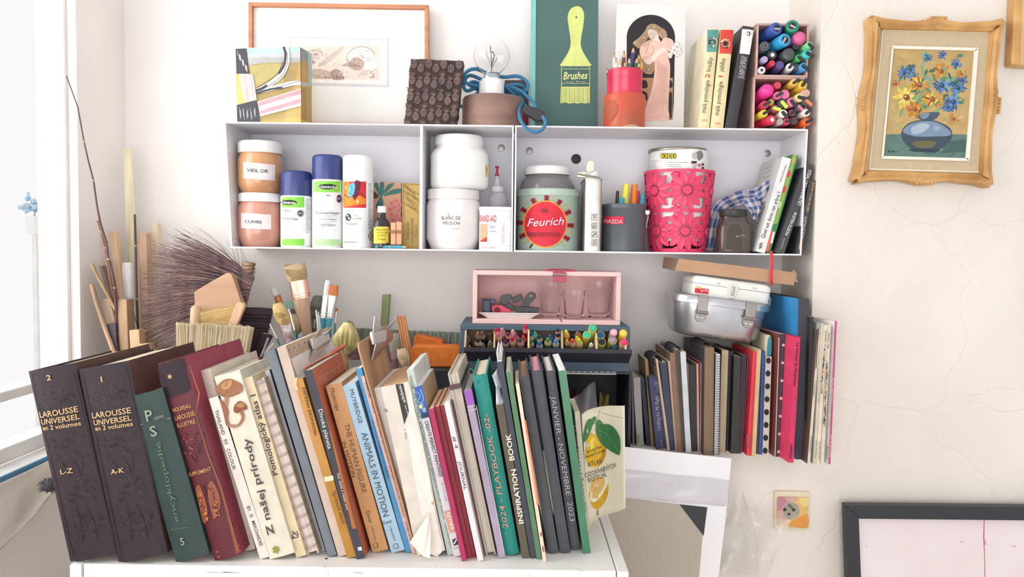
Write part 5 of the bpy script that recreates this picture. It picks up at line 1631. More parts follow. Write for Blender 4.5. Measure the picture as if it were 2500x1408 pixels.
def quadfn(q, Yq, amp, f1=7, f2=5, zmin=None):
    """wrinkled sheet between four photo corners (tl,tr,br,bl) at depth Yq (number or 4 depths)"""
    Ys = Yq if isinstance(Yq, (list, tuple)) else [Yq] * 4
    P = [at(*c, y) for c, y in zip(q, Ys)]

    def fq(u, v):
        p = (P[0] * (1 - u) + P[1] * u) * (1 - v) + (P[3] * (1 - u) + P[2] * u) * v
        p = p + V((0, amp * (math.sin(u * f1 + v * 3) + .6 * math.sin(v * f2 + u * 4 + 1)), amp * .5 * math.sin(u * f2 * 1.7 + 2)))
        if zmin is not None:
            p.z = max(p.z, zmin)
        return p
    return fq


sheet(quadfn([(1398, 975), (1453, 926), (1470, 1090), (1395, 1090)], Yg - .01, .006, zmin=zx0 + t + .001), 10, 10, 'plastic_bag', mat('#c9cbd2', .15, 'film', amp=.28, spec=.9), 'clear plastic bag crumpled inside the navy storage box', 'bag')
for lb, q, col, dy in (('red fabric scrap inside the navy storage box', [(1396, 985), (1452, 990), (1460, 1090), (1394, 1090)], '#a8304a', .03), ('olive yellow scrap inside the navy storage box', [(1466, 960), (1490, 966), (1478, 1090), (1456, 1090)], '#8a8048', .035), ('dark plum scrap at the left inside the navy storage box', [(1386, 940), (1420, 962), (1425, 1090), (1384, 1090)], '#5a3040', .05)):
    sheet(quadfn(q, Yg + dy, .008, zmin=zx0 + t + .001), 8, 8, 'fabric_scrap', mat(col, .8, amp=.15), lb, 'scrap', solid=.002, group='scraps in the navy box')
r = thing('metal_strip', 'grey perforated metal strip lying on the navy box edge', 'metal strip', at(1440, 913, YU - .03))
y0, z0 = YU - .036, zx1
za = at(1440, 914, y0).z
obj('strip', MB().box((at(1330, 910, y0).x, y0, za), (at(1505, 910, y0).x, y0 + .05, za + .003)), metal('#b9b8b6', .4), r, bevel=.0008)
for i in range(12):
    x = at(1339 + i * 14.3, 906, y0).x
    obj('slot', MB().box((x, y0 + .012, za + .003), (x + .008, y0 + .022, za + .0034)), mat('#f4f4f4', .3), r, smooth=False)

# aluminium lunch box, white tin, cardboard tube stacked on the books
def tilted(px_, py_, Y, deg):
    c = at(px_, py_, Y)
    return Matrix.Translation(c) @ Matrix.Rotation(math.radians(deg), 4, 'Y')


YA = 1.66
k = YA / F
Mt = tilted(1757, 830, YA, 6.7)   # middle of the bottom front edge
alu = metal('#c9c9cd', .28)
r = thing('lunch_box', 'dented aluminium lunch box with two latches, lying tilted on the books', 'box', Mt)
wb, wtp, hh, dep = 214 * k, 236 * k, 88 * k, .15


def shell(prof, rad):
    mb, L = MB(), []
    for s, z, ins in prof:
        L.append([Mt @ V((x, y, z)) for x, y in rrect(-s / 2, ins, s / 2, dep - ins, rad, 6)])
    n = len(L[0])
    mb.add([p for l in L for p in l], [(j * n + i, j * n + (i + 1) % n, (j + 1) * n + (i + 1) % n, (j + 1) * n + i) for j in range(len(L) - 1) for i in range(n)] + [tuple(range(n))[::-1], tuple((len(L) - 1) * n + i for i in range(n))])
    return mb


obj('box_body', shell([(wb * .86, 0, .016), (wb * .94, .004, .007), (wb * .985, .012, .002), (wtp * .985, hh - .004, 0)], .045), alu, r, sharp=60)
obj('lid', shell([(wtp * 1.0, hh - .006, -.002), (wtp * 1.035, hh - .005, -.005), (wtp * 1.035, hh + .008, -.005), (wtp * 1.02, hh + .012, -.003), (wtp * .9, hh + .014, .01)], .048), alu, r, sharp=60)
lt = metal('#a09a96', .4)
for sx in (-.235, .265):
    x = sx * wtp
    w = 12.5 * k
    mb = MB()
    mb.box((x - w, -.010, hh - 24 * k), (x + w, -.006, hh + .010), Mt)
    mb.box((x - w, -.008, hh + .009), (x + w, .012, hh + .014), Mt)
    la = obj('latch', mb, lt, r, bevel=.001)
    obj('latch_bar', MB().tube([Mt @ V((x - w * 1.2, -.010, hh - 26 * k)), Mt @ V((x + w * 1.2, -.010, hh - 26 * k))], .0038, 8), lt, la)
    obj('latch_plate', MB().prism([Mt @ V((x + a_ * w, -.004, hh + b_ * k)) for a_, b_ in ((-1.05, -28), (-1.05, -42), (-.6, -49), (.6, -49), (1.05, -42), (1.05, -28))], Mt.to_3x3() @ V((0, .004, 0))), lt, la, bevel=.0008)
    for q in (-.45, .45):
        obj('rivet', MB().ball(Mt @ V((x + q * w, -.0045, hh - 39 * k)), (.0030, .0015, .0030), 10), metal('#e4e2e0', .2), la)
YW = 1.69
k = YW / F
Mw = tilted(1783, 741, YW, 7.1)
r = thing('metal_case', 'small chipped white metal case with latch and red sticker, on the lunch box', 'case', Mw)
wm = mat('#eeede6', .4, amp=.08, scale=12, bump=.08, spec=.4)
ww, hw_, dw = 193 * k, 38 * k, .115


def wcase(prof, rad, m, nm):
    L = []
    for s, z, ins in prof:
        L.append([Mw @ V((x, y, z)) for x, y in rrect(-s / 2, ins, s / 2, dw - ins, rad, 5)])
    n = len(L[0])
    mb = MB().add([p for l in L for p in l], [(j * n + i, j * n + (i + 1) % n, (j + 1) * n + (i + 1) % n, (j + 1) * n + i) for j in range(len(L) - 1) for i in range(n)] + [tuple(range(n))[::-1], tuple((len(L) - 1) * n + i for i in range(n))])
    return obj(nm, mb, m, r, sharp=60)


wcase([(ww * .96, 0, .008), (ww * .99, .003, .003), (ww, .009, 0), (ww, hw_, 0)], .014, wm, 'case_body')
wcase([(ww * .99, hw_, .001), (ww * .99, hw_ + .0012, .001)], .014, mat('#8a8880', .5), 'seam')
wcase([(ww * 1.005, hw_ + .0012, -.0008), (ww, hw_ + 12 * k, 0), (ww * .96, hw_ + 18 * k, .006), (ww * .90, hw_ + 20 * k, .014)], .014, wm, 'lid')
pl = MB().prism([Mw @ V((x * k, -.0025, hw_ + z * k)) for x, z in sm([(-14, 2), (-9, 10), (0, 12), (9, 10), (14, 2), (13, -10), (6, -22), (0, -25), (-6, -22), (-13, -10)], 2)], Mw.to_3x3() @ V((0, .0025, 0)))
lp = obj('latch_plate', pl, mat('#e4e2da', .35, amp=.1, spec=.5), r, bevel=.0008)
obj('latch', MB().box((-4 * k, -.006, hw_ - 17 * k), (4 * k, -.0025, hw_ + 5 * k), Mw), metal('#b8b6ae', .3), lp, bevel=.0015)
fw2 = onplane(Mw @ V((0, -.0004, 0)), Mw.to_3x3() @ V((0, 1, 0)))
st = [('#d8303c', [(1697, 702), (1730, 705), (1729, 718), (1696, 714)])]
for i in range(14):
    x, y = random.choice([(1756, 693), (1840, 702), (1845, 704), (1802, 684), (1870, 742), (1874, 733), (1700, 680), (1836, 701), (1694, 712), (1876, 700), (1755, 690), (1693, 722)])
    st.append(('#6b6256', ell(x + random.uniform(-3, 3), y + random.uniform(-2, 2), random.uniform(.6, 1.8), random.uniform(.5, 1.2), 0, 7)))
art(r, 'sticker_and_chips', fw2, st)
lettering(r, fw2, [('Vit', (1699, 705), (1713, 706), (8,))], '#d8c83c', shear=.3, bold=.02, eps=.0016)
lettering(r, fw2, [('agrilis', (1710, 711), (1728, 711), (6,))], '#f0dcd8', shear=.4, eps=.0016)
obj('handle', MB().tube([Mw @ V((ww / 2 - .002, .02, hw_ - .006)), Mw @ V((ww / 2 + .006, .022, hw_ - .012)), Mw @ V((ww / 2 + .008, .03, -.004)), Mw @ V((ww / 2 + .001, .04, -.002))], .003, 8), metal('#c4c8cc', .3), r)
YT = 1.70
r = thing('cardboard_tube', 'long square brown cardboard carton lying across the white case', 'carton', at(1800, 690, YT))
q = [(1657, 631), (1944, 665), (1938, 697), (1647, 660)]
mb = MB()
frontbox(mb, q, YT, .05)
obj('carton', mb, mat('#bb9476', .75, amp=.14, scale=9), r, smooth=False, bevel=.001)
mb = MB()
P = [at(1657, 631, YT), at(1647, 660, YT), at(1617, 654, YT + .05), at(1620, 627, YT + .05)]
mb.prism(P, V((.002, .004, 0)))
obj('end_flap', mb, mat('#8d7160', .75, amp=.14), r, smooth=False)
mb = MB()
for i in range(9):
    c = at(1934 + random.uniform(-4, 8), 664 + i * 3.5, YT + .005)
    mb.box((-.004, -.004, -.002), (.004, .004, .002), Matrix.Translation(c) @ Matrix.Rotation(random.uniform(-1, 1), 4, 'Y'))
obj('torn_edge', mb, mat('#c9a484', .8, amp=.2), r, kind='stuff')

# ---- books and notebooks on the ledge --------------------------------------------------------
G = 'books and notebooks along the ledge'


def L(lb, TL, TR, BL, BR, col, depth=.15, **kw):
    kw.setdefault('hard', False)
    kw.setdefault('group', G)
    return book(lb, TL, TR, BL, BR, col, depth, ZL, **kw)


L('thin mauve-grey booklet against the navy box', (1542.5, 921), (1547, 921), (1544.5, 1086), (1549, 1086), '#8a7c80', .11)
r, fn = L('pale grey paperback with a small vertical title at its foot', (1548, 922), (1561, 921), (1553, 1088), (1574, 1086), '#b9b3b2', .11)
lettering(r, fn, [('TEATR', (1561, 1081), (1560, 1060), (4.5,))], '#4a4a50')
L('slim navy paperback left of the tall tan card', (1563, 923), (1573, 922), (1579, 1088), (1588, 1087), '#3c4254', .11, pages='#9aa08c')
L('tall thin tan card cover standing proud of the paperbacks', (1575, 876), (1581, 877), (1589, 1089), (1598, 1088), '#b0916c', .10)
r, fn = L('violet-navy paperback titled Looking for Mr Right', (1584, 922), (1611, 920), (1602, 1095), (1630, 1097), '#474a6c', .11, pages='#8c8c8c')
lettering(r, fn, [('Looking for Mr Right', (1613, 1050), (1608, 966), (10,))], '#b9b6c4')
lettering(r, fn, [('VIVE', (1608, 957), (1606, 942), (4,)), ('1939', (1613, 957), (1611, 942), (4,)), ('CASIVE', (1620, 1097), (1616, 1072), (5,))], '#9a9ab0')
art(r, 'round_mark', fn, [('#9a9ab0', ell(1602, 935, 5, 5.5)), ('#474a6c', ell(1602, 935, 4)), ('#9a9ab0', ell(1602, 935, 2))])
nb = []
r, fn = L('notebook with cream edge and big black spiral, right of the violet paperback', (1600, 876), (1607, 878), (1631, 1100), (1635, 1100), '#cdb39c', .14)


def spiral(r, n, back=.04, rad=.012, step=.006):
    """black wire coil wound over the top rear edge of a notebook"""
    M, w, h, d = r_info[r]
    for i in range(n):
        c = M @ V((0, back + i * step, h - .004))
        pts = [c + (M.to_3x3() @ V((rad * math.cos(a), 0, rad * math.sin(a)))) for a in [2 * math.pi * j / 14 for j in range(15)]]
        obj('coil_ring', MB().tube(pts, .0012, 6), mat('#3a3a3e', .4), r)


spiral(r, 14, .01)
L('dark slate-navy notebook, spine facing out', (1610, 886), (1628, 885), (1635, 1100), (1650, 1100), '#3f4558', .15)
L('notebook with a thin beige edge beside the slate one', (1630, 882), (1637, 882), (1650.5, 1101), (1654, 1101), '#cfb49c', .15)
L('warm brown hardback with white page block, taller', (1634, 862), (1650, 860), (1654, 1101), (1666, 1102), '#8c6e5c', .17, pages='#e6e4e0', hard=True)
r, fn = L('charcoal sketchbook with tan board edge and black coil', (1651, 854), (1658, 853), (1666, 1103), (1675, 1103), '#4a4744', .17, right='#4a4744', left='#b8a07c')
spiral(r, 14, .02, .010)
L('light grey-white ring binder among the dark books', (1659, 860), (1676, 858), (1677, 1104), (1686, 1104), '#d6d8dc', .16)
L('very thin taupe booklet beside the white binder', (1677, 888), (1681, 888), (1687, 1100), (1689.5, 1100), '#a8948a', .12)
L('black leather notebook with cream page block, middle of the ledge', (1681, 891), (1700, 889), (1689, 1101), (1702, 1102), '#423a3c', .14, pages='#5f5854')
L('thin cream-edged booklet right of the black leather notebook', (1700.5, 888), (1705, 888), (1702.5, 1102), (1707, 1102), '#d4bc98', .14)
L('thin dark red notebook near the middle of the ledge', (1705.5, 882), (1711, 883), (1707, 1102), (1709.5, 1102), '#8c2c3c', .15)
L('thin white booklet right of the dark red one', (1711.5, 885), (1719, 887), (1710, 1103), (1716, 1102), '#e8e6e0', .15)
r, fn = L('big dark sketchbook showing brown kraft pages and a coil', (1720, 848), (1744, 847), (1717, 1109), (1742, 1111), '#48464a', .20, fore=True, pages='#8d7560')
spiral(r, 16, .03, .013)
r, fn = L('dark wire-bound notebook with squared white edge', (1746, 861), (1760, 861), (1743.5, 1112), (1754, 1106), '#3e3a40', .15, fore=True, pages='#d4d2d4')
M_, w_, h_, d_ = r_info[r]
for i in range(40):
    c = M_ @ V((.002, -.001, h_ * (.02 + i * .0245)))
    pts = [c + M_.to_3x3() @ V((.0052 * math.cos(a), .004 * math.sin(a), .0012 * math.sin(a * .5))) for a in [j * math.pi / 5 for j in range(11)]]
    obj('wire_ring', MB().tube(pts, .0006, 5), mat('#4a464c', .4), r)
L('black covered pad showing beige page edges', (1761, 853), (1780, 855), (1754, 1103), (1771, 1105), '#3a383a', .16, fore=True, pages='#bcaa8e')
r, fn = L('black spine with small diamond ornaments', (1780.5, 856), (1790.5, 856), (1772, 1098), (1784.5, 1100), '#33343a', .15, hard=True)
art(r, 'ornaments', fn, [s for i in range(5) for s in (('#5c6068', ell(1785.5 - i * 1.9, 905 + i * 45, 2.5, 5, 0, 4)), ('#33343a', ell(1785.5 - i * 1.9, 905 + i * 45, 1.6, 3.6, 0, 4)), ('#5c6068', rect(1781.5 - i * 1.9, 928 + i * 45, 1789 - i * 1.9, 929 + i * 45)))], curved=False, eps=.002)
L('thick soft black leather journal', (1791, 869), (1811, 869), (1785.5, 1105), (1799.5, 1107), '#3c3a3a', .16, kind='leather', pages='#a99a80')
L('thin black notebook right of the leather journal', (1811.5, 867), (1818, 867), (1800, 1107), (1807.5, 1107), '#3a3436', .15, pages='#b09878')
L('thin maroon stitched notebook', (1818.5, 865), (1822.5, 865), (1808, 1106), (1811, 1104), '#7c3444', .15)
L('slate blue cloth hardback beside the scarlet one', (1823, 868), (1839, 867), (1811.5, 1103), (1822, 1103), '#4a5270', .14, hard=True, pages='#eadfc8')
r, fn = L('bright scarlet hardback in the ledge row', (1839.5, 857), (1850, 856), (1822.5, 1110), (1834.5, 1112), '#e03c4c', .16, hard=True, pages='#f0dcc8')
art(r, 'spine_stamp', fn, [('#a84a50', rect(1823, 1060, 1830, 1092))], eps=.002)
L('pale straw coloured album right of the scarlet book', (1850.5, 853), (1858, 852), (1835, 1114), (1845.5, 1113), '#d2b78c', .17)
L('bundle of thin dark printed leaflets', (1857, 870), (1861, 870), (1846, 1108), (1852, 1108), '#5a4c50', .14, pages='#d8d0c4')
L('royal blue thin hardback', (1860, 858), (1868, 857), (1852.5, 1109), (1861, 1109), '#39609c', .15, pages='#dfe4ea', hard=True)
r, fn = L('white spine with large black polka dots', (1869.5, 871), (1884, 870), (1861.5, 1110), (1876, 1110), '#d9d0c6', .14)
art(r, 'polka_dots', fn, [('#2a2a2e', ell(1876.2 - i * 1.16, 880 + i * 31.4, 6, 7.5)) for i in range(8)])
M_, w_, h_, d_ = r_info[r]
obj('divider_card', MB().box((-w_ / 2 + .001, .010, h_ - .02), (w_ / 2 - .001, .10, h_ + .046), M_), mat('#e0d4b8', .7), r, smooth=False, label='cream divider card standing above the notebook')
art(r, 'tab', fn, [('#3f93a0', sm([(1873, 868), (1874, 836), (1878, 822), (1882, 820), (1884, 830), (1882.5, 868)], 3))], eps=-.0090)
r, fn = L('dark plum book with pink dots on its spine and a rust red cover', (1901.5, 823), (1920.5, 821), (1891, 1121), (1907, 1121), '#493c46', .17, left='#8a4a42', pages='#d8ccc0', yaw=3, Y=1.640)
art(r, 'worn_edge', fn, [('#d9cfca', stroke([(1902, 824), (1892, 1120)], 2))])
art(r, 'pink_dots', fn, [('#eac4ba', ell(1912.6 - i * 1.95, 842 + i * 43.4, 3.6)) for i in range(7)] + [('#8a808a', stroke([(1911, 850), (1898, 1115)], .5))])
r, fn = L('hot pink hardback titled Le manuel du Graphiste', (1942, 823), (1954, 822), (1924, 1129), (1938, 1129), '#d43864', .20, left='#ee4672', hard=True, bulge=.0003, yaw=4, pages='#e8c8c0')
lettering(r, fn, [('Le manuel du Graphiste', (1945, 836), (1937, 942), (1951, 837)), ('nathan', (1930, 1085), (1927.5, 1120), (1936, 1085))], '#541c34', bold=.02)
r, fn = L('large black portfolio with a bright blue inside cover', (1948, 738), (1976, 741), (1942, 1130), (1967, 1133), '#45464e', .235, left='#3f9ad8', pages='#505058', Y=1.621)
fs_ = side_fn(r, -1)
L('tall thin black folder behind the magazines', (1977.5, 770), (1987, 771), (1968, 1124), (1975.5, 1124), '#3a3a3c', .15, Y=1.604)
MG = 'magazines at the end of the ledge'
for lb, TL, TR, BL, BR, col, lf, tx, c in (('cream spined magazine with dark photograph cover, first of the magazines', (1997, 787), (2005, 786), (1972, 1114), (1978, 1114), '#dcd0bc', '#6a5a50', [('DES IN', (1998, 806), (1996, 826)), ('O DANSEIS', (1989, 930), (1985, 966)), ('KERZANINC', (1979, 1064), (1976, 1105))], '#3a3434'),
                                      ('cream magazine with pale green cover, second of the magazines', (2005.5, 789), (2011, 789), (1985, 1132), (1992, 1133), '#d8ccb8', '#b4b8b0', [('SYSTEME', (2002, 945), (1998, 980)), ('LA SOLS', (1992, 1076), (1990, 1118))], '#77706c'),
                                      ('cream magazine with colourful spine picture, third of the magazines', (2011.5, 791), (2020, 795), (1993, 1134), (2001, 1134), '#e0d4c0', '#cfc4b4', [('SEPTEMBRE 1987', (2015, 806), (2012.5, 848)), ('TROIS EN SOI', (2000, 1076), (1998, 1122))], '#4a4444'),
                                      ('cream magazine with painted spine, fourth of the magazines', (2020.5, 795), (2029, 790), (2002, 1132), (2012, 1132), '#dfd6c6', '#d4ccbe', [('JANVIER 1988', (2023, 812), (2020, 850)), ('SYSTEME D', (2010, 955), (2007, 988)), ('BUISSON', (2019, 1090), (2017, 1120))], '#4a4444'),
                                      ('white magazine with a magenta spine, outermost on the ledge', (2037.5, 783), (2044, 784), (2022.5, 1133), (2027, 1133), '#c05080', '#f0ecea', [('Ecole supérieure', (2032.5, 922), (2030, 985)), ('la revue', (2027, 1062), (2025, 1115))], '#f0d8e0')):
    r, fn = L(lb, TL, TR, BL, BR, col, .20, left=lf, group=MG, Y=1.588 if 'dark photograph' in lb else None, yaw=9 if 'outermost' in lb else 2.5, pages='#d8d0c4')
    lettering(r, fn, [(s, p, q, (3.2,)) for s, p, q in tx], c)
    if 'colourful' in lb or 'painted' in lb:
        x0, y0, x1, y1 = (2013, 850, 2005, 960) if 'colourful' in lb else (2020, 880, 2013, 1040)
        pal = ['#a8604c', '#cdb070', '#4a4444', '#c48a74', '#6a7a64', '#9aacb0', '#8a5a4c', '#5a4a44']
        art(r, 'spine_picture', fn, [(random.choice(pal), stroke([(x0 + (x1 - x0) * i / 24 + random.uniform(-1.5, 1.5), y0 + (y1 - y0) * i / 24), (x0 + (x1 - x0) * (i + 1.2) / 24 + random.uniform(-1.5, 1.5), y0 + (y1 - y0) * (i + 1.2) / 24)], random.uniform(1.5, 4.5))) for i in range(24)])
    if 'dark photograph' in lb:
        art(r, 'spine_photo', fn, [('#3a3230', [(1997.5, 800), (1999.5, 800), (1993, 900), (1991, 900)])])

# ---- sticks and offcuts in the corner by the window ------------------------------------------
def down(P, d, z):
    return P + d * ((z - P.z) / d.z)


def stick(lb, path, Y, rp, col, Y2=None, name='stick', cat='stick', group='sticks leaning in the window corner', nodes=(), m=None):
    Y2 = Y2 or Y
    n = len(path)
    P = [at(x, y, Y + (Y2 - Y) * i / (n - 1)) for i, (x, y) in enumerate(path)]
    rr = rp if isinstance(rp, (list, tuple)) else [rp] * n
    R = [a * Y / F for a in rr]
    d = (P[-1] - P[-2]).normalized()
    e = down(P[-1], d, ZL + .0005)
    P.append(e)
    R.append(R[-1])
    r = thing(name, lb, cat, e, group)
    m = m or wood(col)
    obj('shaft', MB().tube(P, R, 10), m, r, sharp=60)
    for i in nodes:
        t = (P[min(i + 1, n)] - P[i - 1]).normalized()
        obj('node_ring', MB().tube([P[i] - t * .002, P[i], P[i] + t * .002], [R[i], R[i] * 1.28, R[i]], 10), wood('#b89a84'), r)
    return r


stick('very long thin bamboo cane leaning up past the window', [(162, 185), (190, 262), (205, 345), (215, 390), (228, 440), (237, 505), (245, 545), (259, 590), (265, 632), (276, 675), (280, 702), (284, 770), (287, 835)], 1.61, [1.3, 1.6, 1.8, 2, 2.2, 2.4, 2.8, 3, 3.2, 3.3, 3.4, 3.6, 3.8], '#6d5054', 1.72, nodes=(2, 4, 8, 10))
stick('short mottled cane behind the long bamboo', [(239, 538), (247, 566), (256, 605), (262, 640)], 1.70, 3, '#8f6850', 1.71, nodes=(1, 2))
stick('dark straight rod standing upright by the broom', [(329, 523), (331, 600), (334, 730), (337, 805)], 1.76, 2.8, '#624c50', nodes=(1, 2))
stick('thin tan rod leaning left above the dowel', [(224, 643), (237, 672), (253, 702), (267, 728)], 1.70, 3.8, '#bd9a74', 1.71)
stick('thick pale dowel leaning furthest left', [(224, 694), (236, 740), (256, 800), (274, 848)], 1.698, 5.6, '#bd9c7e', 1.70)
stick('thin black wire stick among the planks', [(281, 573), (290, 606), (298, 640)], 1.80, .8, '#4a4440')


def plank(lb, q, Y, th, col, Y2=None, name='plank', cat='plank', m=None, kids=(), lean=.02):
    """timber offcut whose front face has the photo corners tl,tr,br,bl, continued down to the ledge"""
    tl, tr, br, bl = [at(*p, Y) for p in q]
    e1 = down(bl, (bl - tl).normalized(), ZL + .0005)
    e2 = down(br, (br - tr).normalized(), ZL + .0005)
    M = (e1 + e2) / 2
    r = thing(name, lb, cat, M, 'wood offcuts in the window corner')
    obj('timber', MB().prism([tl, e1, e2, tr], (.004, th, 0)), m or wood(col), r, smooth=False, bevel=.0012)
    return r


plank('brown rough plank leaning left behind the bamboo', [(247, 640), (262, 636), (283, 740), (272, 752)], 1.735, .012, '#a5886f')
plank('dark grey-brown lath leaning left', [(241, 650), (249, 648), (277, 745), (270, 750)], 1.722, .01, '#86726c')
plank('pale smooth plank leaning left beside the bamboo', [(264, 566), (281, 562), (302, 722), (288, 724)], 1.78, .012, '#dbb998')
plank('short half round moulding with a light cut end', [(243, 731), (266, 727), (282, 786), (262, 790)], 1.712, .014, '#ab937e')
plank('square light brown baluster with a white spot', [(286, 731), (309, 730), (313, 851), (291, 853)], 1.71, .024, '#b59676')
plank('tall pinkish-tan plank right of the dark rod', [(337, 569), (357, 568), (361, 830), (343, 832)], 1.80, .016, '#cfab8e')
plank('tall narrow pale yellow lath fading into the window light', [(301, 362), (313, 362), (326, 640), (309, 640)], 1.83, .01, '#f0e6c4')
plank('cream lath behind the broom twigs', [(368, 545), (384, 545), (392, 840), (371, 840)], 1.84, .012, '#ead6b8')
plank('small pale timber block in front of the rod', [(315, 806), (339, 804), (342, 850), (318, 852)], 1.70, .02, '#d8b896')
plank('smallest pale timber block, lowest in the corner', [(337, 839), (362, 838), (366, 853), (340, 854)], 1.70, .02, '#dcc09c')
plank('dark painted offcut between dowel and baluster', [(262, 792), (280, 788), (284, 848), (275, 850)], 1.705, .01, '#5e545c')
q = [(297, 641), (325, 640), (330, 810), (303, 800)]
P = [at(*p, 1.762) for p in q]
mb = MB()
cw_ = ((P[0] - P[1]).length / 2)
mb.tube([(P[0] + P[1]) / 2 + V((0, 0, (i % 2) * .001)) for i in range(1)] + [((P[0] * (1 - t) + P[3] * t) + (P[1] * (1 - t) + P[2] * t)) / 2 for t in (.1, .3, .5, .7, 1)] + [V(((P[2].x + P[3].x) / 2, 1.762, ZL + .001))], [cw_ * a for a in (.85, 1, .92, 1.02, .9, 1, .95)], 14, flat=.6, ref=(1, 0, 0))
solo('plastic_wrapping', mb, mat('#efe9ea', .2, 'film', amp=.5, scale=60, spec=.8), 'crinkled clear plastic wrapping standing among the planks', 'wrapping')

# ---- twig broom --------------------------------------------------------------------------------
rs = random.Random(11)
Yb_ = 1.72
r = thing('twig_broom', 'big besom of dark brown twigs fanning out to the left', 'broom', at(560, 1094, Yb_))
mb = MB()


def twig(a, c, b, ya, yb_, r0_, n=6, m=0):
    pts = []
    for i in range(n + 1):
        t = i / n
        x = a[0] * (1 - t) ** 2 + 2 * c[0] * t * (1 - t) + b[0] * t * t
        y = a[1] * (1 - t) ** 2 + 2 * c[1] * t * (1 - t) + b[1] * t * t
        pts.append(at(x, y, ya + (yb_ - ya) * t))
    mb.tube(pts, [r0_ * (1 - .65 * i / n) for i in range(n + 1)], 3, m)


for i in range(950):
    u = rs.random()
    a = (621 - 25 * u + rs.uniform(-1, 1), 676 + 74 * u)
    v = min(1, max(0, u + rs.gauss(0, .10)))
    L_ = rs.uniform(.55, 1.0) ** .8
    ang = math.radians(207 - 62 * v + rs.gauss(0, 5))   # degrees, measured clockwise in the picture
    R_ = (235 + 45 * math.sin(v * 3.1)) * L_
    b = (a[0] + R_ * math.cos(ang), a[1] + R_ * math.sin(ang) * (1 if v < .5 else 1))
    b = (max(b[0], 346), min(b[1], 862))
    mid = ((a[0] + b[0]) / 2 + rs.gauss(0, 4), (a[1] + b[1]) / 2 - 14 + rs.gauss(0, 5))
    twig(a, mid, b, Yb_ + rs.uniform(-.02, .03), Yb_ + rs.uniform(-.05, .09), rs.uniform(.0008, .0016), m=rs.choice((0, 0, 1)))
for i in range(22):   # stray thin twigs
    a = (600 + rs.uniform(-20, 15), 690 + rs.uniform(-15, 40))
    b = (rs.uniform(410, 585), rs.uniform(545, 620))
    twig(a, ((a[0] + b[0]) / 2 + 12, (a[1] + b[1]) / 2 - 26), b, Yb_, Yb_ + rs.uniform(-.03, .04), .0007, m=1)
obj('twigs', mb, [wood('#7a5f60', c2='#4f3b42'), wood('#a08072', c2='#6d5658')], r, kind='stuff')
obj('handle', MB().tube([at(607, 640, Yb_), at(603, 672, Yb_), at(585, 760, Yb_), down(at(585, 760, Yb_), (at(585, 760, Yb_) - at(603, 672, Yb_)).normalized(), ZL + .0005)], [.0145, .0135, .0135, .013], 16), wood('#a5886c'), r)
mb = MB()
for i in range(3):
    c = at(607 - i, 646 + i * 9, Yb_)
    mb.tube([c + V((.0148 * math.cos(j * .524), .0148 * math.sin(j * .524), .002 * math.sin(j * .5))) for j in range(13)], .0006, 5)
mb.tube([at(620, 652, Yb_ - .01), at(625, 662, Yb_ - .01), at(619, 676, Yb_ - .01), at(622, 684, Yb_ - .01)], .0005, 5)
obj('binding_wire', mb, mat('#4a4244', .5), r)


def bristles(parent, bL, bR, tL, tR, Y, th, n, rad, m, seed=1, jit=2.0, core=True, name='bristles'):
    rs = random.Random(seed)
    mb = MB()
    ms = m if isinstance(m, (list, tuple)) else [m]
    if core:
        k = .93
        q = [(bL[0], bL[1]), (bR[0], bR[1]), (bR[0] + (tR[0] - bR[0]) * k, bR[1] + (tR[1] - bR[1]) * k), (bL[0] + (tL[0] - bL[0]) * k, bL[1] + (tL[1] - bL[1]) * k)]
        mb.prism([at(*p, Y + th * .12) for p in q], (0, th * .76, 0))
    for i in range(n):
        u = rs.random()
        y = Y + th * rs.random()
        a = (bL[0] + (bR[0] - bL[0]) * u, bL[1] + (bR[1] - bL[1]) * u)
        b = (tL[0] + (tR[0] - tL[0]) * u + rs.gauss(0, jit), tL[1] + (tR[1] - tL[1]) * u + rs.gauss(0, jit))
        if core and i % 3:
            y = Y + rs.uniform(0, th * .12)
        mid = ((a[0] + b[0]) / 2 + rs.gauss(0, jit * .3), (a[1] + b[1]) / 2)
        mb.tube([at(*a, y), at(*mid, y), at(*b, y)], [rad, rad * .9, rad * .4], 3, rs.randrange(len(ms)))
    return obj(name, mb, list(ms), parent, kind='stuff')


wd = wood('#c8996f', ax='x')
r = thing('paste_brush', 'broad brush with a flat five-sided wooden back leaning on the broom', 'brush', at(530, 1094, 1.665))
pl = sm([(474, 716), (481, 708), (546, 670), (556, 667), (566, 672), (586, 730), (588, 760), (482, 768), (476, 735)], 2)
obj('wooden_back', MB().prism([at(*p, 1.652) for p in pl][::-1], (0, .02, 0)), wood('#c4a084', ax='x', sc=4, c2='#a9826a'), r, bevel=.003)
obj('bristle_block', MB().prism([at(*p, 1.656) for p in [(484, 768), (588, 760), (590, 860), (486, 860)]][::-1], (0, .012, 0)), mat('#cdb488', .8), r)
obj('lower_back', MB().prism([at(*p, 1.658) for p in [(490, 860), (586, 860), (580, 1094), (496, 1094)]][::-1], (0, .01, 0)), wd, r)
r = thing('peg_brush', 'cream bristle brush between two pale wooden pegs', 'brush', at(520, 1094, 1.63))
br1 = [mat('#e0c48e', .8), mat('#c9a86c', .8), mat('#efdcae', .8)]
bristles(r, (488, 762), (490, 792), (578, 742), (572, 790), 1.625, .012, 240, .0007, br1, seed=4)
obj('round_peg', MB().tube([at(479, 1000, 1.63), at(478, 790, 1.63), at(479, 754, 1.63), at(479, 748, 1.63), at(479, 745, 1.63)], [.0118, .0118, .0115, .0085, .003], 16), wood('#d4b090'), r)
obj('square_peg', MB().prism([at(*p, 1.615) for p in [(576, 741), (583, 737), (596, 742), (597, 748), (576, 800), (540, 900), (524, 900), (556, 796)]][::-1], (0, .014, 0)), wood('#d4ac8c'), r, bevel=.002)
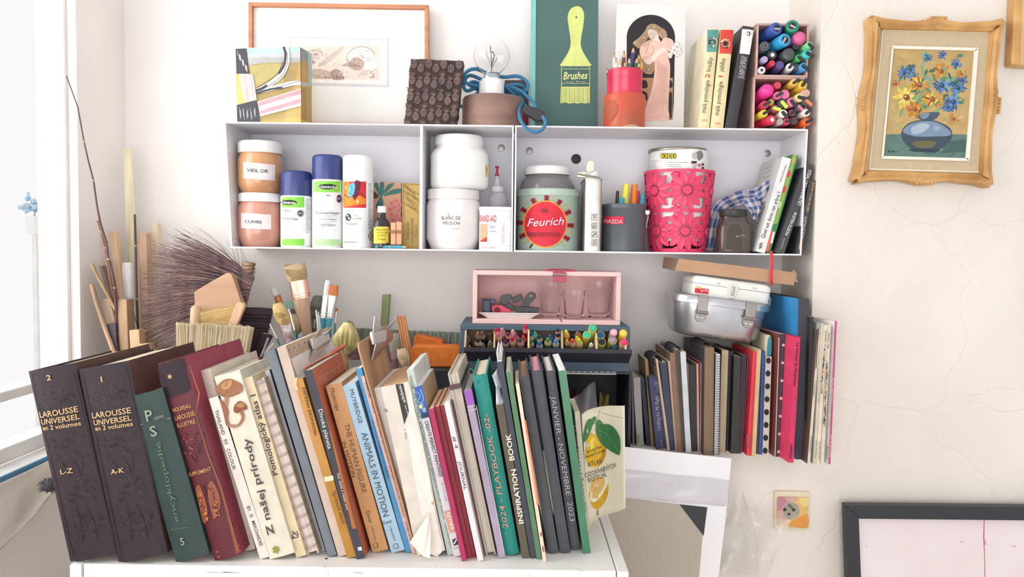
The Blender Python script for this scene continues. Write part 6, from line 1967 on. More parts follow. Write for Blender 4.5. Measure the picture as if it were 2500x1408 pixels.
obj('foot', MB().tube([at(479, 990, 1.63), V((at(479, 990, 1.63).x, 1.70, ZL + .001))], [.0118, .0118], 12), wood('#d4b090'), r)
r = thing('wall_brush', 'wide cream natural-bristle wall brush, nearest behind the dictionaries', 'brush', at(520, 1094, 1.58))
br2 = [mat('#e8d8b8', .8), mat('#d4bf9a', .8), mat('#f0e5ce', .8)]
bristles(r, (432, 862), (600, 868), (430, 788), (613, 797), 1.575, .03, 800, .0008, br2, seed=5, jit=1.6)
obj('ferrule', MB().prism([at(*p, 1.573) for p in [(432, 860), (600, 866), (598, 895), (434, 892)]][::-1], (0, .034, 0)), metal('#b8a890'), r)
obj('handle', MB().tube([at(516, 890, 1.59), at(516, 1000, 1.60), V((at(516, 1000, 1.62).x, 1.70, ZL + .001))], [.022, .014, .012], 12), wd, r)
r = thing('dust_brush', 'black bristle brush with fibres pointing right, beside the pegs', 'brush', at(600, 1094, 1.66))
bk = [mat('#4f4046', .7), mat('#3a2e34', .7), mat('#66545a', .7)]
bristles(r, (582, 750), (566, 808), (668, 754), (654, 812), 1.652, .02, 360, .0007, bk, seed=6, jit=1.2)
obj('wooden_back', MB().prism([at(*p, 1.65) for p in [(572, 750), (584, 748), (566, 812), (520, 1094), (508, 1094)]][::-1], (0, .024, 0)), wood('#6a5048'), r)
r = thing('dust_brush', 'second black bristle brush lower down, behind the red dictionary', 'brush', at(600, 1094, 1.64))
bristles(r, (598, 872), (630, 880), (612, 806), (664, 818), 1.635, .02, 320, .0007, bk, seed=7, jit=1.6)
obj('wooden_back', MB().prism([at(*p, 1.633) for p in [(596, 870), (632, 878), (628, 1094), (600, 1094)]][::-1], (0, .024, 0)), wood('#6a5048'), r)


# ---- paint brushes ------------------------------------------------------------------------------
def paintbrush(lb, tip, f1, f2, end, wt, wm_, wf1, wf2, wh, Y, cb_, cf, ch, flat=.45, tipshape=None, group='paint brushes behind the books', strands=0, rings=0, metalf=True):
    """tip, ferrule top, ferrule foot, handle point (px); widths in px: tip, belly, ferrule top, ferrule foot, handle"""
    k = Y / F / 2
    P = [at(*q, Y) for q in (tip, f1, f2, end)]
    d = (P[3] - P[2]).normalized()
    e = down(P[3], d, ZL + .0005)
    r = thing('paint_brush', lb, 'paint brush', e, group)
    ax = (1, 0, 0)
    ts = [(1, wf1 * .96), (.7, wm_), (.35, wm_ * .98), (.1, (wm_ * .5 + wt * .5)), (0, wt)]
    obj('bristles', MB().tube([P[0] + (P[1] - P[0]) * t for t, _ in ts], [w * k for _, w in ts], 16, flat=flat, ref=ax), mat(cb_, .75, amp=.38, scale=12, st=(60, 20, 3)), r, sharp=50)
    if strands:
        rs = random.Random(len(lb))
        mb = MB()
        for i in range(strands):
            u = rs.uniform(-1, 1)
            y = -flat * math.sqrt(max(0, 1 - u * u)) * rs.choice((1, 1, -1))
            side = V((1, 0, 0))
            a = P[1] + side * (u * wf1 * k * .95) + V((0, y * wf1 * k, 0))
            m_ = P[1] + (P[0] - P[1]) * .5 + side * (u * wm_ * k * 1.02) + V((0, y * wm_ * k * 1.05, 0))
            b = P[0] + (P[0] - P[1]) * rs.uniform(-.12, .03) + side * (u * max(wt, wm_ * .55) * k) + V((0, y * wt * k * .7, 0))
            mb.tube([a, m_, b], [.0009, .0008, .0004], 3)
        obj('stray_bristles', mb, mat(cb_, .8, amp=.3, scale=40), r, kind='stuff')
    fm = metal(cf, .3) if metalf else mat(cf, .4, amp=.3, scale=60, c2='#8a6a66')
    obj('ferrule', MB().tube([P[1] + (P[1] - P[2]) * .03, P[1] + (P[2] - P[1]) * .5, P[2]], [wf1 * k * 1.03, (wf1 + wf2) / 2 * k * 1.03, wf2 * k * 1.03], 16, flat=max(flat, .4), ref=ax), fm, r, sharp=50)
    for i in range(rings):
        q = P[1] + (P[2] - P[1]) * (.72 + .13 * i)
        w = (wf1 + (wf2 - wf1) * (.72 + .13 * i)) * k * 1.07
        obj('ferrule_ring', MB().tube([q - d * .0012, q, q + d * .0012], [w, w * 1.04, w], 16, flat=max(flat, .4), ref=ax), fm, r)
    obj('handle', MB().tube([P[2] - d * .002, P[2] + (P[3] - P[2]) * .3, P[3], e], [wf2 * k * .95, (wf2 * .6 + wh * .4) * k, wh * k, wh * k * .6], 12, flat=max(flat, .5), ref=ax), mat(ch, .35, amp=.08, spec=.5) if ch[0] != 'w' else wood(ch[1:]), r, sharp=50)
    return r


paintbrush('large flat brush with tan bristles and copper ferrule, tallest of the paint brushes', (718, 646), (728, 686), (736, 730), (748, 800), 54, 53, 43, 42, 25, 1.70, '#c2aa84', '#eab09c', 'w#c4a084', flat=.3, strands=420, rings=2)
paintbrush('white pointed brush with an orange ferrule, leftmost at the back', (664, 701), (677, 722), (683, 742), (700, 820), 6, 18, 16, 17, 9, 1.76, '#e6e2e2', '#e0854a', '#d8d0c8', flat=.7, metalf=False)
paintbrush('round straw-coloured brush with a paint-spattered ferrule', (676, 741), (697, 792), (708, 836), (716, 880), 20, 36, 26, 26, 16, 1.64, '#d6b87c', '#dcd2d4', 'w#b89878', flat=.8, strands=160, metalf=False)
paintbrush('thin silver and teal brush in front of the straw brush', (704, 754), (709, 766), (719, 806), (726, 850), 2, 5, 4.5, 5, 5, 1.60, '#d8d0d0', '#d8d8da', '#2f7c8a', flat=.9, rings=1)
paintbrush('thinnest silver tipped brush left of the spattered ferrule', (659, 790), (662, 798), (676, 826), (690, 860), 1.5, 3.5, 3.5, 4.5, 5, 1.61, '#e0dcdc', '#dadadc', '#2c7484', flat=.9, rings=1)
paintbrush('soft dark grey round mop brush right of the copper ferrule', (776, 722), (769, 778), (766, 800), (764, 860), 16, 34, 24, 24, 14, 1.74, '#7d7a70', '#b8bcbe', 'w#7a6a60', flat=.8, strands=120)
paintbrush('long white bristle flat brush behind the orange one', (801, 684), (796, 722), (789, 778), (782, 850), 10, 15, 15, 17, 14, 1.70, '#e2dedd', '#dfe0e2', '#2f8aa0', flat=.4, rings=2)
paintbrush('square orange bristle flat brush with teal handle', (815, 696), (813, 723), (805, 778), (800, 850), 25, 25, 23, 14, 13, 1.68, '#c8774c', '#e6e6e8', '#2f8ea4', flat=.3, rings=2)
paintbrush('small narrow orange tipped brush, far right of the paint brushes', (822, 752), (821, 761), (818, 790), (816, 850), 6, 6, 6, 4.5, 4.5, 1.69, '#b8774c', '#dcdcde', '#2f8494', flat=.4, rings=1)
paintbrush('thin pointed silver brush in front of the grey mop', (771, 755), (773, 768), (776, 792), (778, 850), 1, 4, 4.5, 5, 5, 1.65, '#cfcaca', '#dfdfe2', '#cfd2d4', flat=.9)
paintbrush('second thin silver brush beside the grey mop', (777, 760), (778, 770), (781, 792), (783, 850), 1, 3.5, 4, 4.5, 4.5, 1.66, '#cfcaca', '#e2e2e4', '#cfd2d4', flat=.9)
paintbrush('fan of pale green flat bristles beside the copper-ferruled brush', (702, 736), (708, 757), (714, 768), (724, 850), 22, 22, 20, 20, 10, 1.73, '#8fb8a4', '#3a3236', 'w#8a7060', flat=.3, metalf=False)
r = thing('mahl_stick', 'stick with a round tan leather ball at its top, among the brushes', 'stick', V((at(722, 1000, 1.71).x, 1.71, ZL)))
obj('ball', MB().ball(at(719, 792, 1.71), (.020, .017, .024), 18, k=10), mat('#b89c74', .5, amp=.15), r)
obj('shaft', MB().tube([at(720, 815, 1.71), V((at(722, 1000, 1.71).x, 1.71, ZL))], .006, 10), wood('#3f4650'), r)
for lb, a, b, w, col in (('grey marker pen lying at the foot of the black brush', (655, 826), (640, 866), 8, '#8a8484'), ('white pen with a pink end behind the cream books', (668, 838), (636, 872), 5, '#e6e2e2')):
    p, q_ = at(*a, 1.60), at(*b, 1.56)
    r = thing('pen', lb, 'pen', q_)
    obj('barrel', MB().tube([p, q_ * .9 + p * .1, q_], [w * .8 / F * .8, w * .8 / F * .8, w * .6 / F * .8], 12), mat(col, .4, amp=.05), r)
    obj('end_cap', MB().tube([q_, q_ + (q_ - p).normalized() * .008], [w * .9 / F, w * .8 / F], 12), mat('#d83060' if 'pink' in lb else '#6a6464', .4), r)

# long grey-green broom head, pleated brush, slats and sponges
r = thing('broom_head', 'long broom head with grey-green bristles behind the clipboards', 'broom head', at(980, 900, 1.80))
gg = [mat('#a6b0a2', .8), mat('#8a988c', .8), mat('#b6bcb0', .8)]
bristles(r, (826, 856), (1128, 866), (828, 799), (1130, 812), 1.79, .045, 1100, .0008, gg, seed=9, jit=1.2)
pz = [at(*p, 1.785) for p in [(822, 856), (1130, 866), (1130, 902), (822, 902)]]
zz = zx1 + .0008
pz[2].z = pz[3].z = zz
obj('wooden_block', MB().prism(pz[::-1], (0, .055, 0)), wood('#8a6a70', ax='x'), r, bevel=.003)
r = thing('pleated_brush', 'pale gold pleated fan-shaped raffia brush left of the clipboard', 'brush', V((at(838, 900, 1.69).x, 1.70, ZL)))
mb = MB()
c = at(841, 866, 1.66)
n, mrows = 72, 12
vs = []
for j in range(mrows + 1):
    t = j / mrows
    th = math.radians(4 + 136 * t)
    for i in range(n):
        a = 2 * math.pi * i / n
        k = 1 + .09 * math.cos(a * 18) * math.sin(math.pi * min(1, t * 1.25)) ** .5
        rr = .0285 * math.sin(math.pi * (.06 + .70 * t)) * k
        zz_ = .062 * t - (.012 * math.cos(a * 2) * t)
        vs.append(c + Matrix.Rotation(math.radians(6), 3, 'Y') @ V((rr * math.cos(a), rr * math.sin(a), zz_)))
mb.add(vs, [(j * n + i, j * n + (i + 1) % n, (j + 1) * n + (i + 1) % n, (j + 1) * n + i) for j in range(mrows) for i in range(n)] + [tuple(mrows * n + i for i in range(n))])
obj('raffia', mb, mat('#e0d49a', .5, amp=.25, scale=30, st=(3, 3, .5), c2='#a8965c'), r, sharp=80)
obj('handle', MB().tube([c + V((0, 0, .003)), V((c.x, 1.70, ZL))], [.008, .007], 12), wd, r)
r = plank('green painted slat standing against the back wall', [(933, 719), (950, 718), (944, 810), (927, 810)], 1.86, .006, '#97a070')
r['group'] = 'painted slats behind the clipboards'
tl, tr, br_, bl = [at(*p, 1.70) for p in [(966, 772), (989, 769), (1008, 872), (986, 878)]]
e1, e2 = down(bl, (bl - tl).normalized(), zx1 + .0006), down(br_, (br_ - tr).normalized(), zx1 + .0006)
r = thing('ribbed_slat', 'orange-brown ribbed wooden slat leaning behind the right clipboard', 'slat', (e1 + e2) / 2)
for i in range(4):
    a, b = i / 4 + .01, (i + 1) / 4 - .01
    obj('rib', MB().prism([tl.lerp(tr, a), e1.lerp(e2, a), e1.lerp(e2, b), tl.lerp(tr, b)], (0, .009 - (i % 2) * .001, 0)), wood('#cb8c60', sc=12), r, smooth=False, bevel=.0012)
orm = mat('#dd7a34', .85, amp=.14, scale=60, bump=.5)
for lb, q, Y, th in (('orange foam sponge at the back, partly hidden by the front one', [(1010, 820), (1016, 817), (1076, 829), (1083, 834), (1084, 903), (1008, 903)], 1.735, .04), ('larger orange foam sponge in front on the navy box', [(1003, 852), (1010, 842), (1122, 845), (1125, 850), (1125, 906), (1004, 906)], 1.685, .045)):
    P = [at(*p, Y) for p in q]
    for i in (-1, -2):
        P[i].z = zx1 + .0006
    mb = MB().prism(P[::-1], (0, th, 0))
    solo('sponge', mb, orm, lb, 'sponge', 'orange sponges', bevel=.004)
paintbrush('stubby grey round brush half hidden by the right clipboard', (962, 814), (964, 858), (965, 876), (966, 900), 24, 26, 20, 20, 14, 1.66, '#a9a294', '#8a7478', 'w#7a5a5c', flat=.8, strands=80, metalf=False)
paintbrush('tuft of cream bristles right of the clipboard', (980, 852), (990, 890), (996, 910), (1000, 940), 22, 28, 18, 18, 12, 1.62, '#d4bc98', '#b09880', 'w#9a7a60', flat=.8, strands=120, metalf=False)

# ---- white painted table ------------------------------------------------------------------------
xa, xb = -.677, .186
ya, ybk = 1.158, 1.44
wt = mat('#f1efeb', .45, amp=.05, scale=18, bump=.06)
r = thing('white_table', 'white painted table with worn edges carrying the long row of books', 'table', ((xa + xb) / 2, ya, 0))
obj('tabletop', MB().box((xa + .019, ya + .004, ZT - .022), (xb - .019, ybk, ZT)), wt, r, bevel=.0015)
for nm, x0, x1 in (('side_panel', xa, xa + .0175), ('side_panel', xb - .0175, xb)):
    obj(nm, MB().box((x0, ya, .0), (x1, ybk, ZT + .0003)), wt, r, bevel=.0015)
obj('back_panel', MB().box((xa + .019, ybk - .012, 0), (xb - .019, ybk - .002, ZT - .022)), wt, r)
obj('front_panel', MB().box((xa + .019, ya + .03, .06), (xb - .019, ya + .046, ZT - .022)), wt, r)
ft = lambda px, py: onz(px, py, ZT)
mk = [('#4a4442', ell(797, 1363, 4.5, 1.8, -18, 8)), ('#5a544f', ell(1063, 1382, 1.4, .9, 0, 6)), ('#8a847c', stroke([(790, 1384), (797, 1381)], .8)), ('#6a645e', ell(1290, 1403, 1.5, .8, 0, 6)), ('#8a847c', ell(815, 1389, 1, .6, 0, 6)), ('#d8c49c', stroke([(1499, 1362), (1505, 1372), (1512, 1384), (1514, 1387)], 2.2)), ('#8a847c', stroke([(1410, 1388), (1420, 1394), (1428, 1393)], .7)), ('#6a645e', stroke([(863, 1397), (884, 1398)], 1.1)), ('#6a645e', stroke([(505, 1396.5), (582, 1397.5)], .9)), ('#6a645e', stroke([(545, 1396), (568, 1397)], 1.6)), ('#7a746e', ell(740, 1399, 1.2, .7, 0, 6)), ('#7a746e', ell(801, 1401, 1.2, 1, 0, 6))]
art(r, 'paint_chips', ft, mk, eps=.0004)

# ---- the long row of books ------------------------------------------------------------------------
G = 'row of leaning books on the white table'


def T(lb, TL, TR, BL, BR, col, depth=.2, **kw):
    kw.setdefault('group', G)
    return book(lb, TL, TR, BL, BR, col, depth, ZT, **kw)


gold = '#d2ae7c'
dk1 = '#352a30'
for lb, q, txt in (('thick dark brown French dictionary volume 2, leftmost in the row', [(65, 905), (188, 893), (175, 1370), (281, 1356)], [('2', (121, 927), (132, 925), (13,)), ('LAROUSSE', (99, 1019), (194, 1003), (14,)), ('UNIVERSEL', (103, 1036), (198, 1021), (13,)), ('en 2 volumes', (106, 1050), (201, 1036), (11,)), ('L-Z', (153, 1155), (185, 1150), (12,))]),
                   ('thick dark brown French dictionary volume 1, beside volume 2', [(189, 900), (317, 881), (292, 1371), (406, 1350)], [('1', (254, 930), (257, 929.4), (13,)), ('LAROUSSE', (228, 1020), (323, 1006), (14,)), ('UNIVERSEL', (232, 1037), (325, 1024), (13,)), ('en 2 volumes', (235, 1050), (328, 1037), (11,)), ('A-K', (276, 1155), (310, 1149), (12,))])):
    r, fn = T(lb, *q, dk1, .24, kind='leather', rough=.6, pages='#d8c8b0', right='#5a4038')
    lettering(r, fn, txt, gold, bold=.012, eps=.0028)
    a, b = q[0], q[2]
    P = lambda u, v, q=q: (q[0][0] + (q[1][0] - q[0][0]) * u + (q[2][0] - q[0][0]) * v, q[0][1] + (q[1][1] - q[0][1]) * u + (q[2][1] - q[0][1]) * v)
    orn = []
    dkc, ltc = '#241c22', '#4f434b'
    for v in (.02, .05, .08, .92, .95, .975):
        orn.append((dkc, stroke([P(.12, v), P(.88, v)], 1.6)))
    for u in (.08, .92):
        orn.append((dkc, stroke([P(u, .02), P(u, .98)], 1.3)))
    rs = random.Random(5)
    for i in range(150):   # tooled foliage
        v = rs.choice([rs.uniform(.11, .21), rs.uniform(.34, .47), rs.uniform(.57, .72), rs.uniform(.76, .88)])
        p = P(rs.uniform(.16, .84), v)
        orn.append((rs.choice((dkc, ltc)), stroke(ell(p[0], p[1], rs.uniform(2.5, 5), rs.uniform(2, 4), rs.uniform(0, 90), 8) + [ell(p[0], p[1], 3, 3, 0, 8)[0]][:0], 1.0)))
    for u0, u1, v0, v1 in ((.3, .42, .48, .56), (.55, .6, .48, .56), (.7, .62, .48, .56), (.4, .36, .72, .9), (.6, .66, .72, .9)):
        orn.append((dkc, stroke([P(u0, v0), P((u0 + u1) / 2 + .03, (v0 + v1) / 2), P(u1, v1)], 1.6)))
    art(r, 'tooled_ornament', fn, orn, eps=.0012, step=.00001)
r, fn = T('dark green encyclopedia volume 5 marked Pom S', (318, 968), (394, 949), (426, 1371), (515, 1352), '#31423f', .2, kind='leather', pages='#d8b8b0', rough=.5)
lettering(r, fn, [('P', (362, 1027), (379, 1023), (27,)), ('om', (381, 1023), (402, 1017), (9,)), ('S', (373, 1064), (389, 1060), (25,)), ('5', (445, 1328), (455, 1326), (18,)), ], '#8f9a88', bold=.01, eps=.0026)
lettering(r, fn, [('encyklopedie', (441, 1270), (394, 1076), (13,)), ('lidova', (422, 1294), (464, 1285), (7,))], '#5c7260', eps=.0026)
art(r, 'rule', fn, [('#8f9a88', stroke([(343, 1036), (418, 1020)], 1.2))], eps=.002)
r, fn = T('worn red leather illustrated dictionary supplement with a gold star', (381, 893), (457, 867), (530, 1368), (585, 1354), '#602630', .24, kind='leather', pages='#d8b8a8', right='#a04056', left='#93384a', rough=.5)
lettering(r, fn, [('NOUVEAU', (424, 1006), (469, 993), (10,)), ('LAROUSSE', (429, 1026), (478, 1012), (11,)), ('ILLUSTRÉ', (435, 1043), (480, 1031), (10,)), ('SUPPLÉMENT', (463, 1163), (518, 1146), (9,))], '#c4945a', bold=.01, eps=.0028)
star = []
for i in range(10):
    rr = 7.5 if i % 2 == 0 else 3.2
    a = math.radians(-90 + 36 * i)
    star.append((417 + rr * math.cos(a), 918 + rr * math.sin(a)))
oc, dr_ = '#94543a', '#4a222c'
art(r, 'dark_patch', fn, [('#2c1c26', sm([(386, 897), (410, 884), (448, 874), (456, 910), (466, 950), (440, 962), (404, 968)], 2))], curved=True, eps=.001)
orn = [('#d9a05c', star)]
for x, y, x2, y2 in ((478, 1190, 506, 1276), (510, 1180, 532, 1262)):
    orn += [(oc, sm([(x, y + 8), (x + 6, y - 8), (x + 16, y), (x + 30, y2 - y + y - 40), (x2, y2 - 6), (x2 - 10, y2), (x2 - 20, y2 - 40)], 3))]
rs = random.Random(8)
for i in range(110):
    s = rs.choice((0, 1))
    k = rs.random()
    x, y = (482 + 22 * k + rs.uniform(-4, 8), 1192 + 76 * k) if s == 0 else (516 + 18 * k + rs.uniform(-6, 6), 1182 + 74 * k)
    orn.append((rs.choice((dr_, '#8f4a2c', '#c8824a')), ell(x, y, rs.uniform(1.5, 3.5), rs.uniform(1.2, 2.4), rs.uniform(0, 90), 7)))
orn += [(dr_, stroke([(499, 1182), (520, 1262)], 5)), (dr_, stroke(sm([(440, 1062), (452, 1090), (476, 1122), (480, 1128)], 3, False), 3)), (dr_, stroke(sm([(500, 1056), (490, 1090), (478, 1124)], 3, False), 3))]
for i in range(26):
    orn.append((rs.choice((dr_, '#93505a')), ell(rs.uniform(448, 496), rs.uniform(1056, 1108), rs.uniform(2, 4), rs.uniform(1.5, 3), rs.uniform(0, 90), 7)))
for y0 in (1050, 1130, 1138, 1166, 1296, 1306):
    dx = (y0 - 905) * .318
    orn.append((dr_, stroke([(392 + dx + 4, y0), (450 + dx + 2, y0 - 16)], 2)))
for y0 in (1340, 1352):
    dx = (y0 - 905) * .318
    orn.append((oc, stroke([(390 + dx, y0 + 6), (446 + dx, y0 - 9)], 4)))
orn += [(oc, stroke([(462, 890), (486, 960), (480, 1010), (510, 1110), (540, 1190), (564, 1280), (582, 1348)], [2, 4, 2, 3, 4, 6, 9]))]
art(r, 'tooled_ornament', fn, orn, eps=.0014, step=.00002)
T('tall pale hardback standing behind the Thailand book', (488, 906), (515, 899), (600, 1345), (622, 1341), '#cfc2b6', .22, pages='#efe6d2', right='#e6dccb')
r, fn = T('narrow white book titled Thailand in Colour', (509, 971), (533, 966), (636, 1365), (657, 1356), '#dcd4cb', .15, hard=False, right='#2c3338')
lettering(r, fn, [('THAILAND   IN   COLOUR', (523, 1002), (568, 1147), (8.5,)), ('BY.  D.  MEKCHAIDEE', (602, 1237), (634, 1333), (8,))], '#5a5250', bold=.01)
r, fn = T('thick cream book with two brown mushrooms on the spine', (518, 919), (590, 905), (663, 1365), (715, 1350), '#dcd4c2', .2, hard=True, bulge=.002, pages='#f2ede0')
lettering(r, fn, [('Z našej prírody', (671, 1303), (609, 1068), (17,))], '#4a4040', bold=.014, eps=.003)
mu = [('#9c6a4c', sm([(525, 948), (545, 928), (562, 924), (578, 930), (592, 940), (591, 956), (570, 965), (548, 967), (531, 958)], 3)), ('#b58a5a', sm([(540, 940), (556, 928), (568, 930), (562, 946), (546, 950)], 3)), ('#7a5444', sm([(533, 960), (560, 966), (588, 957), (570, 966), (548, 969)], 3)),
      ('#a8785c', [(548, 966), (559, 966), (556, 992), (549, 992)]), ('#94604c', sm([(536, 972), (548, 984), (558, 1002), (556, 1020), (560, 1040), (552, 1038), (546, 1012), (540, 990)], 3)), ('#8a4f3a', sm([(571, 1002), (574, 988), (586, 978), (600, 986), (604, 998), (592, 1002), (580, 1008)], 3)), ('#aa8054', sm([(577, 990), (588, 981), (598, 988), (590, 995)], 3)),
      ('#a06a50', stroke(sm([(590, 1004), (594, 1020), (584, 1036), (568, 1042)], 4, False), [9, 8, 8, 7, 7, 7, 7, 6, 6, 6, 6, 6, 6])), ('#a07a64', [(556, 1036), (584, 1036), (580, 1042), (560, 1043)])]
art(r, 'mushroom_print', fn, mu, eps=.0022, step=.00006)
fl = [('#8a9440', ell(674 + 5.6 * math.cos(math.radians(a)), 1341 + 5.6 * math.sin(math.radians(a)), 4.2, 3.2, a, 10)) for a in (0, 60, 130, 200, 250, 310)]
art(r, 'flower_mark', fn, fl, eps=.0022)
r, fn = T('cream yellow book titled Pomologický atlas 1', (590, 924), (616, 917), (725, 1361), (747, 1352), '#dccba8', .19, hard=False)
lettering(r, fn, [('Pomologický atlas 1', (678, 1158), (623, 962), (13,))], '#4a3c40', bold=.014)
art(r, 'snail_mark', fn, [('#4a3c40', stroke(sm([(712, 1296), (720, 1302), (728, 1310), (718, 1312), (714, 1304), (722, 1300)], 3, False), 2)), ('#4a3c40', stroke([(724, 1296), (729, 1306)], 2)), ('#4a3c40', ell(714, 1313, 3, 3, 0, 8))])


def coils(r, n, col, rad=.0085, w_=None, h0=.04, h1=.97):
    M, w, h, d = r_info[r]
    for i in range(n):
        zc_ = h * (h0 + (h1 - h0) * i / (n - 1))
        for o_ in (0, .0028):
            c = M @ V((0, .006, zc_ + o_))
            pts = [c + M.to_3x3() @ V(((w / 2 + .001) * math.cos(a), -.011 * math.sin(a) * 1.0, .002 * math.cos(a))) for a in [math.pi * (-.15 + 1.3 * j / 10) for j in range(11)]]
            obj('wire_ring', MB().tube(pts, .0007, 5), mat(col, .35, amp=.1), r)


r, fn = T('wire-bound notebook with pale page edges and pinkish rings', (615, 931), (645, 920), (752, 1357), (778, 1350), '#d0bea6', .16, fore=True, pages='#e8dad4')
coils(r, 17, '#b09a98')
r, fn = T('thin notebook with navy top edge and creased grey pages', (647, 907), (657, 900), (784, 1346), (794, 1343), '#b4b0b0', .15, hard=False, right='#4a4e68')
r, fn = T('tall slate grey hardback', (649, 856), (671, 849), (802, 1359), (821, 1351), '#747a82', .22, pages='#e2dcd6')
r, fn = T('tall beige-pink board file with a strip of tiny blue triangles', (673, 850), (700, 842), (829, 1359), (846, 1353), '#c9b5a6', .26, hard=False, right='#c4a78e')
fs_ = side_fn(r, 1)
art(r, 'triangle_strip', fs_, [('#cdb296', [(701, 844), (800, 797), (806, 808), (706, 860)])] + [('#74849c', [(704 + i * 12.2, 858 - i * 6.1), (710 + i * 12.2, 855 - i * 6.1), (706 + i * 12.2, 850 - i * 6.1)]) for i in range(8)], eps=.0008)


def clipboard(lb, TL, BL, base_Y, depth, corner, col, paper=None, clipq=None):
    A, T_ = at(*BL, base_Y), at(*TL, base_Y)
    z = (T_ - A)
    h = z.length
    z.normalize()
    x = V((z.z, 0, -z.x))
    M = Matrix(((x.x, 0, z.x, A.x), (0, 1, 0, base_Y), (x.z, 0, z.z, 0), (0, 0, 0, 1)))
    M = Matrix.Translation((0, 0, ZT)) @ M
    k = (T_.z - (M @ V((0, 0, h))).z) / z.z
    h += k
    r = thing('clipboard', lb, 'clipboard', M)
    c = corner
    pts = [(0, 0), (0, h - c)] + [(c - c * math.cos(math.radians(a)), h - c + c * math.sin(math.radians(a))) for a in (20, 45, 70)] + [(c, h), (depth - c, h)] + [(depth - c + c * math.sin(math.radians(a)), h - c + c * math.cos(math.radians(a))) for a in (20, 45, 70)] + [(depth, h - c), (depth, 0)]
    mb = MB().prism([M @ V((-.0015, y, zz)) for y, zz in pts][::-1], x * .003)
    obj('board', mb, wood(col, sc=4), r, smooth=False, bevel=.0006)
    f = onplane(M @ V((.0018, 0, 0)), x)
    return r, f, x, M


def clip_parts(r, f, x, body, wings, foot):
    cm = mat('#d9d5d2', .28, 'metal', metal=.45, amp=.15, scale=60, spec=.8)
    obj('clip_body', MB().prism([f(*p) + x * .004 for p in body], x * .006), cm, r, bevel=.0015)
    Q0 = [f(*foot[0]) + x * .001, f(*foot[1]) + x * .001, f(*body[2]) + x * .010, f(*body[3]) + x * .010]
    obj('clip_jaw', MB().prism(Q0, x * .0025), cm, r, bevel=.0005)
    for w in wings:
        pts = [f(*p) + x * (.008 + .010 * i / len(w)) for i, p in enumerate(w)]
        obj('clip_arm', MB().prism(pts, x * .002), cm, r, bevel=.0006)


r, f, x, M = clipboard('light wood clipboard with pinkish paper under a silver clip, left of two', (702, 858), (858, 1362), 1.215, .245, .014, '#cda07c')
art(r, 'paper_sheet', f, [('#eee2e4', [(711, 876), (806, 824), (828, 866), (760, 960), (738, 960)])], eps=.0012)
clip_parts(r, f, x, [(748, 831), (788, 810), (795, 832), (757, 856)], [[(750, 832), (770, 822), (766, 806), (758, 810)], [(776, 826), (790, 816), (799, 800), (796, 796), (786, 808)]], [(757, 873), (793, 846)])
obj('clip_lip', MB().prism([f(*p) + x * .006 for p in [(756, 852), (797, 834), (793, 846), (757, 873), (750, 880)]], x * .0015), mat('#cbbfb8', .3, 'metal', metal=.4, amp=.1), r)
r, fn = T('ochre book titled Technické kreslení with a torn top', (716, 930), (740, 920), (850, 1363), (868, 1355), '#bf8a46', .2, hard=False, pages='#e2d2b0')
lettering(r, fn, [('TECHNICKÉ KRESLENÍ', (775, 1063), (744, 944), (7,)), ('JOSEF DOVRTĚL', (842, 1277), (818, 1196), (7.5,))], '#5a3f24', bold=.02)
art(r, 'cream_rule', fn, [('#e8d8b4', [(791, 1164), (813, 1160), (815, 1172), (793, 1176)]), ('#b07f34', [(793, 1176), (815, 1172), (866, 1354), (849, 1361)])])
art(r, 'torn_cap', fn, [('#dcc08c', [(715, 926), (727, 920), (724, 938), (730, 955), (722, 950)])], eps=.0012)
r, fn = T('black hardback titled Divoká planeta with terracotta cover', (740, 908), (764, 900), (873, 1365), (890, 1361), '#403f46', .2, hard=False, right='#c06a50', pages='#e4d8c8')
lettering(r, fn, [('Divoká planeta', (777, 1000), (801, 1096), (10,)), ('Petr Slavík a Václav Šilha', (822, 1156), (846, 1245), (7,))], '#e2e0de')
art(r, 'publisher_mark', fn, [('#ecebea', [(873, 1336), (882, 1334), (884, 1343), (875, 1344)]), ('#403f46', stroke([(878, 1338), (878, 1344)], 1))])
fs_ = side_fn(r, 1)
art(r, 'cover_lines', fs_, [('#ef9a62', [(797, 1020), (810, 1060), (870, 1290), (860, 1290)]), ('#e9b09a', stroke([(776, 925), (870, 866)], 1)), ('#e9b09a', stroke([(815, 902), (818, 914)], 1.1)), ('#e9b09a', stroke([(824, 898), (827, 910)], 1.1)), ('#e9b09a', stroke([(838, 890), (842, 902)], 1.1)), ('#e9b09a', stroke(ell(790, 928, 5, 8, 20, 10, 180, 380), 1.2))], eps=.0008)
mb = MB()
a, b = M @ V((.007, .05, .0)), None
p, q = at(742, 900, 1.25), at(838, 846, 1.44)
r = thing('paper_file', 'slim coral paper file with a rounded end lying along the book tops', 'file', q)
obj('sheath', MB().tube([p, p.lerp(q, .7)], [.003, .0055], 10, flat=.5), mat('#eaa284', .6), r)
obj('end', MB().tube([p.lerp(q, .7), q], [.007, .0065], 10, flat=.6), mat('#ee8464', .5), r)
r, fn = T('tan paperback by Muybridge, The Human Figure in Motion', (795, 943), (833, 934), (910, 1350), (948, 1342), '#c19060', .19, hard=False, pages='#e6dcc8')
lettering(r, fn, [('Muybridge', (806, 949), (821, 1003), (9.5,)), ('THE HUMAN FIGURE', (840, 1036), (884, 1204), (12.5,)), ('IN MOTION', (834, 1080), (859, 1166), (10.5,)), ('Dover', (893, 1249), (901, 1278), (10,)), ('0-486-20204-6', (906, 1284), (915, 1320), (4,))], '#6a4a30')
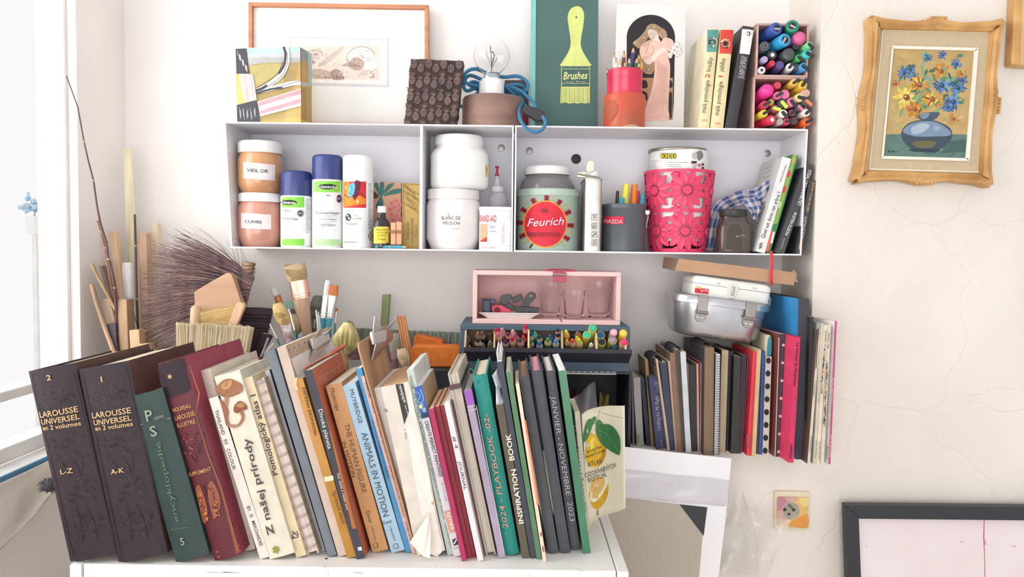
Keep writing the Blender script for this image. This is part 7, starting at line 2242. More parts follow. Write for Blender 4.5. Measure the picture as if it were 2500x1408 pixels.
art(r, 'publisher_mark', fn, [('#6a4a30', stroke(ell(917, 1331, 6, 6, 0, 12) + [ell(917, 1331, 6, 6, 0, 12)[0]], 1.2)), ('#6a4a30', stroke([(920, 1324), (923, 1337)], 1.2))])
r, fn = T('light blue paperback titled Animals in Motion', (836, 943), (866, 934), (955, 1350), (989, 1342), '#a4c0d2', .19, hard=False, pages='#eceae6')
lettering(r, fn, [('MUYBRIDGE', (853, 952), (876, 1034), (10,)), ('ANIMALS IN MOTION', (881, 1057), (936, 1262), (15,)), ('Dover', (936, 1281), (958, 1275), (9,)), ('0-486-20203-8', (950, 1285), (962, 1320), (4.5,))], '#3c5266')
art(r, 'publisher_mark', fn, [('#3c5266', stroke(ell(966, 1333, 6, 6, 0, 12) + [ell(966, 1333, 6, 6, 0, 12)[0]], 1.2)), ('#3c5266', stroke([(970, 1326), (973, 1339)], 1.2))])
r, fn = T('slim bright blue paperback of scrolls and ornaments', (868, 902), (883, 896), (992, 1350), (1004, 1346), '#4a8cb8', .16, hard=False, pages='#f0f0f0')
lettering(r, fn, [('1001 SCROLLS, ORNAMENTS AND BORDERS', (906, 1026), (946, 1170), (6,))], '#2a5a80')
r, fn = T('slim dusty pink paperback of an engraving archive', (881, 919), (889, 915), (1007, 1352), (1014, 1348), '#d0aaa2', .17, hard=False)
lettering(r, fn, [('HARTER', (890, 934), (901, 972), (6.5,)), ('MEN', (905, 982), (912, 1006), (7,)), ('A PICTORIAL ARCHIVE FROM NINETEENTH-CENTURY SOURCES', (916, 1022), (985, 1262), (6,)), ('Dover 0-486', (989, 1275), (1003, 1326), (6,))], '#5a4244')
r, f, x, M = clipboard('brown hardboard clipboard with a large silver clip, right of two', (868, 838), (1017, 1366), 1.215, .21, .014, '#bd9272')
clip_parts(r, f, x, [(896, 812), (933, 806), (931, 836), (901, 844)], [[(898, 816), (918, 807), (897, 780), (892, 778)], [(926, 808), (936, 812), (950, 788), (955, 766), (950, 766), (944, 784)], [(908, 812), (930, 806), (924, 798), (914, 802)]], [(904, 880), (936, 826)])
obj('clip_lip', MB().prism([f(*p) + x * .006 for p in [(930, 838), (936, 808), (950, 812), (952, 828), (934, 848), (916, 866), (904, 882)]], x * .0015), mat('#b9683c', .35, metal=.6), r, label='copper-coloured reflecting clip lip')  # orange reflection on the silver clip, put into the lip's colour
r, fn = T('white thin book lettered CATHY near its top', (912, 950), (930, 942), (1012, 1343), (1026, 1339), '#dedad6', .2, hard=False, right='#c84a5c')
lettering(r, fn, [('CATHY', (922, 998), (919, 976), (6,))], '#4a4a50', bold=.02)
r, fn = T('thick battered white book with a torn newspaper label', (932, 947), (995, 935), (1016, 1357), (1090, 1349), '#d9cfc3', .2, hard=False, pages='#d8b08a', kind='paint')
art(r, 'newspaper_label', fn, [('#dcd2c4', [(961, 940), (965, 938), (987, 1036), (981, 1040)]), ('#3a3436', [(965.5, 938), (984, 936), (998, 1004), (987, 1036)])], eps=.0008)
lettering(r, fn, [('newspaper', (973, 941), (986, 985), (9.5,)), ('rates and', (987, 988), (995, 1012), (4.5,))], '#e6e2de', bold=.0, eps=.0018)
lettering(r, fn, [('1 line', (987, 1048), (990, 1072), (4,)), ('S', (940, 1008), (948, 1004), (9,))], '#5a5250', eps=.0016)
art(r, 'torn_paper', fn, [('#e6dfd6', sm([(1000, 940), (1010, 990), (1026, 1050), (1040, 1120), (1054, 1200), (1070, 1290), (1080, 1346), (1050, 1352), (1030, 1260), (1010, 1160), (996, 1060), (985, 1040), (998, 1010)], 2)), ('#cdbfae', stroke(sm([(1012, 1000), (1022, 1046), (1040, 1120), (1058, 1210), (1076, 1310)], 4, False), 1.6)), ('#d9a070', ell(1056, 1228, 3, 5, 0, 8))], eps=.0007)
fq = [(1047, 1252), (1000, 1324), (1006, 1330), (1034, 1358), (1050, 1362), (1052, 1290)]
P = [at(*p, 1.188 + (.012 if i in (0, 5) else 0)) for i, p in enumerate(fq)]
for p in P:
    p.z = max(p.z, ZT + .0006)
mb = MB().add(P, [(0, 1, 2), (0, 2, 3, 5), (5, 3, 4)])
obj('torn_flap', mb, mat('#eee5da', .8, amp=.06), r, smooth=False, solid=.0006)
r, fn = T('tall grey-green paperback of pictorial archive art', (991, 905), (1010, 898), (1095, 1356), (1108, 1351), '#b4c0b8', .2, hard=False, right='#dfe4de', pages='#f2f0ec')
lettering(r, fn, [('HARTER', (999, 918), (1006, 950), (6,)), ('ANIMALS', (1010, 960), (1022, 1020), (8,)), ('A PICTORIAL ARCHIVE FROM NINETEENTH-CENTURY SOURCES', (1022, 1030), (1083, 1268), (7,)), ('Dover 0-486-27053-6', (1085, 1278), (1099, 1338), (5.5,))], '#5d6a60')
r, fn = T('white book titled Create Perfect Paintings with a blue swirl picture', (1011, 945), (1031, 939), (1110, 1359), (1124, 1354), '#d6d2d9', .18, hard=False, right='#c8b08a', pages='#eef0ee')
art(r, 'spine_picture', fn, [('#3f5fa4', [(1011, 945), (1031, 939), (1048, 1014), (1029, 1020)]), ('#6f93c8', stroke(sm([(1016, 956), (1026, 966), (1020, 980), (1032, 986), (1030, 1002)], 4, False), 3)), ('#8fb0d4', stroke(sm([(1026, 950), (1034, 972), (1028, 990), (1040, 1006)], 4, False), 2)), ('#d8d890', ell(1027, 992, 4, 5)), ('#a8c0b0', ell(1036, 1000, 3, 6, 10)), ('#34425f', [(1027, 1010), (1047, 1005), (1050, 1017), (1029, 1022)]), ('#d49a84', [(1084, 1248), (1103, 1243), (1117, 1297), (1097, 1301)]), ('#35333a', [(1104, 1317), (1117, 1312), (1121, 1328), (1108, 1332)]), ('#e4e0e6', [(1107, 1327), (1114, 1314), (1116, 1316), (1110, 1328)])])
lettering(r, fn, [('CREATE PERFECT PAINTINGS', (1036, 1028), (1073, 1164), (8,))], '#4a4650', bold=.015)
lettering(r, fn, [('An artist\'s guide', (1077, 1178), (1088, 1224), (4,)), ('NORTH LIGHT BOOKS', (1107, 1341), (1120, 1337), (3.5,))], '#7a7680')
lettering(r, fn, [('REYNER', (1090, 1252), (1102, 1294), (8.5,))], '#f2e6e2', bold=.02, eps=.0016)
RB = 'thin dark red notebooks'
T('crimson notebook, brightest of the three red ones', (1045, 999), (1059, 994), (1129, 1370), (1139, 1365), '#a83058', .17, hard=False, pages='#ecc8a4', group=RB)
r, fn = T('dark red notebook with white handwriting, middle of the three red ones', (1060, 994), (1073, 990), (1141, 1363), (1151, 1360), '#94303f', .17, hard=False, pages='#ecc8a4', group=RB)
lettering(r, fn, [('VO - 2202', (1083, 1153), (1097, 1222), (6.5,))], '#d8a4a8', shear=.15)
r, fn = T('dark red notebook under a torn white label, right of the three red ones', (1074, 990), (1084, 987), (1152, 1361), (1162, 1358), '#8f2c3a', .17, hard=False, pages='#ecc8a4', group=RB)
lettering(r, fn, [('2021 - 2022', (1093, 1108), (1119, 1222), (5,))], '#c88a90', shear=.15)
r, fn = T('white spined journal hand-marked number 4 JOURNAL', (1084, 985), (1097, 980), (1167, 1370), (1180, 1365), '#ddd8d8', .17, hard=False, pages='#f0ece4')
lettering(r, fn, [('# 4', (1104, 1066), (1111, 1095), (8,)), ('JOURNAL', (1118, 1126), (1133, 1196), (7.5,))], '#4a4850', shear=.1)
T('thin dark speckled notebook beside the white journal', (1098, 976), (1106, 973), (1182, 1356), (1189, 1353), '#6a4c50', .17, hard=False)
r, fn = T('fat cream sketchbook held by a brown elastic band', (1091, 912), (1119, 904), (1190, 1357), (1208, 1350), '#c6b6a2', .22, fore=True, pages='#cfc6ba', right='#d6ccba', left='#c9b9a8')
fs_ = side_fn(r, 1)
M_, w_, h_, d_ = r_info[r]
zb_ = h_ * .925
eb = MB()
lp = [(-w_ / 2 - .001, -.002), (w_ / 2 + .001, -.002), (w_ / 2 + .001, d_ + .001), (-w_ / 2 - .001, d_ + .001)]
for z_ in (zb_ - .004, zb_ + .004):
    eb.v += [M_ @ V((a, b, z_)) for a, b in lp]
eb.f = [(i, (i + 1) % 4, 4 + (i + 1) % 4, 4 + i) for i in range(4)]
eb.m = [0] * 4
obj('elastic_band', eb, mat('#5a444a', .6), r, smooth=False, solid=.001)
r, fn = T('notebook in a clear lilac sleeve with a purple top', (1131, 955), (1150, 947), (1220, 1363), (1232, 1356), '#a898ac', .17, hard=False, right='#b8b0bc', pages='#c8c4c0')
art(r, 'purple_cover', fn, [('#9a5cb0', [(1132, 955), (1151, 948), (1159, 985), (1140, 991)]), ('#cfc4d4', stroke([(1141, 993), (1160, 988)], 2)), ('#cfc4d4', stroke([(1144, 1003), (1163, 998)], 2)), ('#d2cad6', stroke([(1163, 990), (1231, 1350)], 1.5))])
r, fn = T('thick teal cloth journal hand-lettered 2024 PLAYBOOK', (1152, 918), (1190, 909), (1234, 1355), (1266, 1348), '#2a8c80', .19, hard=True, bulge=.003, pages='#e2d4bc', kind='leather', rough=.55)
lettering(r, fn, [('· 2024 - PLAYBOOK -02-', (1243, 1300), (1192, 1008), (13,))], '#d09484', bold=.006, eps=.0036, shear=.1)
mb = MB().tube([at(1146, 899, 1.27), at(1152, 902, 1.255), at(1158, 910, 1.245), at(1165, 918, 1.225), at(1167, 938, 1.205)], .0010, 6)
obj('ribbon_marker', mb, mat('#3f7a74', .6), r)
r, fn = T('olive brown book lettered INSPIRATION BOOK in cream', (1211, 989), (1228, 983), (1275, 1363), (1294, 1358), '#5c5444', .16, hard=False, pages='#e0dcd4')
lettering(r, fn, [('INSPIRATION   BOOK', (1279, 1277), (1246, 1058), (12,))], '#e6e0d0', bold=.02)
for lb, q, Y in (('bluish white folded paper slip above the olive book', [(1201, 917), (1216, 897), (1226, 945), (1214, 955)], 1.222), ('curled white paper slip standing in the olive book', [(1211, 945), (1222, 940), (1231, 984), (1211, 988)], 1.212)):
    sheet(quadfn(q, [Y, Y + .02, Y + .004, Y], .0015), 4, 6, 'paper_slip', mat('#d9dde6', .7, amp=.03), lb, 'paper')
r, fn = T('tall navy notebook with bright white pages sticking up', (1212, 884), (1227, 878), (1297, 1363), (1309, 1358), '#40434f', .17, hard=False, pages='#f6f5f2')
M_, w_, h_, d_ = r_info[r]
mb = MB()
for i in range(5):
    mb.box((-w_ / 2 + .0012 + i * .0016, .012 + i * .003, h_ - .02), (-w_ / 2 + .0022 + i * .0016, d_ - .02, h_ + .012 + .003 * math.sin(i * 2)), M_)
obj('loose_pages', mb, mat('#f6f4f0', .8, amp=.05), r, smooth=False, kind='stuff')
r, fn = T('green spined notebook with folded cream pages above', (1234, 908), (1248, 904), (1312, 1365), (1322, 1362), '#5a8060', .17, hard=False, right='#d8d4b4', pages='#efe8d8')
r, fn = T('thin cream booklet with an orange patch, standing forward', (1259, 937), (1267, 935), (1326, 1372), (1334, 1368), '#e8d2bc', .14, hard=False)
art(r, 'orange_patch', fn, [('#ea7a54', [(1280, 1026), (1284, 1025), (1316, 1232), (1311, 1234)]), ('#f0c8a0', stroke([(1288, 1060), (1312, 1226)], 1)), ('#a05a54', ell(1326, 1340, 2, 8, -8)), ('#a05a54', ell(1321, 1304, 2, 6, -8))])
r, fn = T('charcoal cloth sketchbook with brown page edges', (1265, 919), (1293, 914), (1341, 1351), (1362, 1347), '#525458', .19, pages='#a8886c', kind='leather')
r, fn = T('charcoal cloth sketchbook with pink page edges', (1296, 907), (1325, 900), (1370, 1350), (1391, 1345), '#4c4e56', .19, pages='#e8a0aa', kind='leather')
r, fn = T('charcoal sketchbook hand-lettered JANVIER - NOVEMBRE 2023', (1331, 907), (1356, 901), (1395, 1342), (1415, 1338), '#55565c', .19, pages='#e6e2de', kind='leather')
lettering(r, fn, [('JANVIER - NOVEMBRE  2023', (1344, 966), (1392, 1272), (12,))], '#b4b2b2', bold=.0, eps=.003, shear=.08)
r, fn = T('green glossy sketchbook with white page edges, right end of the row', (1359, 907), (1386, 901), (1428, 1351), (1438, 1348), '#4a8060', .2, hard=False, rough=.25, pages='#f4f3ee')

# curled paperback atlas
r, fn = T('cream paperback atlas with lemons, its front cover curling open', (1399, 1000), (1419, 1010), (1432, 1297), (1438, 1297), '#e2d8c2', .12, hard=False, pages='#ddd2ba')
lettering(r, fn, [('CIZOKRAJNÝCH ROSTLIN', (1432, 1250), (1406, 1038), (9,))], '#6a6258')
M_, w_, h_, d_ = r_info[r]
Yc = M_.translation.y
pts_t = [(1420, 1012), (1432, 1002), (1448, 996), (1466, 992), (1486, 990), (1506, 990), (1525, 990)]
pts_b = [(1439, 1296), (1446, 1278), (1458, 1266), (1474, 1258), (1492, 1253), (1510, 1248), (1527, 1240)]
ys = [Yc + .004, Yc + .012, Yc + .016, Yc + .014, Yc + .006, Yc - .006, Yc - .018]


def cov(u, v):
    t = u * 6
    i = min(5, int(t))
    k = t - i
    p = at(*pts_t[i], ys[i]).lerp(at(*pts_t[i + 1], ys[i + 1]), k)
    q = at(*pts_b[i], ys[i]).lerp(at(*pts_b[i + 1], ys[i + 1]), k)
    return p.lerp(q, v)


mb = MB().grid(cov, 18, 12)
obj('front_cover', mb, mat('#eadfc8', .55, amp=.04), r, solid=.0007, sharp=80)


def covfn(px, py):
    # photo position -> point of the curled cover
    u = 0
    best = None
    for i in range(6):
        a, b = pts_t[i], pts_b[i]
        c_, d2 = pts_t[i + 1], pts_b[i + 1]
        v = (py - (a[1] + c_[1]) / 2) / ((b[1] + d2[1]) / 2 - (a[1] + c_[1]) / 2)
        xl_, xr_ = a[0] + (b[0] - a[0]) * v, c_[0] + (d2[0] - c_[0]) * v
        if xl_ <= px <= xr_ or i == 5 or (i == 0 and px < xl_):
            k = (px - xl_) / (xr_ - xl_)
            Yq = ys[i] + (ys[i + 1] - ys[i]) * k
            return at(px, py, Yq)
    return at(px, py, ys[-1])


lem, lf = '#eab82c', '#4a8450'
sh = [('#c9b98c', stroke([(1464, 1001), (1460, 1020), (1456, 1032)], 3)), (lf, sm([(1444, 1024), (1452, 1016), (1456, 1022), (1450, 1034), (1444, 1038)], 3)), (lf, sm([(1424, 1062), (1432, 1030), (1444, 1022), (1446, 1040), (1436, 1066), (1426, 1080)], 3)), (lem, sm([(1432, 1084), (1440, 1060), (1456, 1056), (1474, 1072), (1480, 1096), (1474, 1124), (1458, 1140), (1440, 1136), (1430, 1116)], 3)), ('#f4d860', sm([(1440, 1078), (1450, 1066), (1452, 1090), (1442, 1100)], 3)), ('#c98f28', sm([(1474, 1092), (1480, 1098), (1472, 1126), (1460, 1138), (1466, 1118)], 3)),
      (lf, sm([(1454, 1032), (1462, 1024), (1472, 1034), (1464, 1044), (1456, 1042)], 3)), ('#3f7446', sm([(1454, 1048), (1464, 1038), (1486, 1036), (1504, 1050), (1514, 1074), (1513, 1108), (1504, 1108), (1484, 1096), (1464, 1078)], 3)), ('#74a070', stroke(sm([(1458, 1048), (1484, 1062), (1510, 1104)], 4, False), 1)),
      ('#d9a828', sm([(1442, 1226), (1440, 1196), (1470, 1196), (1484, 1176), (1484, 1206), (1472, 1232), (1456, 1244)], 3)), ('#f4ead0', sm([(1440, 1204), (1440, 1178), (1456, 1160), (1478, 1162), (1484, 1178), (1472, 1204), (1454, 1224), (1442, 1222)], 3)), ('#e6b868', sm([(1441, 1196), (1444, 1176), (1458, 1164), (1474, 1166), (1476, 1182), (1464, 1204), (1448, 1216)], 3)), ('#f2dca8', ell(1456, 1184, 6, 5))]
for i in range(7):
    a = i * .9
    sh.append(('#f2dca8', stroke([(1457, 1186), (1457 + 16 * math.cos(a), 1186 + 20 * math.sin(a))], 1)))
sh.append(('#c0a878', stroke(sm([(1466, 1006), (1490, 1014), (1522, 1020)], 3, False), 1)))
art(r, 'lemon_print', covfn, sh, eps=.0012, curved=True)
lettering(r, covfn, [('ATLAS', (1437, 1140), (1470, 1129), (11,)), ('CIZOKRAJNÝCH', (1430, 1166), (1504, 1140), (11,)), ('ROSTLIN', (1438, 1178), (1480, 1164), (11,)), ('Jarmila Hladá', (1434, 1106), (1471, 1092), (6.5,)), ('František Procházka', (1431, 1119), (1478, 1101), (6.5,))], '#4a3c30', eps=.0052)
art(r, 'publisher_mark', covfn, [('#4a443c', stroke([(1456, 1250), (1462, 1246), (1457, 1256), (1464, 1254)], 1.2)), ('#4a443c', stroke([(1459, 1244), (1460, 1260)], 1))], eps=.0015)

# ---- right wall and lower right corner --------------------------------------------------------
# flower painting in a carved gold frame, hung a little crooked
Yq = 1.668
cn = [(2131, 42), (2452, 50), (2421, 450), (2092, 441)]
r = thing('framed_painting', 'carved gold frame with a small painting of blue and yellow flowers in a vase', 'picture', at(2256, 446, Yq))
goldm = mat('#cfa468', .45, amp=.3, scale=14, c2='#b07f48', bump=.25, spec=.45)


def Q(u, v):
    """photo point at fractions across (u) and down (v) the picture"""
    a, b, c_, d = cn
    return (a[0] * (1 - u) * (1 - v) + b[0] * u * (1 - v) + c_[0] * u * v + d[0] * (1 - u) * v, a[1] * (1 - u) * (1 - v) + b[1] * u * (1 - v) + c_[1] * u * v + d[1] * (1 - u) * v)


# frame rails: profiled mouldings with a waved outer edge
def rail(pa, pb, qa, qb, n=44):
    """pa,pb outer corners, qa,qb inner corners, in (u,v)"""
    mb = MB()
    rows = []
    for i in range(n + 1):
        t = i / n
        o = (pa[0] + (pb[0] - pa[0]) * t, pa[1] + (pb[1] - pa[1]) * t)
        q = (qa[0] + (qb[0] - qa[0]) * t, qa[1] + (qb[1] - qa[1]) * t)
        dx, dy = o[0] - (pa[0] + pb[0] + qa[0] + qb[0]) / 4, o[1] - (pa[1] + pb[1] + qa[1] + qb[1]) / 4
        w = .012 * math.exp(-((t - .5) / .09) ** 2) * (1 + .5 * math.cos(t * 130)) + .018 * math.exp(-(min(t, 1 - t) / .06) ** 2) - .012 * math.exp(-((min(t, 1 - t) - .30) / .12) ** 2)
        nx, ny = (o[0] - q[0]), (o[1] - q[1])
        # outward direction
        if abs(pa[0] - pb[0]) > abs(pa[1] - pb[1]):
            o = (o[0], o[1] + (w if pa[1] > .5 else -w))
        else:
            o = (o[0] + (w if pa[0] > .5 else -w) * 1.2, o[1])
        bump_ = .002 * math.exp(-((t - .5) / .08) ** 2) * math.cos(t * 130) + .002 * math.exp(-(min(t, 1 - t) / .05) ** 2)
        row = []
        for k, dz in ((0, .030), (.0, .006), (.10, .0), (.35, .002 - bump_), (.55, -.002 - bump_ * 1.6), (.78, .004), (.90, .003), (1.0, .010), (1.0, .020)):
            x, y = o[0] + (q[0] - o[0]) * k, o[1] + (q[1] - o[1]) * k
            row.append(at(*Q(x, y), Yq) + V((0, dz, 0)))
        rows.append(row)
    m = len(rows[0])
    mb.add([p for rw in rows for p in rw], [(i * m + j, i * m + j + 1, (i + 1) * m + j + 1, (i + 1) * m + j) for i in range(n) for j in range(m - 1)] + [tuple(range(m))[::-1], tuple(n * m + j for j in range(m))])
    ob = obj('frame_rail', mb, goldm, r, sharp=60)
    return ob


b_ = .083
bv = .068
rail((0, 0), (1, 0), (b_, bv), (1 - b_, bv))
rail((0, 1), (1, 1), (b_, 1 - bv), (1 - b_, 1 - bv))
rail((0, 0), (0, 1), (b_, bv), (b_, 1 - bv))
rail((1, 0), (1, 1), (1 - b_, bv), (1 - b_, 1 - bv))
for i, (u, v) in enumerate(((.02, .02), (.98, .02), (.98, .98), (.02, .98))):
    obj('corner_scroll', MB().ball(at(*Q(u, v), Yq + .004), (.009, .005, .009), 12), goldm, r)
for u0, v0, du, dv in ((.5, -.005, .026, 0), (.5, 1.005, .026, 0), (-.008, .52, 0, .02), (1.008, .52, 0, .02)):
    for k in range(-2, 3):
        obj('carved_bead', MB().ball(at(*Q(u0 + du * k, v0 + dv * k), Yq + .004), (.0042, .005, .0042), 10, k=6), goldm, r)
Z = lambda u0, v0, u1, v1: [Q(u0, v0), Q(u1, v0), Q(u1, v1), Q(u0, v1)]
mb = MB()
mb.prism([at(*p, Yq + .012) for p in Z(.07, .055, .93, .945)][::-1], (0, .012, 0))
obj('linen_mount', mb, mat('#c9b697', .85, amp=.06, scale=120, bump=.15), r, smooth=False)
for nm, (u0, v0, u1, v1), w, c_, dz in (('mount_fillet', (.083, .068, .917, .932), .010, '#e6dcc0', .0095), ('inner_fillet', (.168, .170, .822, .862), .018, '#efe9da', .008)):
    for (a, b, c2_, d) in (((u0, v0), (u1, v0), (u1 - w, v0 + w), (u0 + w, v0 + w)), ((u1, v0), (u1, v1), (u1 - w * 1.6, v1 - w), (u1 - w * 1.6, v0 + w)), ((u0, v1), (u0 + w, v1 - w), (u1 - w, v1 - w), (u1, v1)), ((u0, v0), (u0 + w * .7, v0 + w), (u0 + w * .7, v1 - w), (u0, v1))):
        P = [at(*Q(*p), Yq + dz) for p in (a, b, c2_, d)]
        obj(nm, MB().prism(P[::-1], (0, .003, 0)), mat(c_, .5, amp=.05), r, smooth=False)
f = FY(Yq + .0115)
pq = lambda x, y: Q(.185 + (.800 - .185) * x, .188 + (.845 - .188) * y)
PP = lambda pts: [pq(*p) for p in pts]
sh = [('#c0a36c', PP([(0, 0), (1, 0), (1, 1), (0, 1)])), ('#5f7d74', PP([(0, .80), (.4, .78), (1, .78), (1, 1), (0, 1)])), ('#46665f', PP([(.3, .9), (1, .82), (1, .94), (.5, .97)]))]
rs = random.Random(21)
for i in range(70):
    x, y = rs.random(), rs.random()
    c_ = rs.choice(('#b4935c', '#cbb180', '#a9a070', '#c99a60')) if y < .77 else rs.choice(('#6d8a80', '#4f6f66', '#577a70'))
    sh.append((c_, PP(ell(x, y, .05, .012, rs.uniform(-40, 40), 6))) if .05 < x < .95 and y < .98 else (c_, PP(ell(.5, .9, .04, .01, 0, 6))))
for i in range(46):   # foliage
    x, y = rs.gauss(.5, .22), rs.uniform(.04, .58)
    if .03 < x < .97:
        sh.append((rs.choice(('#5c8a64', '#7ba878', '#4a6f5c', '#86a890')), PP(ell(x, y, rs.uniform(.03, .07), .018, rs.uniform(-70, 70), 7))))
sh += [('#4a5a6a', PP(sm([(.36, .60), (.62, .58), (.56, .655), (.40, .655)], 3))), ('#7f93a8', PP(sm([(.38, .60), (.5, .59), (.47, .64), (.41, .64)], 3))), ('#42505e', PP(sm([(.18, .78), (.24, .70), (.38, .66), (.58, .66), (.76, .72), (.80, .80), (.74, .88), (.60, .935), (.36, .935), (.22, .86)], 4))), ('#7c91a8', PP(sm([(.20, .77), (.27, .70), (.40, .67), (.58, .67), (.74, .73), (.78, .79), (.6, .805), (.36, .81)], 4))), ('#a8b8c8', PP(sm([(.30, .73), (.40, .69), (.52, .70), (.44, .77), (.32, .79)], 3))), ('#95a6b8', PP(sm([(.56, .70), (.66, .72), (.60, .76)], 3))), ('#6d6a4c', PP(sm([(.34, .86), (.6, .85), (.56, .91), (.38, .91)], 3))), ('#33404a', PP(sm([(.32, .925), (.64, .925), (.62, .95), (.34, .95)], 3)))]


def flower(x, y, s, c1, c2, cc, n=11):
    for ring_, c_ in ((1, c1), (.74, c2), (.9, None)):
        for i in range(n if c_ else n // 2):
            a = 2 * math.pi * i / n + ring_ * 2 + rs.uniform(-.3, .3)
            k = ring_ * rs.uniform(.72, 1.12)
            col = c_ or rs.choice((c1, c2, cc))
            t = lin(col)
            col = '#%02x%02x%02x' % tuple(int(255 * min(1, max(0, (v ** (1 / 2.2)) * rs.choice((.86, .94, 1, 1.06))))) for v in t)
            wd_ = rs.uniform(.16, .34) * (1 if c_ else .5)
            sh.append((col, PP([(x + s * k * p * math.cos(a + q), y + s * .72 * k * p * math.sin(a + q)) for p, q in ((.2, -.3), (.6, -wd_), (1, rs.uniform(-.15, .15)), (.7, wd_), (.2, .3))])))
    sh.append((cc, PP(ell(x + s * .04, y, s * .26, s * .18, 20, 9))))
    sh.append((c2, PP(ell(x - s * .06, y - s * .05, s * .08, s * .05, 0, 6))))


for x, y, s in ((.42, .08, .07), (.60, .05, .07), (.78, .13, .09), (.15, .22, .10), (.22, .19, .09), (.27, .26, .08), (.62, .33, .13), (.82, .35, .12), (.78, .48, .13), (.87, .28, .08), (.72, .53, .09)):
    flower(x, y, s, '#44729f', '#6f97c0', '#34486c', 10)
for x, y, s, a, b in ((.60, .20, .12, '#c98a3c', '#e0a850'), (.35, .33, .14, '#d9983c', '#e6b450'), (.20, .45, .17, '#e6c45c', '#efd878'), (.52, .46, .14, '#d9a03c', '#eac060'), (.32, .56, .12, '#cf8434', '#e09c44'), (.80, .64, .08, '#c9944c', '#d4a050'), (.85, .22, .07, '#c98f48', '#d8a858'), (.06, .33, .06, '#cc9048', '#d9a458')):
    flower(x, y, s, a, b, '#8a5034', 12)
for i in range(22):
    x, y = rs.uniform(.1, .9), rs.uniform(.15, .62)
    sh.append((rs.choice(('#5c8a64', '#6aa47c', '#486a54')), PP(ell(x, y, rs.uniform(.02, .05), .014, rs.uniform(-80, 80), 7))))
sh.append(('#3a4a44', PP([(.03, .955), (.06, .94), (.07, .96), (.10, .945), (.14, .955), (.17, .95), (.17, .956), (.12, .962), (.08, .965), (.05, .965)])))
art(r, 'flower_picture', f, sh, step=.00002, rough=.4)

r = thing('framed_picture', 'edge of a second gold frame cut off at the top right', 'picture', at(2500, 160, 1.668))
mb = MB()
frontbox(mb, [(2480, -40), (2500, -40), (2494, 160), (2470, 158)], 1.672, .026)
obj('frame_side', mb, goldm, r, bevel=.003)
mb = MB()
frontbox(mb, [(2499, -40), (2620, -38), (2614, 163), (2493, 160)], 1.668, .03)
obj('frame_front', mb, mat('#cfae7c', .5, amp=.2), r, bevel=.003)

# black framed picture standing at the lower right
Yk = 1.655
r = thing('framed_picture', 'big black frame with a pale pink-stained picture, lower right corner', 'picture', at(2300, 1500, Yk))
fc = [(2065, 1233), (2760, 1240), (2752, 2380), (2078, 2380)]
zf = [at(*p, Yk) for p in fc]
inn = []
blk2 = mat('#383a40', .45, amp=.06)
A, B_, C_, D_ = zf
C_.z = D_.z = .001
wfr = .030
Ai, Bi, Ci, Di = A + V((wfr, 0, -wfr)), B_ + V((-wfr, 0, -wfr)), C_ + V((-wfr, 0, wfr)), D_ + V((wfr, 0, wfr))
for q in ((A, Ai, Bi, B_), (B_, Bi, Ci, C_), (C_, Ci, Di, D_), (D_, Di, Ai, A)):
    obj('frame_bar', MB().prism(list(q), (0, .022, 0)), blk2, r, smooth=False, bevel=.001)
obj('picture_sheet', MB().prism([p + V((0, .012, 0)) for p in (Ai, Di, Ci, Bi)], (0, .003, 0)), mat('#ece6e8', .5, amp=.03, scale=5, c2='#ead6da'), r, smooth=False)
f = FY(Yk + .012)
rs = random.Random(2)
sh = []
sh += [('#c9486a', stroke([(2403, 1268), (2402, 1310), (2404, 1360), (2405, 1420)], [1.5, 2.2, 1.3, 1.6])), ('#d98098', stroke([(2404, 1318), (2407, 1330)], 2)), ('#c9607a', stroke([(2344, 1323), (2352, 1321)], 1.2)), ('#c9607a', stroke([(2470, 1332), (2480, 1334)], 1.3)), ('#c9607a', ell(2117, 1333, 1.5, 1))]
art(r, 'pink_stains', f, sh, step=.00004)

# wall socket
Ys = 1.6995
r = thing('wall_socket', 'old paint-stained square wall socket with pink and yellow patches', 'socket', at(1935, 1293, Ys))
P = lambda q, Y: [at(*p, Y) for p in q]
obj('plate', MB().prism(P([(1892, 1199), (1978, 1201), (1977, 1294), (1891, 1291)], Ys - .008)[::-1], (0, .008, 0)), mat('#e8dcc2', .45, amp=.1), r, bevel=.002)
obj('insert', MB().prism(P([(1898, 1213), (1974, 1214), (1973, 1289), (1898, 1286)], Ys - .011)[::-1], (0, .003, 0)), mat('#e2bc74', .4, amp=.16, scale=20), r, bevel=.0012)
f = FY(Ys - .011)
art(r, 'paint_patches', f, [('#c98a9c', sm([(1899, 1215), (1916, 1214), (1926, 1224), (1918, 1236), (1908, 1252), (1899, 1248)], 3)), ('#dcb0a8', sm([(1899, 1250), (1910, 1246), (1918, 1264), (1914, 1276), (1899, 1274)], 3)), ('#d8a89c', sm([(1916, 1214), (1946, 1214), (1944, 1222), (1926, 1226)], 3)), ('#e0994c', sm([(1952, 1262), (1972, 1256), (1972, 1287), (1940, 1286), (1924, 1280)], 3)), ('#ecd28c', sm([(1950, 1216), (1972, 1216), (1972, 1236), (1958, 1236)], 3))])
c = at(1930.5, 1246, Ys - .0112)
Mx = Matrix.Rotation(math.radians(90), 3, 'X')
w = obj('well', MB().lathe(c, [(.0205, 0), (.0205, .0008), (.0185, .0010), (.0178, -.004), (.0005, -.0042)], 28, Mx, close=False), mat('#b9b2a4', .5, amp=.1), r)
art(r, 'well_floor', f, [('#a9a294', ell(1930.5, 1246, 19.5, 20))], eps=.0002)
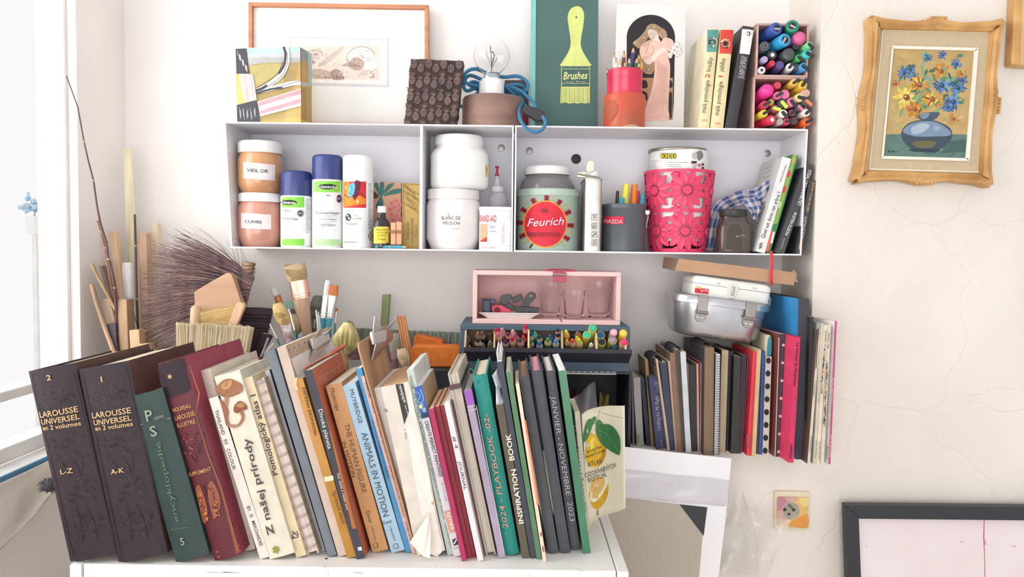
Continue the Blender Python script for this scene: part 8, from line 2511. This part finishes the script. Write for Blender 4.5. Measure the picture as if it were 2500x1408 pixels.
for x, y, s in ((1916, 1243.5, 4), (1937.5, 1244, 4), (1926.5, 1254.5, 3.2)):
    obj('hole', MB().lathe(at(x, y, Ys - .0118), [(s * .0009, 0), (s * .0009, .0006)], 14, Mx), mat('#3c3634', .6), w)
obj('earth_pin', MB().tube([at(1926, 1232, Ys - .012), at(1937, 1242, Ys - .019)], .0022, 8), metal('#8a8276', .4), w)

# mounted print: white mat, grey board, black corner, in a plastic sleeve
Ym = 1.60
r = thing('mounted_board', 'white card mat around grey board with a black corner, leaning below the ledge', 'picture mount', at(1640, 1500, Ym))
zl_ = lambda x: at(x, 1420, Ym)


def sheetq(nm, q, dz, th, m, foot=True):
    P = [at(*p, Ym + dz) for p in q]
    o_ = obj(nm, MB().prism(P[::-1], (0, th, 0)), m, r, smooth=False, bevel=.0004)
    return o_


sheetq('white_mat', [(1480, 1086), (1786, 1119), (1770, 1280), (1752, 1430), (1715, 1900), (1360, 1900)], 0, .003, mat('#f0eef1', .6, amp=.015))
sheetq('grey_board', [(1470, 1208), (1660, 1231), (1726, 1238), (1715, 1316), (1705, 1430), (1670, 1880), (1400, 1880)], -.0012, .001, mat('#b8ada0', .8, amp=.05, scale=120))
sheetq('black_corner', [(1659, 1231), (1727, 1238), (1718, 1308)], -.002, .0007, mat('#3c3e44', .5, amp=.05))
pb_ = MB().grid(quadfn([(1470, 1140), (1782, 1172), (1772, 1236), (1470, 1212)], [Ym - .004] * 4, .0012, 11, 9), 24, 6)
obj('plastic_band', pb_, mat('#e6e2ea', .15, 'film', amp=.30, scale=30, spec=.9), r, sharp=80, solid=.0003)
mb = MB()
g = [[(1770, 1236), (1790, 1196), (1812, 1200), (1822, 1245)], [(1764, 1300), (1800, 1250), (1835, 1290), (1880, 1262)], [(1756, 1370), (1812, 1310), (1848, 1322), (1932, 1270)], [(1750, 1430), (1810, 1400), (1850, 1405), (1868, 1420)]]


def bag(u, v):
    i, j = min(2, int(v * 3)), min(2, int(u * 3))
    a, b = u * 3 - j, v * 3 - i
    p = [(g[i][j][k] * (1 - a) + g[i][j + 1][k] * a) * (1 - b) + (g[i + 1][j][k] * (1 - a) + g[i + 1][j + 1][k] * a) * b for k in (0, 1)]
    return at(p[0], p[1], Ym + .012 + .02 * u + .010 * math.sin(u * 9 + v * 4) + .006 * math.sin(v * 13))


obj('loose_plastic', MB().grid(bag, 15, 15), mat('#e9e4e0', .15, 'film', amp=.20, scale=14, spec=.9), r, smooth=False, solid=.0003)
obj('sleeve_tail', MB().grid(quadfn([(1816, 1200), (1850, 1330), (1858, 1440), (1775, 1440)], [Ym + .03] * 4, .005, 6, 7), 8, 8), mat('#ddd8d2', .2, 'film', amp=.16, scale=20, spec=.8), r, sharp=80, solid=.0003)
obj('foot', MB().box((at(1400, 1890, Ym).x, Ym, .001), (at(1712, 1890, Ym).x, Ym + .003, at(1500, 1890, Ym).z)), mat('#e9e6e8', .6), r)

# ---- white cloth over the sill at the lower left, and the plant outside -------------------------
rows = [((-260, 1300), (-60, 1206), (60, 1152), (122, 1122), (172, 1102)), ((-260, 1340), (-60, 1250), (50, 1196), (104, 1168), (150, 1150)), ((-260, 1420), (-60, 1330), (40, 1262), (88, 1224), (128, 1196)), ((-260, 1520), (-60, 1400), (30, 1316), (76, 1270), (116, 1216))]


def dr(u, v):
    i, j = min(2, int(v * 3)), min(3, int(u * 4))
    a, b = u * 4 - j, v * 3 - i
    p = [(rows[i][j][k] * (1 - a) + rows[i][j + 1][k] * a) * (1 - b) + (rows[i + 1][j][k] * (1 - a) + rows[i + 1][j + 1][k] * a) * b for k in (0, 1)]
    X = XL + .046 + .016 * v + .009 * math.sin(u * 7 - v * 2.2) + .006 * math.sin(v * 7 + u * 9) * v
    d = ray(*p)
    return EYE + d * ((X - EYE.x) / d.x)


mb = MB().grid(dr, 40, 18)
n_ = len(mb.v)
cl = solo('cloth', mb, mat('#efe9df', .85, amp=.04, scale=60), 'cream white cloth hanging in folds over the window sill, lower left', 'cloth', solid=.001, sharp=80)
Mc = WM[cl]
mb = MB().tube([dr(i / 40, .965) + V((.0012, 0, 0)) for i in range(41)], .0011, 5)
obj('hem', mb, mat('#d2c8b8', .9), cl)
c0_ = at(122, 1184, 1.40)
k = MB().ball(c0_, (.012, .016, .012), 12)
for i in range(90):
    rs_ = random.Random(i)
    v_ = V((rs_.gauss(0, 1), rs_.gauss(0, 1), rs_.gauss(0, 1))).normalized()
    k.tube([c0_ + V((v_.x * .010, v_.y * .013, v_.z * .010)), c0_ + V((v_.x * .022, v_.y * .022, v_.z * .016))], [.0012, .0003], 3)
solo('dark_tuft', k, mat('#57525a', .9), 'small dark fuzzy tuft between the cloth and the dictionary', 'tuft')  # dark ball bristling with short fibres
# pale blue hydrangea in a white pot on a stand outside the window
d = ray(84, 516)
Yo = 2.55
c = at(84, 505, Yo)
r = thing('potted_hydrangea', 'pale blue flowering plant in a white pot outside, washed out in the window', 'plant', V((c.x, Yo, 0)))
s = Yo / F
rs = random.Random(4)
mb = MB()
for i in range(60):
    p = c + V((rs.gauss(0, 15) * s, rs.gauss(0, 12) * s, rs.gauss(2, 10) * s))
    mb.ball(p, rs.uniform(4, 7) * s, 6, rs.choice((0, 0, 1)), k=4)
obj('flower_heads', mb, [mat('#c9e2f0', .9), mat('#a8cfe6', .9)], r, kind='stuff')
zt = at(84, 528, Yo).z
zb = at(84, 572, Yo).z
obj('stems', MB().tube([c, V((c.x, Yo, zt))], 2 * s, 6), mat('#d4e4d8', .8), r)
obj('pot', MB().lathe((c.x, Yo, zb), [(16 * s, 0), (20 * s, zt - zb), (17 * s, zt - zb), (15 * s, zt - zb - .01)], 24), mat('#f6f6f4', .5), r)
obj('stand', MB().box((c.x - 5 * s, Yo - .006, 0), (c.x + 5 * s, Yo + .006, zb)), mat('#f4f3f2', .6), r)
